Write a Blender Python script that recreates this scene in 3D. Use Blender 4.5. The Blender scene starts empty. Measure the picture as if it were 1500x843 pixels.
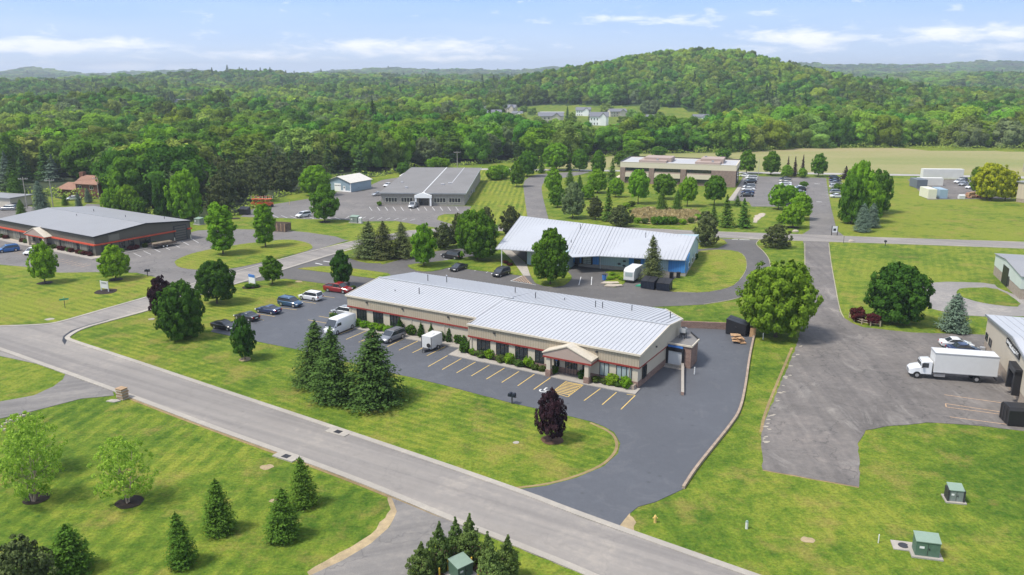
import bpy, bmesh, math, random
import numpy as np
from mathutils import Vector, Matrix

# ------------------------------------------------------------------ camera, sky, sun, exposure
H, F, YH, CX, CY = 41.0, 1190.0, 110.0, 750.0, 421.5
PIT = math.atan((CY - YH) / F)
SC = bpy.context.scene
cam_d = bpy.data.cameras.new('camera'); cam = bpy.data.objects.new('camera', cam_d)
SC.collection.objects.link(cam); SC.camera = cam
cam.location = (0, 0, H); cam.rotation_euler = (math.pi / 2 - PIT, 0, 0)
cam_d.sensor_width = 36; cam_d.lens = F / 1500 * 36; cam_d.clip_start = 1; cam_d.clip_end = 30000
SC.render.resolution_x = 1024; SC.render.resolution_y = 575

SUN_EL, SUN_AZ = 58.0, 248.0          # azimuth: compass style, clockwise from +Y
w = bpy.data.worlds.new('World'); SC.world = w; w.use_nodes = True
nt = w.node_tree; N = nt.nodes; Lk = nt.links
bg = N['Background']
sky = N.new('ShaderNodeTexSky'); sky.sky_type = 'NISHITA'; sky.sun_disc = False
sky.sun_elevation = math.radians(SUN_EL); sky.sun_rotation = math.radians(SUN_AZ)
sky.altitude = 200; sky.air_density = 1.3; sky.dust_density = 0.6; sky.ozone_density = 2.2
tc = N.new('ShaderNodeTexCoord'); sep = N.new('ShaderNodeSeparateXYZ'); Lk.new(tc.outputs['Generated'], sep.inputs[0])
def mth(tree, op, a, b=None, c=None, clamp=False):
    n = tree.nodes.new('ShaderNodeMath'); n.operation = op; n.use_clamp = clamp
    for i, v in enumerate((a, b, c)):
        if v is None: continue
        if isinstance(v, (int, float)): n.inputs[i].default_value = v
        else: tree.links.new(v, n.inputs[i])
    return n.outputs[0]
az = mth(nt, 'ARCTAN2', sep.outputs[0], sep.outputs[1])
el = mth(nt, 'ARCSINE', sep.outputs[2])
azd = mth(nt, 'MULTIPLY', az, 57.2958); eld = mth(nt, 'MULTIPLY', el, 57.2958)
comb = N.new('ShaderNodeCombineXYZ'); Lk.new(mth(nt, 'MULTIPLY', azd, 0.27), comb.inputs[0]); Lk.new(mth(nt, 'MULTIPLY', eld, 1.05), comb.inputs[1])
cn = N.new('ShaderNodeTexNoise'); cn.inputs['Scale'].default_value = 1.6; cn.inputs['Detail'].default_value = 9; cn.inputs['Roughness'].default_value = 0.62
cn.inputs['Distortion'].default_value = 0.35
Lk.new(comb.outputs[0], cn.inputs['Vector'])
# broad cumulus streaks: (azimuth deg, elevation deg, half width, half height, weight)
blobs = [(-35, 0.7, 6, .45, .8), (-28.5, 1.65, 7.5, .5, 1.0), (-24.5, .45, 5.5, .35, .7), (-16.5, 1.25, 4.5, .35, .75), (-7.5, 1.75, 7.5, .65, .85),
         (-3.5, 1.1, 4.5, .3, .8), (18.5, 2.3, 3.8, .6, .95), (19.5, 1.6, 4, .3, .6), (29, 2.4, 6.0, .5, .9), (31, 1.5, 6.5, .4, .6), (38, 1.7, 5, .5, .8), (-40, 2.0, 4, .5, .8), (9, 3.6, 8, .45, .5), (-48, 1.5, 6, .8, .8), (50, 2, 7, .8, .8)]
acc = None
for a0, e0, wa, he, wt in blobs:
    da = mth(nt, 'DIVIDE', mth(nt, 'SUBTRACT', azd, a0), wa); de = mth(nt, 'DIVIDE', mth(nt, 'SUBTRACT', eld, e0), he)
    g = mth(nt, 'MULTIPLY', mth(nt, 'EXPONENT', mth(nt, 'MULTIPLY', mth(nt, 'ADD', mth(nt, 'MULTIPLY', da, da), mth(nt, 'MULTIPLY', de, de)), -1.0)), wt)
    acc = g if acc is None else mth(nt, 'MAXIMUM', acc, g)
cm = mth(nt, 'MULTIPLY', mth(nt, 'SUBTRACT', mth(nt, 'ADD', cn.outputs['Fac'], mth(nt, 'MULTIPLY', acc, 0.42)), 0.60), 3.4, clamp=True)
comb2 = N.new('ShaderNodeCombineXYZ'); Lk.new(mth(nt, 'MULTIPLY', azd, 0.035), comb2.inputs[0]); Lk.new(mth(nt, 'MULTIPLY', eld, 0.3), comb2.inputs[1])
cn2 = N.new('ShaderNodeTexNoise'); cn2.inputs['Scale'].default_value = 2.0; cn2.inputs['Detail'].default_value = 5; Lk.new(comb2.outputs[0], cn2.inputs['Vector'])
veil = mth(nt, 'MULTIPLY', mth(nt, 'SUBTRACT', cn2.outputs['Fac'], 0.38), 1.6, clamp=True)
cmx = mth(nt, 'MAXIMUM', mth(nt, 'MULTIPLY', cm, 0.85), mth(nt, 'MULTIPLY', veil, 0.16))
tint = N.new('ShaderNodeMix'); tint.data_type = 'RGBA'; tint.blend_type = 'MULTIPLY'; tint.inputs['Factor'].default_value = 1.0
Lk.new(sky.outputs[0], tint.inputs[6]); tint.inputs[7].default_value = (0.72, 0.84, 1.0, 1)
mixc = N.new('ShaderNodeMix'); mixc.data_type = 'RGBA'
lowr = N.new('ShaderNodeValToRGB'); Lk.new(mth(nt, 'DIVIDE', eld, 8.0, clamp=True), lowr.inputs[0])
lowr.color_ramp.elements[0].position = 0.0; lowr.color_ramp.elements[0].color = (.68, .80, .97, 1); lowr.color_ramp.elements[1].position = .72; lowr.color_ramp.elements[1].color = (.33, .57, .97, 1)
lscale = N.new('ShaderNodeVectorMath'); lscale.operation = 'SCALE'; lscale.inputs[3].default_value = 3.7; Lk.new(lowr.outputs[0], lscale.inputs[0])
lowm = N.new('ShaderNodeMix'); lowm.data_type = 'RGBA'; Lk.new(mth(nt, 'DIVIDE', mth(nt, 'SUBTRACT', eld, 7.0), 14.0, clamp=True), lowm.inputs['Factor']); Lk.new(lscale.outputs[0], lowm.inputs[6])
hv = N.new('ShaderNodeMix'); hv.data_type = 'RGBA'; hv.inputs['Factor'].default_value = .62; Lk.new(tint.outputs[2], hv.inputs[6]); hv.inputs[7].default_value = (2.7, 2.62, 2.5, 1)   # thin high cloud veil, out of view, added to make the sky light neutral
Lk.new(hv.outputs[2], lowm.inputs[7])
Lk.new(cmx, mixc.inputs['Factor']); Lk.new(lowm.outputs[2], mixc.inputs[6]); mixc.inputs[7].default_value = (4.3, 4.3, 4.35, 1)
Lk.new(mixc.outputs[2], bg.inputs['Color'])
bg.inputs['Strength'].default_value = 0.15

sd = bpy.data.lights.new('sun', 'SUN'); sun = bpy.data.objects.new('sun', sd); SC.collection.objects.link(sun)
sd.energy = 2.35; sd.angle = math.radians(12.0); sd.color = (1.0, 0.945, 0.86)
_a, _e = math.radians(SUN_AZ), math.radians(SUN_EL)
_d = Vector((math.sin(_a) * math.cos(_e), math.cos(_a) * math.cos(_e), math.sin(_e)))
sun.rotation_euler = _d.to_track_quat('Z', 'Y').to_euler()
SC.view_settings.view_transform = 'Standard'; SC.view_settings.look = 'None'
SC.view_settings.exposure = 1.02; SC.view_settings.gamma = 1
SC.render.engine = 'CYCLES'
SC.cycles.max_bounces = 5; SC.cycles.transmission_bounces = 3; SC.cycles.transparent_max_bounces = 6; SC.cycles.volume_bounces = 0
rng = random.Random(7)

# ------------------------------------------------------------------ survey helpers (pixel of the photo <-> point in the world)
def ray(px, py):
    a = (px - CX) / F; b = -(py - CY) / F; c, s = math.cos(PIT), math.sin(PIT)
    return (a, c + b * s, -s + b * c)
def P(px, py, z=0.0):
    d = ray(px, py); t = (z - H) / d[2]
    return (d[0] * t, d[1] * t)
def IMG(x, y, z):
    c, s = math.cos(PIT), math.sin(PIT); v = z - H
    f = y * c - v * s; u = y * s + v * c
    return (CX + F * x / f, CY - F * u / f)
class Fr:
    def __init__(s, o, ang): s.o = o; s.a = math.radians(ang); s.c = math.cos(s.a); s.s = math.sin(s.a)
    def loc(s, x, y): dx, dy = x - s.o[0], y - s.o[1]; return (dx * s.c + dy * s.s, -dx * s.s + dy * s.c)
    def wor(s, u, v): return (s.o[0] + u * s.c - v * s.s, s.o[1] + u * s.s + v * s.c)
    def front(s, px, py, v=0):
        d = ray(px, py); l0 = s.loc(0, 0); l1 = s.loc(d[0], d[1]); t = (v - l0[1]) / (l1[1] - l0[1]); return (l0[0] + t * (l1[0] - l0[0]), H + t * d[2])
    def side(s, px, py, u=0):
        d = ray(px, py); l0 = s.loc(0, 0); l1 = s.loc(d[0], d[1]); t = (u - l0[0]) / (l1[0] - l0[0]); return (l0[1] + t * (l1[1] - l0[1]), H + t * d[2])
    def top(s, px, py, z): return s.loc(*P(px, py, z))

# ------------------------------------------------------------------ materials
MATS = {}
def lin(r, g, b):
    f = lambda c: (c / 255 / 12.92) if c / 255 <= .04045 else ((c / 255 + .055) / 1.055) ** 2.4
    return (f(r), f(g), f(b), 1)
def newmat(name, col, rough=.8, metal=0, spec=.4):
    m = bpy.data.materials.new(name); m.use_nodes = True; b = m.node_tree.nodes['Principled BSDF']
    b.inputs['Base Color'].default_value = col; b.inputs['Roughness'].default_value = rough; b.inputs['Metallic'].default_value = metal
    b.inputs['Specular IOR Level'].default_value = spec
    MATS[name] = m; return m, m.node_tree, b
def noise(t, scale, detail=4, rough=.55, vec=None, dist=0):
    n = t.nodes.new('ShaderNodeTexNoise'); n.inputs['Scale'].default_value = scale; n.inputs['Detail'].default_value = detail; n.inputs['Roughness'].default_value = rough
    n.inputs['Distortion'].default_value = dist
    if vec is not None: t.links.new(vec, n.inputs['Vector'])
    return n.outputs['Fac']
def ramp(t, fac, stops):
    r = t.nodes.new('ShaderNodeValToRGB'); e = r.color_ramp.elements
    while len(e) > 1: e.remove(e[-1])
    e[0].position = stops[0][0]; e[0].color = stops[0][1]
    for p, c in stops[1:]: q = e.new(p); q.color = c
    t.links.new(fac, r.inputs[0]); return r.outputs[0]
def mixcol(t, fac, a, b, mode='MIX'):
    n = t.nodes.new('ShaderNodeMix'); n.data_type = 'RGBA'; n.blend_type = mode
    for i, v in ((0, fac), (6, a), (7, b)):
        if isinstance(v, (int, float)): n.inputs[i].default_value = v
        elif isinstance(v, tuple): n.inputs[i].default_value = v
        else: t.links.new(v, n.inputs[i])
    return n.outputs[2]
def bump(t, b, h, strength=.3, dist=.05):
    n = t.nodes.new('ShaderNodeBump'); n.inputs['Strength'].default_value = strength; n.inputs['Distance'].default_value = dist
    t.links.new(h, n.inputs['Height']); t.links.new(n.outputs[0], b.inputs['Normal'])
def objvec(t, scale=(1, 1, 1), rot=(0, 0, 0), loc=(0, 0, 0), world=False):
    mp = t.nodes.new('ShaderNodeMapping'); mp.inputs['Scale'].default_value = scale; mp.inputs['Rotation'].default_value = rot; mp.inputs['Location'].default_value = loc
    if world:
        g = t.nodes.new('ShaderNodeNewGeometry'); t.links.new(g.outputs['Position'], mp.inputs[0])
    else:
        g = t.nodes.new('ShaderNodeTexCoord'); t.links.new(g.outputs['Object'], mp.inputs[0])
    return mp.outputs[0]
def stripes(t, vec, scale, axis='X'):
    wv = t.nodes.new('ShaderNodeTexWave'); wv.wave_type = 'BANDS'; wv.bands_direction = axis; wv.inputs['Scale'].default_value = scale
    t.links.new(vec, wv.inputs['Vector']); return wv.outputs['Fac']

G_DARK, G_MID, G_YEL, G_DRY = (.050, .108, .012, 1), (.108, .170, .018, 1), (.190, .222, .030, 1), (.26, .205, .06, 1)
def grass_mat(name, ang=0, stripe=1.4, amt=.35, yel=.5, dark=0., dry=.0):
    m, t, b = newmat(name, G_MID, .95, 0, .1)
    v = objvec(t, world=True)
    n1 = noise(t, .045, 5, .6, v); n2 = noise(t, .35, 6, .7, v); n3 = noise(t, 3.2, 4, .75, v); n4 = noise(t, .012, 3, .5, v); n5 = noise(t, 1.1, 5, .75, v, .6)
    c = ramp(t, mth(t, 'ADD', mth(t, 'MULTIPLY', n1, .45), mth(t, 'MULTIPLY', n2, .55)), [(.42 + dark - yel * .06, G_DARK), (.51 - yel * .06 + dark, G_MID), (.60 - yel * .08 + dark, G_YEL)])
    f5 = ramp(t, n5, [(.42, (0, 0, 0, 1)), (.72, (1, 1, 1, 1))])
    c = mixcol(t, mth(t, 'MULTIPLY', f5, .45), c, G_YEL)
    f6 = ramp(t, n5, [(.28, (1, 1, 1, 1)), (.46, (0, 0, 0, 1))])
    c = mixcol(t, mth(t, 'MULTIPLY', f6, .6), c, G_DARK)
    if stripe:
        vs = objvec(t, rot=(0, 0, math.radians(ang)), world=True)
        wob = t.nodes.new('ShaderNodeVectorMath'); wob.operation = 'ADD'; t.links.new(vs, wob.inputs[0])
        cmb = t.nodes.new('ShaderNodeCombineXYZ'); t.links.new(mth(t, 'MULTIPLY', noise(t, .12, 2, .5, v), 1.2), cmb.inputs[0]); t.links.new(cmb.outputs[0], wob.inputs[1])
        s = stripes(t, wob.outputs[0], .31416 / stripe)
        s = ramp(t, s, [(.35, (0, 0, 0, 1)), (.65, (1, 1, 1, 1))])
        pat = ramp(t, noise(t, .07, 3, .6, v), [(.35, (0.1, 0.1, 0.1, 1)), (.55, (1, 1, 1, 1))])
        sf = mth(t, 'ADD', 1.0, mth(t, 'MULTIPLY', mth(t, 'MULTIPLY', mth(t, 'SUBTRACT', s, .5), pat), amt * .45))
        cc = t.nodes.new('ShaderNodeCombineXYZ'); t.links.new(mth(t, 'POWER', sf, 1.5), cc.inputs[0]); t.links.new(sf, cc.inputs[1]); t.links.new(sf, cc.inputs[2])
        c = mixcol(t, 1., c, cc.outputs[0], 'MULTIPLY')
    nd = noise(t, .16, 6, .7, objvec(t, loc=(31, 7, 0), world=True))
    fd = ramp(t, nd, [(.55 - dry * .12, (0, 0, 0, 1)), (.68 - dry * .10, (1, 1, 1, 1))])
    c = mixcol(t, mth(t, 'MULTIPLY', fd, .6), c, G_DRY)
    tx = ramp(t, n3, [(.3, (.62, .62, .62, 1)), (.7, (1.32, 1.32, 1.32, 1))])
    c = mixcol(t, 1., c, tx, 'MULTIPLY')
    t.links.new(c, b.inputs['Base Color']); bump(t, b, n3, .7, .12)
    return m
grass_mat('grass', 25, 1.6, .25, .6)
grass_mat('grass_left_front', 8, 2.0, .5, .1, .02, .1)      # dark striped lawn, bottom left
grass_mat('grass_island', -58, 1.3, .45, .45, 0, .35)             # lawn between street and car park
grass_mat('grass_bright', -58, 1.7, .4, 1.2, 0, .25)
grass_mat('grass_right', -10, 1.5, .22, .3, .01, .2)
grass_mat('grass_stripe_far', 3, 1.9, .8, 1.2, 0, .1)
def asphalt_mat(name, base, var=.18, crack=.0, blotch=(1.25, 1.22, 1.15), rough=.85, patch=.0, streak=None, spots=0):
    m, t, b = newmat(name, (*base, 1), rough, 0, .35)
    v = objvec(t, world=True)
    n1 = noise(t, .09, 5, .6, v, .8); n2 = noise(t, 1.1, 5, .65, v); n3 = noise(t, 14, 2, .7, v)
    dk = tuple(x * (1 - var) for x in base) + (1,); lt = tuple(min(1, x * (1 + var) * k) for x, k in zip(base, blotch)) + (1,)
    c = ramp(t, mth(t, 'ADD', mth(t, 'MULTIPLY', n1, .6), mth(t, 'MULTIPLY', n2, .4)), [(.34, dk), (.52, (*base, 1)), (.72, lt)])
    c = mixcol(t, 1., c, ramp(t, n3, [(.3, (.86, .86, .86, 1)), (.7, (1.14, 1.14, 1.14, 1))]), 'MULTIPLY')
    if crack:
        vo = t.nodes.new('ShaderNodeTexVoronoi'); vo.feature = 'DISTANCE_TO_EDGE'; vo.inputs['Scale'].default_value = .085
        dv = t.nodes.new('ShaderNodeVectorMath'); dv.operation = 'ADD'; t.links.new(v, dv.inputs[0])
        nn = t.nodes.new('ShaderNodeTexNoise'); nn.inputs['Scale'].default_value = .25; nn.inputs['Detail'].default_value = 4; t.links.new(v, nn.inputs['Vector'])
        sc = t.nodes.new('ShaderNodeVectorMath'); sc.operation = 'SCALE'; sc.inputs[3].default_value = 9; t.links.new(nn.outputs['Color'], sc.inputs[0]); t.links.new(sc.outputs[0], dv.inputs[1])
        t.links.new(dv.outputs[0], vo.inputs['Vector'])
        cf = ramp(t, vo.outputs['Distance'], [(0.0, (1, 1, 1, 1)), (.011, (0, 0, 0, 1))])
        c = mixcol(t, mth(t, 'MULTIPLY', cf, crack), c, (.045, .045, .045, 1))
    if patch:
        n6 = noise(t, .23, 6, .72, objvec(t, scale=(1, .45, 1), loc=(9, 3, 0), world=True), .9)
        c = mixcol(t, mth(t, 'MULTIPLY', ramp(t, n6, [(.56, (0, 0, 0, 1)), (.68, (1, 1, 1, 1))]), patch), c, (.40, .37, .33, 1))
    if streak is not None:
        sv = objvec(t, scale=(.012, .55, 1), rot=(0, 0, 0)); mp = sv.node; g2 = t.nodes.new('ShaderNodeVectorRotate'); g2.inputs['Axis'].default_value = (0, 0, 1); g2.inputs['Angle'].default_value = math.radians(-streak)
        t.links.new(v, g2.inputs['Vector']); t.links.new(g2.outputs[0], mp.inputs[0]); ns = noise(t, 1.0, 3, .6, sv)
        c = mixcol(t, 1., c, ramp(t, ns, [(.35, (.84, .84, .85, 1)), (.5, (1, 1, 1, 1)), (.66, (1.14, 1.13, 1.11, 1))]), 'MULTIPLY')
    if spots:
        vo2 = t.nodes.new('ShaderNodeTexVoronoi'); vo2.inputs['Scale'].default_value = .35; t.links.new(v, vo2.inputs['Vector'])
        c = mixcol(t, mth(t, 'MULTIPLY', ramp(t, vo2.outputs['Distance'], [(.04, (1, 1, 1, 1)), (.11, (0, 0, 0, 1))]), spots), c, (.03, .03, .03, 1))
        nw = noise(t, .16, 5, .7, objvec(t, loc=(50, 20, 0), world=True), 2.5); c = mixcol(t, mth(t, 'MULTIPLY', ramp(t, nw, [(.56, (0, 0, 0, 1)), (.62, (1, 1, 1, 1)), (.68, (0, 0, 0, 1))]), .07), c, (.30, .29, .28, 1))
    t.links.new(c, b.inputs['Base Color']); bump(t, b, n3, .35, .02)
    return m
asphalt_mat('street_asphalt', (.240, .221, .202), .09, .12, streak=-31, spots=.15)
asphalt_mat('pale_road', (.36, .34, .32), .08)
asphalt_mat('sealed_asphalt', (.092, .097, .109), .09, .0, (1.12, 1.12, 1.10), .62, 0, None, .35)
asphalt_mat('rear_asphalt', (.110, .104, .099), .15, .25, spots=.4)
asphalt_mat('drive_asphalt', (.19, .178, .166), .14, .35, streak=20)
asphalt_mat('old_asphalt', (.155, .141, .130), .3, .5, (1.25, 1.2, 1.15), .9, .3, 85, .6)
asphalt_mat('lot_asphalt', (.165, .154, .146), .16, .6, spots=.4)
asphalt_mat('gravel', (.24, .225, .21), .22)
asphalt_mat('concrete', (.35, .32, .28), .12)
asphalt_mat('kerb_concrete', (.35, .32, .277), .12)
asphalt_mat('edge_sand', (.34, .31, .22), .2)
asphalt_mat('soil_edge', (.26, .19, .09), .35)
asphalt_mat('mulch', (.028, .018, .013), .4)
asphalt_mat('brown_mulch', (.09, .05, .03), .35)
asphalt_mat('sand_soil', (.33, .255, .15), .35)
asphalt_mat('patch_stone', (.36, .32, .26), .2)
asphalt_mat('red_hatch_ground', (.16, .135, .125), .2)
asphalt_mat('stone', (.42, .36, .29), .3)
def simple(name, col, rough=.6, metal=0, var=.1, scale=2., spec=.4):
    m, t, b = newmat(name, (*col, 1), rough, metal, spec)
    n = noise(t, scale, 4, .6, objvec(t))
    c = ramp(t, n, [(.3, tuple(x * (1 - var) for x in col) + (1,)), (.7, tuple(min(1, x * (1 + var)) for x in col) + (1,))])
    t.links.new(c, b.inputs['Base Color']); return m
def siding(name, col, pitch=.3, depth=.35, seam=.78, axis='X', rough=.55, var=.05):
    m, t, b = newmat(name, (*col, 1), rough, 0, .35)
    v = objvec(t); s = stripes(t, v, .31416 / pitch, axis)
    k = ramp(t, s, [(.0, (seam, seam, seam, 1)), (.16, (1, 1, 1, 1)), (1, (1.02, 1.02, 1.02, 1))])
    n = noise(t, .35, 4, .6, v)
    c = ramp(t, n, [(.3, tuple(x * (1 - var) for x in col) + (1,)), (.7, tuple(min(1, x * (1 + var)) for x in col) + (1,))])
    t.links.new(mixcol(t, 1., c, k, 'MULTIPLY'), b.inputs['Base Color']); bump(t, b, s, depth, .04)
    return m
def brick_mat(name, c1, c2, mort, scale=1., bw=.4, bh=.2):
    m, t, b = newmat(name, (*c1, 1), .9, 0, .2)
    tc_ = t.nodes.new('ShaderNodeTexCoord'); sp = t.nodes.new('ShaderNodeSeparateXYZ'); t.links.new(tc_.outputs['Object'], sp.inputs[0])
    cb = t.nodes.new('ShaderNodeCombineXYZ'); t.links.new(mth(t, 'ADD', sp.outputs[0], sp.outputs[1]), cb.inputs[0]); t.links.new(sp.outputs[2], cb.inputs[1])
    br = t.nodes.new('ShaderNodeTexBrick'); br.inputs['Color1'].default_value = (*c1, 1); br.inputs['Color2'].default_value = (*c2, 1); br.inputs['Mortar'].default_value = (*mort, 1)
    br.inputs['Scale'].default_value = scale; br.inputs['Mortar Size'].default_value = .012; br.inputs['Brick Width'].default_value = bw; br.inputs['Row Height'].default_value = bh
    t.links.new(cb.outputs[0], br.inputs['Vector'])
    c = mixcol(t, 1., br.outputs['Color'], ramp(t, noise(t, 1.5, 4, .6, objvec(t)), [(.3, (.85, .85, .85, 1)), (.7, (1.15, 1.15, 1.15, 1))]), 'MULTIPLY')
    t.links.new(c, b.inputs['Base Color']); return m
siding('tan_siding', (.385, .325, .24), .42)
siding('pale_tan_siding', (.55, .50, .42), .42, .2, .88)
simple('cream_trim', (.56, .50, .40), .5)
simple('cream_wall', (.51, .45, .355), .6, var=.04, scale=.5)
simple('fascia_pink_tan', (.37, .285, .24), .7, var=.03)
simple('dark_red_band', (.24, .032, .024), .5)
simple('bright_red_band', (.52, .075, .035), .5)
siding('olive_siding', (.125, .118, .095), .9, .2, .85)
siding('olive_panel', (.20, .19, .155), .9, .2, .85)
siding('blue_siding', (.06, .23, .55), .5, .3, .8)
siding('pale_blue_siding', (.36, .47, .50), .5, .3, .86)
siding('grey_blue_siding', (.27, .36, .42), .3, .3, .85, 'Z')
siding('beige_panel', (.50, .43, .33), 1.2, .1, .94)
siding('white_green_siding', (.55, .60, .55), .5, .2, .88)
brick_mat('brown_brick', (.20, .125, .10), (.25, .16, .125), (.30, .25, .22))
brick_mat('office_brick', (.23, .165, .135), (.27, .19, .155), (.3, .25, .22))
brick_mat('grey_block', (.30, .275, .235), (.34, .31, .27), (.40, .37, .33))
brick_mat('tan_block', (.30, .24, .19), (.34, .28, .22), (.40, .35, .3))
brick_mat('retaining_block', (.38, .30, .23), (.31, .235, .18), (.15, .12, .09), 1, .45, .18)
simple('white_roof', (.435, .445, .465), .45, .0, .035, .18, .5)
simple('roof_rib', (.33, .34, .365), .5)  # darker grey than the panels: side shading and seam dirt put into the colour
simple('pale_roof', (.27, .27, .275), .5, 0, .04, .15)
simple('grey_membrane', (.19, .183, .177), .8, 0, .09, .12)
simple('light_membrane', (.42, .42, .43), .7, 0, .08, .2)
simple('shingle_roof', (.17, .175, .195), .9, 0, .2, 3)
simple('brown_roof', (.28, .155, .105), .9, 0, .15, 1)
simple('cream_roof', (.60, .57, .50), .5)
simple('brown_wood', (.17, .075, .045), .8, 0, .2)
simple('office_cream', (.62, .55, .42), .7, 0, .04)
simple('white_paint', (.60, .60, .59), .45, 0, .03)
simple('white_clap', (.86, .86, .84), .6, 0, .03)
simple('black_paint', (.018, .018, .020), .45)
simple('dark_metal', (.05, .05, .055), .5, .3)
simple('grey_metal', (.33, .34, .35), .5, .4)
simple('galv', (.50, .51, .52), .45, .4)
simple('yellow_line', (.62, .43, .13), .8, 0, .2, 4)
simple('white_line', (.62, .62, .60), .8, 0, .2, 4)
simple('orange_line', (.50, .33, .20), .8, 0, .25, 4)
simple('yellow_paint', (.65, .42, .05), .6)
simple('green_box', (.085, .15, .105), .5, 0, .08)
simple('green_box_top', (.22, .30, .235), .5, 0, .06)
simple('grey_green_box', (.19, .22, .20), .5, 0, .08)
simple('blue_box', (.02, .05, .20), .5)
simple('navy_box', (.012, .017, .030), .5)
simple('sign_blue', (.05, .16, .45), .5)
simple('sign_green', (.05, .34, .20), .5)
simple('orange_machine', (.62, .12, .03), .5, 0, .15)
simple('cardboard', (.42, .26, .14), .9, 0, .2, 1.5)
simple('pallet_wood', (.40, .27, .16), .9, 0, .25, 1)
simple('weathered_wood', (.14, .10, .075), .9, 0, .35, 1.2)
simple('fence_wood', (.38, .31, .22), .9, 0, .2, 1)
simple('pole_wood', (.36, .33, .29), .9, 0, .15, 1)
simple('bark', (.10, .075, .055), .95, 0, .25, 3)
simple('pale_bark', (.42, .32, .25), .9, 0, .25, 3)
simple('container_cream', (.68, .66, .52), .6, 0, .05)
simple('container_blue', (.30, .40, .48), .6, 0, .05)
simple('container_dark', (.14, .16, .18), .6, 0, .05)
simple('container_white', (.66, .65, .60), .6, 0, .06, .4)
simple('timber_red', (.38, .18, .11), .9, 0, .3, 1)
simple('rubber', (.02, .02, .02), .8)
simple('hubcap', (.45, .45, .46), .35, .6)
simple('lamp_red', (.35, .02, .02), .3)
simple('lamp_clear', (.75, .75, .72), .25)
simple('plate_white', (.72, .72, .70), .6)
m_, t_, b_ = newmat('window_glass', (.020, .026, .028, 1), .05, 0, .9)
m_, t_, b_ = newmat('car_glass', (.035, .042, .05, 1), .05, 0, .9)
m_, t_, b_ = newmat('blind_glass', (.30, .36, .36, 1), .12, 0, .6)
def carpaint(name, col, metal=.0):
    m, t, b = newmat(name, (*col, 1), .32, metal, .5); b.inputs['Coat Weight'].default_value = .6; b.inputs['Coat Roughness'].default_value = .08; return m
for n_, c_, k_ in (('white', (.74, .75, .76), 0), ('silver', (.42, .44, .46), .4), ('black', (.012, .012, .014), 0), ('grey', (.22, .235, .26), .3), ('blue', (.02, .13, .38), .1),
                  ('navy', (.015, .035, .11), .2), ('steel_blue', (.03, .09, .18), .3), ('red', (.28, .012, .015), .1), ('tan', (.45, .42, .36), .2)):
    carpaint('paint_' + n_, c_, k_)
def leafmat(name, c_dark, c_light, trans=.32, objvar=.3):
    m = bpy.data.materials.new(name); m.use_nodes = True; t = m.node_tree; t.nodes.clear()
    out = t.nodes.new('ShaderNodeOutputMaterial'); at = t.nodes.new('ShaderNodeAttribute'); at.attribute_name = 'tone'
    oi = t.nodes.new('ShaderNodeObjectInfo')
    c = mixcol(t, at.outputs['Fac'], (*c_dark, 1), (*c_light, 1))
    h = t.nodes.new('ShaderNodeHueSaturation'); t.links.new(c, h.inputs['Color'])
    t.links.new(mth(t, 'ADD', mth(t, 'MULTIPLY', oi.outputs['Random'], objvar * 1.5), 1 - objvar * .75), h.inputs['Value'])
    rnd2 = mth(t, 'FRACT', mth(t, 'MULTIPLY', oi.outputs['Random'], 17.3))
    t.links.new(mth(t, 'ADD', mth(t, 'MULTIPLY', rnd2, objvar * .14), .5 - objvar * .07), h.inputs['Hue'])
    df = t.nodes.new('ShaderNodeBsdfDiffuse'); tr = t.nodes.new('ShaderNodeBsdfTranslucent'); mx = t.nodes.new('ShaderNodeMixShader'); mx.inputs[0].default_value = trans
    t.links.new(h.outputs[0], df.inputs[0]); t.links.new(h.outputs[0], tr.inputs[0]); t.links.new(df.outputs[0], mx.inputs[1]); t.links.new(tr.outputs[0], mx.inputs[2])
    t.links.new(mx.outputs[0], out.inputs[0]); MATS[name] = m; return m
leafmat('leaf_maple', (0.057, 0.131, 0.014), (0.160, 0.308, 0.025), objvar=.15)
leafmat('leaf_dark_maple', (0.030, 0.082, 0.014), (0.089, 0.188, 0.023), objvar=.15)
leafmat('leaf_bright', (0.097, 0.217, 0.014), (0.251, 0.456, 0.028), objvar=.15)
leafmat('leaf_birch', (.19, .35, .038), (.42, .62, .085), .4, .12)
leafmat('leaf_yellow', (.26, .30, .014), (.62, .62, .035), .35, .1)
leafmat('leaf_lime', (.088, .170, .014), (.25, .385, .036), .35, .1)
leafmat('leaf_purple', (.022, .010, .014), (.058, .030, .036), .15, .2)
leafmat('leaf_rust', (.06, .014, .015), (.13, .035, .03), .15, .2)
leafmat('leaf_forest', (0.063, 0.142, 0.021), (0.211, 0.365, 0.041), .35, .5)
leafmat('leaf_forest_b', (0.108, 0.177, 0.034), (0.319, 0.433, 0.080), .3, .4)
leafmat('leaf_bright2', (0.114, 0.217, 0.021), (0.296, 0.456, 0.046), .3, .4)
leafmat('leaf_willow', (.12, .17, .065), (.25, .32, .13), .3, .2)
leafmat('needle_spruce', (0.023, 0.059, 0.014), (0.097, 0.177, 0.041), .12, .2)
leafmat('needle_young', (0.028, 0.071, 0.011), (0.120, 0.222, 0.030), .12, .15)
leafmat('needle_blue', (.060, .100, .066), (.185, .255, .175), .12, .15)
leafmat('needle_pine', (0.057, 0.078, 0.027), (0.154, 0.188, 0.066), .12, .25)
leafmat('needle_juniper', (0.057, 0.097, 0.025), (0.171, 0.251, 0.068), .15, .2)
leafmat('leaf_shrub', (.045, .080, .018), (.125, .19, .04), .2, .3)
leafmat('leaf_shrub_bright', (.12, .24, .015), (.25, .42, .03), .25, .2)
leafmat('reed', (.38, .30, .12), (.66, .55, .28), .2, .2)

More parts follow.
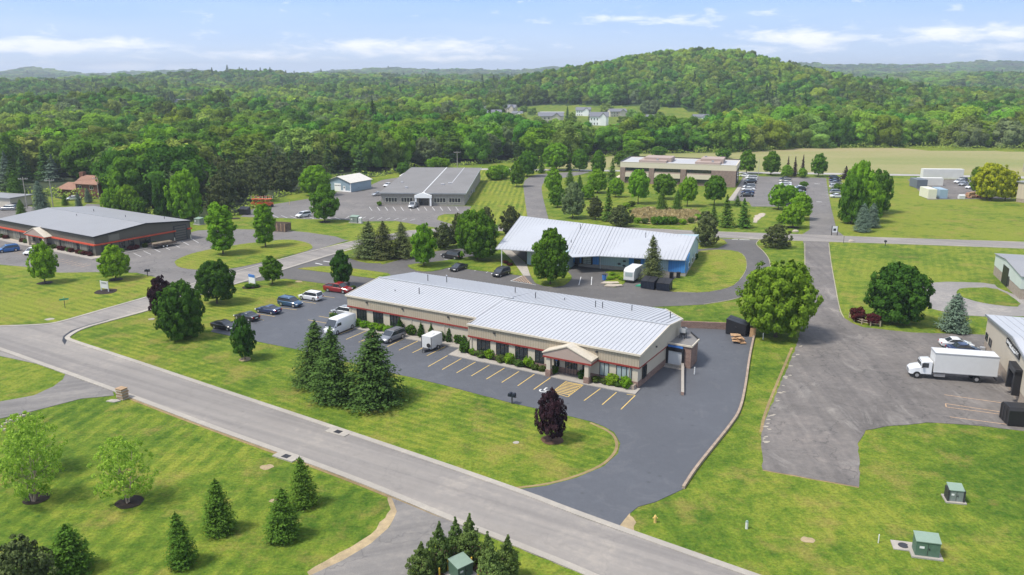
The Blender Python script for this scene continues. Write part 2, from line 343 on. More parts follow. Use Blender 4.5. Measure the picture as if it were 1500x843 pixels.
# ------------------------------------------------------------------ object helpers
COL = SC.collection
def tag(o, label=None, cat=None, group=None, kind=None):
    if label: o['label'] = label
    if cat: o['category'] = cat
    if group: o['group'] = group
    if kind: o['kind'] = kind
    return o
def empty(name, x, y, z=0, rz=0, label=None, cat=None, group=None):
    o = bpy.data.objects.new(name, None); COL.objects.link(o); o.location = (x, y, z); o.rotation_euler = (0, 0, rz); o.empty_display_size = .3
    return tag(o, label, cat, group)
class MB:
    def __init__(s): s.v = []; s.f = []; s.m = []; s.ms = []
    def mi(s, mat):
        if mat not in s.ms: s.ms.append(mat)
        return s.ms.index(mat)
    def add(s, vs, fs, mat):
        o = len(s.v); s.v += [tuple(a) for a in vs]; k = s.mi(mat)
        for f in fs: s.f.append(tuple(o + i for i in f)); s.m.append(k)
        return s
    def box(s, x0, y0, z0, x1, y1, z1, mat):
        vs = [(x, y, z) for z in (z0, z1) for y in (y0, y1) for x in (x0, x1)]
        return s.add(vs, [(0, 2, 3, 1), (4, 5, 7, 6), (0, 1, 5, 4), (2, 6, 7, 3), (0, 4, 6, 2), (1, 3, 7, 5)], mat)
    def obox(s, c, sz, rz, mat):
        cx, cy, cz = c; sx, sy, sz_ = (k / 2 for k in sz); ca, sa = math.cos(rz), math.sin(rz)
        vs = []
        for z in (-sz_, sz_):
            for y in (-sy, sy):
                for x in (-sx, sx): vs.append((cx + x * ca - y * sa, cy + x * sa + y * ca, cz + z))
        return s.add(vs, [(0, 2, 3, 1), (4, 5, 7, 6), (0, 1, 5, 4), (2, 6, 7, 3), (0, 4, 6, 2), (1, 3, 7, 5)], mat)
    def prism(s, pts, z0, z1, mat, top=None):
        n = len(pts); z0 = z0 if isinstance(z0, (list, tuple)) else [z0] * n; z1 = z1 if isinstance(z1, (list, tuple)) else [z1] * n
        vs = [(p[0], p[1], z0[i]) for i, p in enumerate(pts)] + [(p[0], p[1], z1[i]) for i, p in enumerate(pts)]
        s.add(vs, [(i, (i + 1) % n, n + (i + 1) % n, n + i) for i in range(n)] + [tuple(range(n))[::-1]], mat)
        return s.add(vs[n:], [tuple(range(n))], top or mat)
    def prism3(s, pts3, d, mat):          # polygon of 3d points pushed along the vector d
        n = len(pts3); b = [(p[0] + d[0], p[1] + d[1], p[2] + d[2]) for p in pts3]
        return s.add(list(pts3) + b, [tuple(range(n)), tuple(range(n, 2 * n))[::-1]] + [(i, n + i, n + (i + 1) % n, (i + 1) % n) for i in range(n)], mat)
    def cyl(s, p0, p1, r0, r1, mat, n=10, cap=True):
        p0, p1 = Vector(p0), Vector(p1); d = (p1 - p0).normalized(); a = d.orthogonal().normalized(); b = d.cross(a); vs = []
        for p, r in ((p0, r0), (p1, r1)):
            for i in range(n):
                t = 2 * math.pi * i / n; vs.append(tuple(p + a * math.cos(t) * r + b * math.sin(t) * r))
        fs = [(i, (i + 1) % n, n + (i + 1) % n, n + i) for i in range(n)]
        if cap: fs += [tuple(range(n))[::-1], tuple(range(n, 2 * n))]
        return s.add(vs, fs, mat)
    def loft(s, rings, mat, cap=True):
        n = len(rings[0]); vs = [p for r in rings for p in r]; fs = []
        for k in range(len(rings) - 1):
            for i in range(n): fs.append((k * n + i, k * n + (i + 1) % n, (k + 1) * n + (i + 1) % n, (k + 1) * n + i))
        if cap: fs += [tuple(range(n))[::-1], tuple(range((len(rings) - 1) * n, len(rings) * n))]
        return s.add(vs, fs, mat)
    def mesh(s, name, smooth=False):
        me = bpy.data.meshes.new(name); me.from_pydata(s.v, [], s.f)
        for m in s.ms: me.materials.append(MATS[m])
        me.polygons.foreach_set('material_index', s.m)
        bm = bmesh.new(); bm.from_mesh(me); bmesh.ops.recalc_face_normals(bm, faces=bm.faces)
        ng = [f for f in bm.faces if len(f.verts) > 4]
        if ng: bmesh.ops.triangulate(bm, faces=ng)
        bm.to_mesh(me); bm.free()
        if smooth: me.polygons.foreach_set('use_smooth', [True] * len(me.polygons)); me.set_sharp_from_angle(angle=math.radians(38))
        me.update(); return me
    def build(s, name, parent=None, smooth=False, label=None, cat=None, group=None, kind=None):
        o = bpy.data.objects.new(name, s.mesh(name, smooth)); COL.objects.link(o)
        if parent is not None: o.parent = parent
        return tag(o, label, cat, group, kind)
def kids(o): return [c for c in COL.objects if c.parent == o]
KID = {}
def copy_tree(o, parent=None, _c=None):
    c = o.copy(); COL.objects.link(c); c.parent = parent
    for ch in o.children: copy_tree(ch, c)
    return c

# ------------------------------------------------------------------ terrain
def smooth(a, b, x):
    t = np.clip((x - a) / (b - a), 0, 1); return t * t * (3 - 2 * t)
_rn = np.random.RandomState(5)
_wv = [(_rn.uniform(-1, 1, 2) * k, _rn.uniform(0, 6.28), a) for k, a in ((.004, 7), (.004, 7), (.007, 4), (.008, 4), (.0125, 2.2), (.014, 2.2))]
def terrain(x, y):
    x = np.asarray(x, float); y = np.asarray(y, float); D = np.hypot(x, y); azp = CX + F * x / np.maximum(y, 1)
    h = np.zeros_like(D)
    r = sum(a * np.sin(k[0] * x + k[1] * y + p) for k, p, a in _wv)
    h += r * smooth(700, 1300, D)
    h += (5.5 * np.sin(.0125 * y + .0040 * x + 1.2) + 4.5 * np.sin(.0075 * x - .0145 * y + .5) + 2.5 * np.sin(.021 * x + .011 * y)) * smooth(520, 760, D) * (1 - .8 * np.exp(-((x - 230) / 300) ** 2) * np.exp(-((y - 900) / 450) ** 2))
    h += 65 * np.exp(-((x - 262) / np.where(x < 262, 168, 108)) ** 2 / 2 - ((y - 1180) / 190) ** 2 / 2) + 5 * np.exp(-((x - 60) / 190) ** 2 / 2 - ((y - 1280) / 200) ** 2 / 2)
    h += 15 * np.exp(-((x - 500) / 130) ** 2 / 2 - ((y - 1300) / 220) ** 2 / 2)
    # distant ridges, crest heights by azimuth
    xs = [-400, 0, 80, 150, 300, 400, 560, 650, 720, 800, 1000, 1150, 1250, 1300, 1400, 1450, 1500, 1900]
    ys = [108, 115, 109, 115, 109, 110, 106, 109, 108, 104, 104, 100, 98.5, 100, 97, 99, 103, 104]
    crest = 41 + (YH - np.interp(azp, xs, ys)) / F * 4800 - 9
    h += crest * np.exp(-((D - 4800) / 800) ** 2)
    c2 = 41 + (YH - np.interp(azp, [-300, 0, 90, 200, 300, 420, 560, 700, 800, 1100, 1250, 1400, 1500, 1800], [122, 121, 117, 119, 118, 121, 117, 122, 121, 121, 118, 113, 112, 112])) / F * 2300 - 12
    h += c2 * np.exp(-((D - 2300) / 420) ** 2)
    return h * smooth(500, 720, D)
def th(x, y): return float(terrain(x, y))
gy = np.concatenate([np.arange(-300, 700, 50), 700 * 1.045 ** np.arange(0, 57)])
gx = np.concatenate([np.arange(0, 900, 45), 900 * 1.09 ** np.arange(0, 25)]); gx = np.concatenate([-gx[:0:-1], gx])
X, Y = np.meshgrid(gx, gy); Z = terrain(X, Y); Z[Y < 100] = 0
nx, ny = len(gx), len(gy)
vs = np.stack([X.ravel(), Y.ravel(), Z.ravel()], 1)
idx = np.arange(nx * ny).reshape(ny, nx); fs = np.stack([idx[:-1, :-1].ravel(), idx[:-1, 1:].ravel(), idx[1:, 1:].ravel(), idx[1:, :-1].ravel()], 1)
me = bpy.data.meshes.new('ground'); me.from_pydata(vs.tolist(), [], fs.tolist()); me.polygons.foreach_set('use_smooth', [True] * len(me.polygons))
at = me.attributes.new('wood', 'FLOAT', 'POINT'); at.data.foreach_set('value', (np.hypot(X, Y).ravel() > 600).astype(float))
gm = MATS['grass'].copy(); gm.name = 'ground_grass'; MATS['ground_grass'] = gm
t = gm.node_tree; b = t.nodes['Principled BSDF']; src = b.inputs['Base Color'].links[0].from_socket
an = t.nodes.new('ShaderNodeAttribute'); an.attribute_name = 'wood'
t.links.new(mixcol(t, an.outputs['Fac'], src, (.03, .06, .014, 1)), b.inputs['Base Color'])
me.materials.append(gm); g = bpy.data.objects.new('ground', me); COL.objects.link(g); tag(g, kind='structure')

# ------------------------------------------------------------------ flat sheets traced on the ground
def chaikin(p, n, closed=True):
    for _ in range(n):
        q = []; L = len(p)
        for i in range(L if closed else L - 1):
            a, b2 = p[i], p[(i + 1) % L]
            q.append((a[0] * .75 + b2[0] * .25, a[1] * .75 + b2[1] * .25)); q.append((a[0] * .25 + b2[0] * .75, a[1] * .25 + b2[1] * .75))
        if not closed: q = [p[0]] + q + [p[-1]]
        p = q
    return p
def sheet(name, px, z, mat, sm=0, jit=0, world=False, skirt=True, kind='structure', parent=None):
    pts = [p if world else P(*p) for p in px]
    if sm: pts = chaikin(pts, sm)
    if jit:
        q = []
        for i in range(len(pts)):
            a, b2 = pts[i], pts[(i + 1) % len(pts)]; L = math.dist(a, b2); n = max(1, int(L / 1.0)); n = min(n, 120)
            for k in range(n):
                f = k / n; q.append((a[0] + (b2[0] - a[0]) * f + rng.uniform(-jit, jit), a[1] + (b2[1] - a[1]) * f + rng.uniform(-jit, jit)))
        pts = q
    bm = bmesh.new(); vs = [bm.verts.new((p[0], p[1], z)) for p in pts]; f = bm.faces.new(vs)
    if f.normal.z < 0: f.normal_flip()
    bm.normal_update()
    if f.normal.z < 0: f.normal_flip()
    if skirt:
        for i in range(len(vs)):
            a, b2 = vs[i], vs[(i + 1) % len(vs)]
            c = bm.verts.new((a.co.x, a.co.y, -.02)); d = bm.verts.new((b2.co.x, b2.co.y, -.02)); bm.faces.new((a, c, d, b2))
    bmesh.ops.triangulate(bm, faces=[f], ngon_method='EAR_CLIP')
    me = bpy.data.meshes.new(name); bm.to_mesh(me); bm.free(); me.materials.append(MATS[mat])
    o = bpy.data.objects.new(name, me); COL.objects.link(o)
    if parent is not None: o.parent = parent
    elif kind: tag(o, kind=kind)
    return o
def ribbon(name, px, width, z0, z1, mat, sm=2, closed=False, world=False, side=0, kind='structure', mb=None):
    """a strip with a real height following the traced line; side -1/0/+1 puts it right of / on / left of the line"""
    pts = [p if world else P(*p) for p in px]; pts = chaikin(pts, sm, closed)
    n = len(pts); L = []; R = []
    for i in range(n):
        a = pts[(i - 1) % n] if (closed or i > 0) else pts[i]; c = pts[(i + 1) % n] if (closed or i < n - 1) else pts[i]
        d = Vector((c[0] - a[0], c[1] - a[1])).normalized(); nn = Vector((-d.y, d.x)); p = Vector(pts[i])
        l = p + nn * width * (.5 + side * .5); r = p - nn * width * (.5 - side * .5); L.append(l); R.append(r)
    own = mb is None; mb = mb or MB(); vs = []; fs = []
    for l, r in zip(L, R): vs += [(l.x, l.y, z0), (l.x, l.y, z1), (r.x, r.y, z1), (r.x, r.y, z0)]
    for i in range(n if closed else n - 1):
        j = (i + 1) % n
        for k in range(3): fs.append((4 * i + k, 4 * i + k + 1, 4 * j + k + 1, 4 * j + k))
    if not closed: fs += [(0, 1, 2, 3), tuple(4 * (n - 1) + k for k in (3, 2, 1, 0))]
    mb.add(vs, fs, mat)
    if own: return mb.build(name, kind=kind)
# ================================================================== LARGE STRUCTURE: woods floor, field, roads, car parks
FOREST_EDGE = [(-700, 350), (-300, 318), (-100, 303), (0, 293), (60, 285), (90, 292), (150, 292), (190, 307), (240, 322), (300, 322), (345, 316), (372, 302), (400, 292), (450, 279), (482, 264), (545, 260), (600, 250), (640, 243), (690, 242),
               (716, 239), (745, 238), (780, 239), (830, 241), (868, 234), (905, 226), (1000, 225), (1100, 223), (1160, 218), (1330, 217), (1500, 219), (2200, 222)]
sheet('forest_floor', FOREST_EDGE + [(2200, 193), (-700, 193)], .012, 'ff' if 'ff' in MATS else 'grass', skirt=False) if False else None
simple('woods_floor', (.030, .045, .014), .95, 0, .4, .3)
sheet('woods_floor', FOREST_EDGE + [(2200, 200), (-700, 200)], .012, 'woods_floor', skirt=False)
m, t, b = newmat('field_soil', (.35, .32, .2, 1), .95)
v = objvec(t, world=True); n1 = noise(t, .012, 4, .6, objvec(t, scale=(.35, 1, 1), world=True)); n2 = noise(t, .5, 3, .6, v)
s1 = stripes(t, objvec(t, rot=(0, 0, math.radians(84)), world=True), .12)
c = ramp(t, mth(t, 'ADD', mth(t, 'MULTIPLY', n1, .75), mth(t, 'MULTIPLY', n2, .25)), [(.36, (.16, .20, .045, 1)), (.5, (.25, .24, .09, 1)), (.62, (.33, .27, .14, 1))])
c = mixcol(t, mth(t, 'MULTIPLY', s1, .25), c, (.20, .24, .07, 1)); t.links.new(c, b.inputs['Base Color'])
sheet('field', [(850, 248), (905, 250), (1087, 254), (1200, 256), (1500, 261), (1900, 267), (1900, 219.5), (1500, 219), (1330, 216.5), (1160, 217.5), (1100, 222.5), (1000, 225), (905, 226), (868, 234), (800, 246)], .02, 'field_soil', skirt=False)
LAWNS = [  # lawns of their own look
    ('lawn', [(-200, 690), (47, 604), (117, 586), (160, 581), (300, 627), (407, 672), (559, 728), (582, 750), (571, 773), (545, 796), (502, 822), (440, 850), (380, 1100), (-400, 1100)], 'grass_left_front'),
    ('lawn', [(100, 498), (104, 494), (222, 455), (345, 416), (381, 406), (420, 410), (476, 417), (480, 425), (410, 450), (310, 481), (312, 488), (438, 513), (601, 553), (750, 592), (833, 610), (891, 629), (908, 650), (885, 684), (845, 701), (800, 713), (752, 718), (495, 632), (130, 512)], 'grass_island'),
    ('lawn', [(680, 320), (645, 318), (640, 322), (655, 328), (700, 331), (772, 331), (771, 300), (766, 270), (772, 258), (690, 246), (692, 300)], 'grass_stripe_far'),
    ('lawn', [(1000, 470), (1080, 470), (1110, 490), (1100, 550), (1070, 630), (1003, 718), (915, 762), (905, 778), (1120, 860), (1700, 1060), (1700, 640), (1449, 628), (1298, 628), (1262, 650), (1258, 714), (1117, 689), (1117, 640), (1145, 560), (1175, 483), (1180, 440), (1100, 440), (1030, 448)], 'grass_right'),
    ('lawn', [(-200, 388), (46, 391), (151, 398), (228, 407), (222, 434), (130, 459), (84, 473), (0, 477), (-200, 480)], 'grass_bright'),
    ('lawn', [(1227, 340), (1218, 307), (1213, 262), (1600, 262), (1600, 358), (1300, 349)], 'grass_bright'),
]
for i, (n_, pts, m_) in enumerate(LAWNS): sheet(n_, pts, .02 + .002 * i, m_, skirt=False)
# paving
sheet('car_park', [(-60, 388), (0, 388), (46, 392), (87, 400), (151, 399), (201, 400), (230, 407), (233, 413), (228, 424), (221, 434), (345, 399), (407, 379), (456, 368), (512, 352), (506, 352), (492, 347), (452, 341), (421, 338), (381, 337), (347, 336), (290, 338), (276, 342), (240, 338), (150, 345), (100, 345), (-60, 325)], .034, 'lot_asphalt', jit=.04)
isl = sheet('lawn', [(254, 385), (262, 393), (300, 397), (345, 394), (407, 379), (456, 367), (459, 361), (448, 355), (421, 351), (391, 354), (347, 359), (290, 369), (262, 379)], .09, 'grass_bright', 2, .05)
sheet('car_park', [(352, 318), (369, 307), (395, 300.5), (456, 291), (478, 282), (534, 279), (546, 270), (560, 264), (600, 258), (600, 300), (690, 303), (684, 314), (651, 314), (642, 317), (640, 322), (655, 327), (675, 332), (640, 334), (609, 329), (580, 324), (530, 325), (500, 322), (440, 321), (395, 319)], .034, 'lot_asphalt', jit=.04)
sheet('driveway', [(776, 336), (772, 315), (768, 286), (766, 268), (774, 260), (790, 255), (862, 251), (862, 254), (820, 262), (800, 264), (793, 272), (794, 285), (803, 320), (808, 336)], .034, 'lot_asphalt', 1, .04)
sheet('car_park', [(1069, 294), (1088, 260), (1111, 258.6), (1210, 261), (1214, 287), (1218, 307), (1226, 338), (1240, 349), (1170, 347), (1186, 337), (1186, 301), (1140, 303), (1101, 303), (1097, 296)], .034, 'lot_asphalt', jit=.03)
sheet('pavement', [(1066, 294.5), (1090, 262), (1094, 262), (1074, 294.5)], .12, 'concrete')
sheet('car_park', [(1329, 263), (1424, 263), (1480, 262), (1480, 292), (1452, 291.6), (1359, 293)], .034, 'old_asphalt', jit=.05)
sheet('car_park', [(-300, 302), (25, 298), (50, 304), (120, 305), (128, 299), (146, 300), (148, 307), (60, 318), (0, 324), (-300, 350)], .034, 'lot_asphalt', jit=.04)
# rear paving with its islands
sheet('rear_car_park', [(345, 415), (381, 404.5), (420, 393), (488, 372), (520, 366), (560, 388), (597, 378), (642, 368), (673, 364.5), (740, 362), (1000, 380), (1019, 365.5), (1052, 363.5), (1066, 356.5), (1054, 350), (1112, 351.5), (1106, 358), (1118, 368), (1127, 380), (1129, 393), (1118, 415), (1100, 430), (1082, 437), (1064, 441.5), (1031, 446.5), (991, 448.5), (955, 450), (900, 470), (580, 460), (476, 416), (418, 408.5)], .034, 'rear_asphalt', jit=.03)
ISL = [('grass_bright', [(432, 394), (484, 389.5), (540, 397), (577, 402), (560, 410), (520, 405), (486, 400.5), (450, 396)]),
       ('grass', [(500, 368), (510, 365), (560, 355), (640, 340), (700, 338), (745, 345), (725, 362), (673, 363.5), (642, 367), (597, 377), (575, 383), (561, 386.5), (533, 386), (507, 377)]),
       ('grass', [(597, 388), (640, 384), (682, 378), (720, 372), (745, 360), (751, 383), (767, 405), (762, 404), (684, 395), (662, 391), (638, 398), (613, 398.5), (598, 392)]),
       ('grass', [(752, 370), (771, 387), (777, 405), (787, 419), (823, 421.5), (836, 412), (838, 404), (825, 395), (770, 385)]),
       ('grass', [(884, 399), (893, 402), (884, 414), (890, 421), (905, 422), (917, 414), (921, 404), (918, 394)]),
       ('grass_bright', [(983, 411), (1000, 404), (1016, 380), (1019, 369), (1052, 366), (1078, 368), (1090, 374), (1094, 386), (1092, 399), (1078, 417), (1062, 424), (1031, 429.5), (991, 428.5), (975, 426), (984, 420)]),
       ('grass_bright', [(1019, 352), (1040, 350), (1060, 351), (1064, 356), (1052, 361.5), (1019, 364)])]
for m_, pts in ISL: sheet('lawn', pts, .10, m_, 1, .05)
sheet('footpath', [(735, 367), (748, 367), (771, 387), (777, 405), (767, 405), (751, 383)], .125, 'concrete')
# main car park
LOT = [(309, 486.5), (313, 481), (345, 470), (377, 459), (410, 449.6), (440, 440.6), (476, 428.5), (484, 421), (520, 424), (600, 460), (700, 440), (996, 478), (1076, 483.5), (1092, 486), (1106, 488), (1098, 525.5), (1093, 566), (1085, 604.6), (1068, 629), (1043, 660), (1020, 690), (1003, 716),
       (990, 722), (960, 736), (935, 743), (921, 754), (905, 774), (850, 756.5), (790, 734.5), (750, 718.2), (775, 716), (800, 712.5), (845, 700.5), (885, 683.5), (905, 665), (908.5, 650), (900, 634), (884, 625), (866, 618), (833.7, 610), (782, 598), (752, 591.5), (700, 578), (652, 565), (601.6, 553), (581, 549), (510, 531), (438, 512.8), (400, 505.5), (340, 493)]
sheet('main_car_park', LOT, .05, 'sealed_asphalt', jit=.02)
# right drive and yard
sheet('yard', [(1177, 353), (1214, 353), (1217, 384.6), (1223, 417), (1229.6, 455.5), (1234, 465), (1246, 473), (1264, 480), (1334.7, 487.7), (1441, 491), (1520, 494), (1560, 560), (1560, 640), (1500, 632), (1449, 626), (1400, 621.5), (1358, 619.5), (1298, 625.5), (1268, 630.5), (1257, 650.6), (1259.6, 701), (1258, 714), (1117, 689), (1115, 634), (1123.6, 610), (1134, 585), (1144, 560), (1152, 543), (1165.5, 510), (1173.7, 483), (1180.5, 455.5), (1179, 393)], .052, 'old_asphalt', jit=.09)
sheet('gravel_drive', [(1345.6, 432), (1347, 421), (1362, 414.6), (1394.7, 413), (1455, 415.5), (1463, 424), (1540, 450), (1540, 470), (1500, 463), (1422, 464.5), (1373, 455.5), (1350, 446)], .05, 'gravel', 1, .1)
sheet('lawn', [(1399, 428), (1408, 422.5), (1455, 421.5), (1482, 434), (1498, 450), (1468, 449), (1427, 442), (1405, 434)], .09, 'grass', 1, .1)
# streets
A_UP = [(1240, 897), (1089, 843), (850, 758.5), (750, 719), (495, 632), (300, 567), (209, 536), (130, 510), (104, 501), (95, 498), (95, 493), (115, 482), (159, 470), (222, 453), (345, 415.5), (381, 405), (420, 393), (488, 372), (522, 363.5)]
A_LOW = [(1060, 935), (850, 840.5), (750, 800), (662, 765.5), (550, 717.5), (435, 674), (407, 664), (300, 625.5), (190, 583), (97, 549), (52, 533), (0, 514), (-250, 430)]
B_LEFT = [(-300, 492), (-100, 482), (0, 477.5), (60, 476), (84, 473), (130, 459.5), (222, 433.5), (341, 399), (386, 387), (448, 370), (520, 353)]
C_TOP = [(600, 338), (680, 333), (728, 331.5), (800, 331.5), (925, 334), (1012, 338), (1050, 340), (1200, 345), (1300, 349), (1500, 355), (1800, 366)]
C_BOT = [(1800, 378), (1500, 364), (1300, 357), (1200, 354), (1075, 349), (1012, 346), (925, 341), (800, 338), (728, 339), (650, 343), (590, 352)]
sheet('street', A_UP + C_BOT[::-1][0:0] + [(590, 352), (728, 339), (800, 338), (925, 341), (1012, 346.5), (1075, 349.5), (1200, 354), (1300, 357), (1500, 364), (1800, 378), (1800, 366), (1500, 355), (1300, 349), (1200, 345), (1050, 340), (1012, 338), (925, 334), (800, 331.5), (728, 331.5), (680, 333), (600, 338), (520, 353)]
      + B_LEFT[::-1] + [(-300, 420)][0:0] + [(-250, 430)][0:0] + [(-300, 440), (-200, 500)][0:0] + [(-300, 520), (-120, 490), (0, 522)] + A_LOW[::-1][2:], .064, 'street_asphalt', jit=0)
sheet('far_road', [(560, 247), (640, 245.5), (693, 247), (760, 247.5), (860, 249), (1087, 252), (1200, 253.5), (1355, 256), (1500, 259), (1900, 266), (1900, 269), (1500, 262), (1355, 258.5), (1200, 256), (1087, 254.3), (860, 251), (760, 249.8), (693, 249.3), (640, 248), (560, 249.5)], .05, 'pale_road', skirt=False)
sheet('driveway', [(96, 549), (92.6, 556.6), (78, 567), (50, 580), (0, 589), (-200, 612), (-200, 680), (0, 614), (47, 603.6), (117, 585), (167, 580), (165, 574)], .06, 'drive_asphalt', jit=.05)
sheet('driveway', [(574, 730), (582, 750), (571, 773), (545, 796), (502, 822), (458, 843), (300, 930), (420, 1100), (560, 900), (600, 845), (612, 815), (640, 793), (690, 779), (663, 766)], .06, 'drive_asphalt', jit=.05)
sheet('bare_soil', [(570, 727), (581, 739), (583, 752), (572, 774), (546, 797), (503, 823), (455, 845), (450, 838), (490, 815), (520, 797), (548, 780), (560, 762), (572, 750), (566, 733)], .034, 'sand_soil', 1, .16, skirt=False)
sheet('bare_soil', [(920, 752), (905, 772), (925, 781), (932, 768), (926, 757)], .04, 'sand_soil', 1, .15, skirt=False)
sheet('asphalt_seam', [(95, 506), (91, 500), (93, 493), (104, 485), (128, 477), (159, 468.5), (160, 470.2), (130, 479), (106, 487), (97, 494), (98, 500)], .068, 'black_paint', 0, 0, skirt=False)
sheet('asphalt_seam', [(0, 511), (28, 519.5), (28, 521.5), (0, 513.5)], .068, 'black_paint', 0, 0, skirt=False)
# concrete kerbs with gutter
ribbon('kerb', [(1240, 897), (1089, 843), (850, 758.5), (750, 719), (495, 632), (300, 567), (209, 536), (130, 510), (106, 502), (96, 498.5), (94, 494.5), (115, 482), (159, 470), (222, 453), (345, 415.5), (381, 405), (420, 393), (488, 372), (522, 363)], .75, -.02, .13, 'kerb_concrete', 2, side=-1)
ribbon('kerb', A_LOW, .75, -.02, .13, 'kerb_concrete', 2, side=-1)
ribbon('kerb', [(0, 478), (60, 476), (84, 473), (130, 459.5), (222, 433.5), (341, 399), (386, 387), (448, 370), (520, 353)], .55, -.02, .13, 'kerb_concrete', 2, side=-1)
ribbon('kerb', [(1075, 349.7), (1200, 354.2), (1300, 357.2), (1500, 364.3), (1800, 378)], .3, -.02, .10, 'kerb_concrete', 1, side=0)
ribbon('kerb', [(1050, 340), (1200, 345), (1300, 349), (1500, 355), (1800, 366)], .3, -.02, .10, 'kerb_concrete', 1, side=0)
for pts in ([(1112, 351.5), (1106, 358), (1118, 368), (1127, 380), (1129, 393)], [(1179, 357), (1179, 393), (1180.5, 455)], [(1214, 357), (1217, 384), (1223, 417), (1230, 455), (1236, 466)],
            [(1019, 369), (1052, 366), (1078, 368), (1090, 374), (1094, 386), (1092, 399), (1078, 417), (1062, 424), (1031, 429.5), (991, 428.5)], [(1031, 446.5), (1064, 441.5), (1082, 437)]):
    ribbon('edge_strip', pts, .16, -.01, .085, 'edge_sand', 2)
# worn soil along the lawn edges
for pts in (A_UP[2:10], A_LOW[3:9], [(750, 717), (800, 711.5), (845, 699.5), (885, 682.5), (903, 665), (907, 650), (899, 634), (866, 619)], [(1117, 690), (1258, 715.5)], [(1117, 634), (1121, 610), (1141, 560), (1162, 510)]):
    ribbon('worn_edge', pts, .35, -.01, .03, 'soil_edge', 2, side=1 if pts is not A_LOW else -1)
# catch basins
for (px, py), rz in (((495, 634.5), -.36), ((419, 670.5), -.36)):
    x, y = P(px, py); e = empty('storm_drain', x, y, 0, math.radians(-30), 'square iron storm grate in a concrete apron at the ' + ('upper kerb' if px > 450 else 'lower kerb'), 'storm drain', 'storm drains at the kerb')
    MB().box(-1.5, -.6, 0, 1.5, .8, .15, 'kerb_concrete').build('apron', e)
    mb = MB()
    for k in range(5): mb.box(-.42 + k * .19, -.3, .15, -.36 + k * .19, .4, .17, 'dark_metal')
    mb.box(-.46, -.34, .1, .46, .44, .155, 'dark_metal'); mb.build('grate', e)
# scraped asphalt edge crumbs of the yard
rr = random.Random(3); mb = MB()
for k in range(34):
    f = rr.random(); ax = np.interp(f, [0, .3, .6, 1], [1176, 1150, 1122, 1115]); ay = np.interp(f, [0, .3, .6, 1], [478, 552, 612, 660])
    x, y = P(ax + rr.uniform(0, 9), ay); pts = []
    n = 7; r0 = rr.uniform(.10, .34); st = rr.uniform(.8, 1.9); ro = rr.uniform(-.7, .7)
    for i in range(n): a = 6.283 * i / n; q = r0 * rr.uniform(.6, 1.2); u_, v_ = math.cos(a) * q * st, math.sin(a) * q * .7; pts.append((x + u_ * math.cos(ro) - v_ * math.sin(ro), y + u_ * math.sin(ro) + v_ * math.cos(ro)))
    mb.prism(pts, .04, .058 + .0015 * k / 10, 'patch_stone')
mb.build('bare_patches', kind='structure')
# pavement and planting bed of the main building
SW = [(487, 474), (516, 481.5), (587.5, 496), (650, 507), (674, 511), (657, 520.8), (700, 530.5), (730, 536.3), (793, 550), (854, 564), (930.5, 579), (938, 571), (926, 569), (860, 556), (840, 549.5), (812, 546), (790, 546), (730, 531.5), (690, 522.5), (676, 514), (681, 507), (601.6, 491.4), (516, 476), (492, 470)]
sheet('footpath', SW, .17, 'concrete')
sheet('planting_bed', [(492, 470), (516, 476.3), (601.6, 491.7), (681, 507.3), (676, 514.3), (690, 522.8), (730, 531.8), (790, 546.2), (812, 546.2), (840, 549.8), (860, 556.3), (926, 569.4), (936, 560), (700, 500), (520, 440), (495, 455)], .13, 'mulch')
# painted markings
def line_mb(mb, p0, p1, wd, z, mat):
    a, b2 = Vector(P(*p0)), Vector(P(*p1)); d = (b2 - a).normalized(); n = Vector((-d.y, d.x)) * wd / 2
    mb.add([(a.x + n.x, a.y + n.y, z), (a.x - n.x, a.y - n.y, z), (b2.x - n.x, b2.y - n.y, z), (b2.x + n.x, b2.y + n.y, z)], [(0, 1, 2, 3)], mat)
mb = MB()
YL = [((496.8, 490.4), (518, 482.3)), ((506.9, 498), (536, 485.6)), ((525.4, 502), (554.8, 489.4)), ((547, 506), (575, 493)), ((567.3, 508.5), (593, 496.3)), ((584.5, 513.6), (612, 500.3)), ((604.2, 517.6), (632, 504)), ((625.2, 521.9), (652.6, 508.4)),
      ((627.2, 537.8), (655.6, 521.7)), ((647.6, 542.2), (675.8, 526)), ((668.8, 546.9), (696.4, 531.2)), ((690.3, 551.6), (716.9, 535.5)), ((712.3, 556.3), (738.9, 540)), ((735, 561), (760.3, 544.8)), ((758.4, 566), (782.7, 549)),
      ((781.8, 571.3), (806.4, 554)), ((809, 575), (829.6, 559.3)), ((831.5, 582.3), (854, 565)), ((855.5, 587.7), (879.5, 570)), ((882, 593.7), (903, 575.5)), ((909.5, 600.5), (930.5, 580)), ((918, 578.3), (930.5, 580))]
for a, c in YL: line_mb(mb, a, c, .13, .056, 'yellow_line')
for k in range(9):
    f = (k + .5) / 9; a = (809 + 22.5 * f, 575 + 7.3 * f); c = (829.6 + 24.4 * f, 559.3 + 5.7 * f)
    f2 = min(1, f + .42); c2 = (831.5 + 22.5 * f2, 582.3 - 17.3 * f2)
    a2 = (809 + 20.6 * f, 575 - 15.7 * f); e2 = (831.5 + 22.5 * min(1, f + .12), 582.3 - 17.3 * min(1, f + .12))
    line_mb(mb, a2, e2, .2, .056, 'yellow_line')
line_mb(mb, (809, 575), (831.5, 582.3), .13, .056, 'yellow_line')
WL = [((373.4, 459.7), (402.6, 464.4)), ((409.7, 451.6), (434.9, 454.6)), ((444, 442.6), (463, 445.2)), ((466, 433.5), (490, 436.8)), ((375.4, 467.8), (386.5, 469.8)), ((451, 469.2), (480, 474.4)), ((467, 463.8), (490, 468)), ((482, 458.7), (500, 461.8)), ((345, 466), (372, 470.5))]
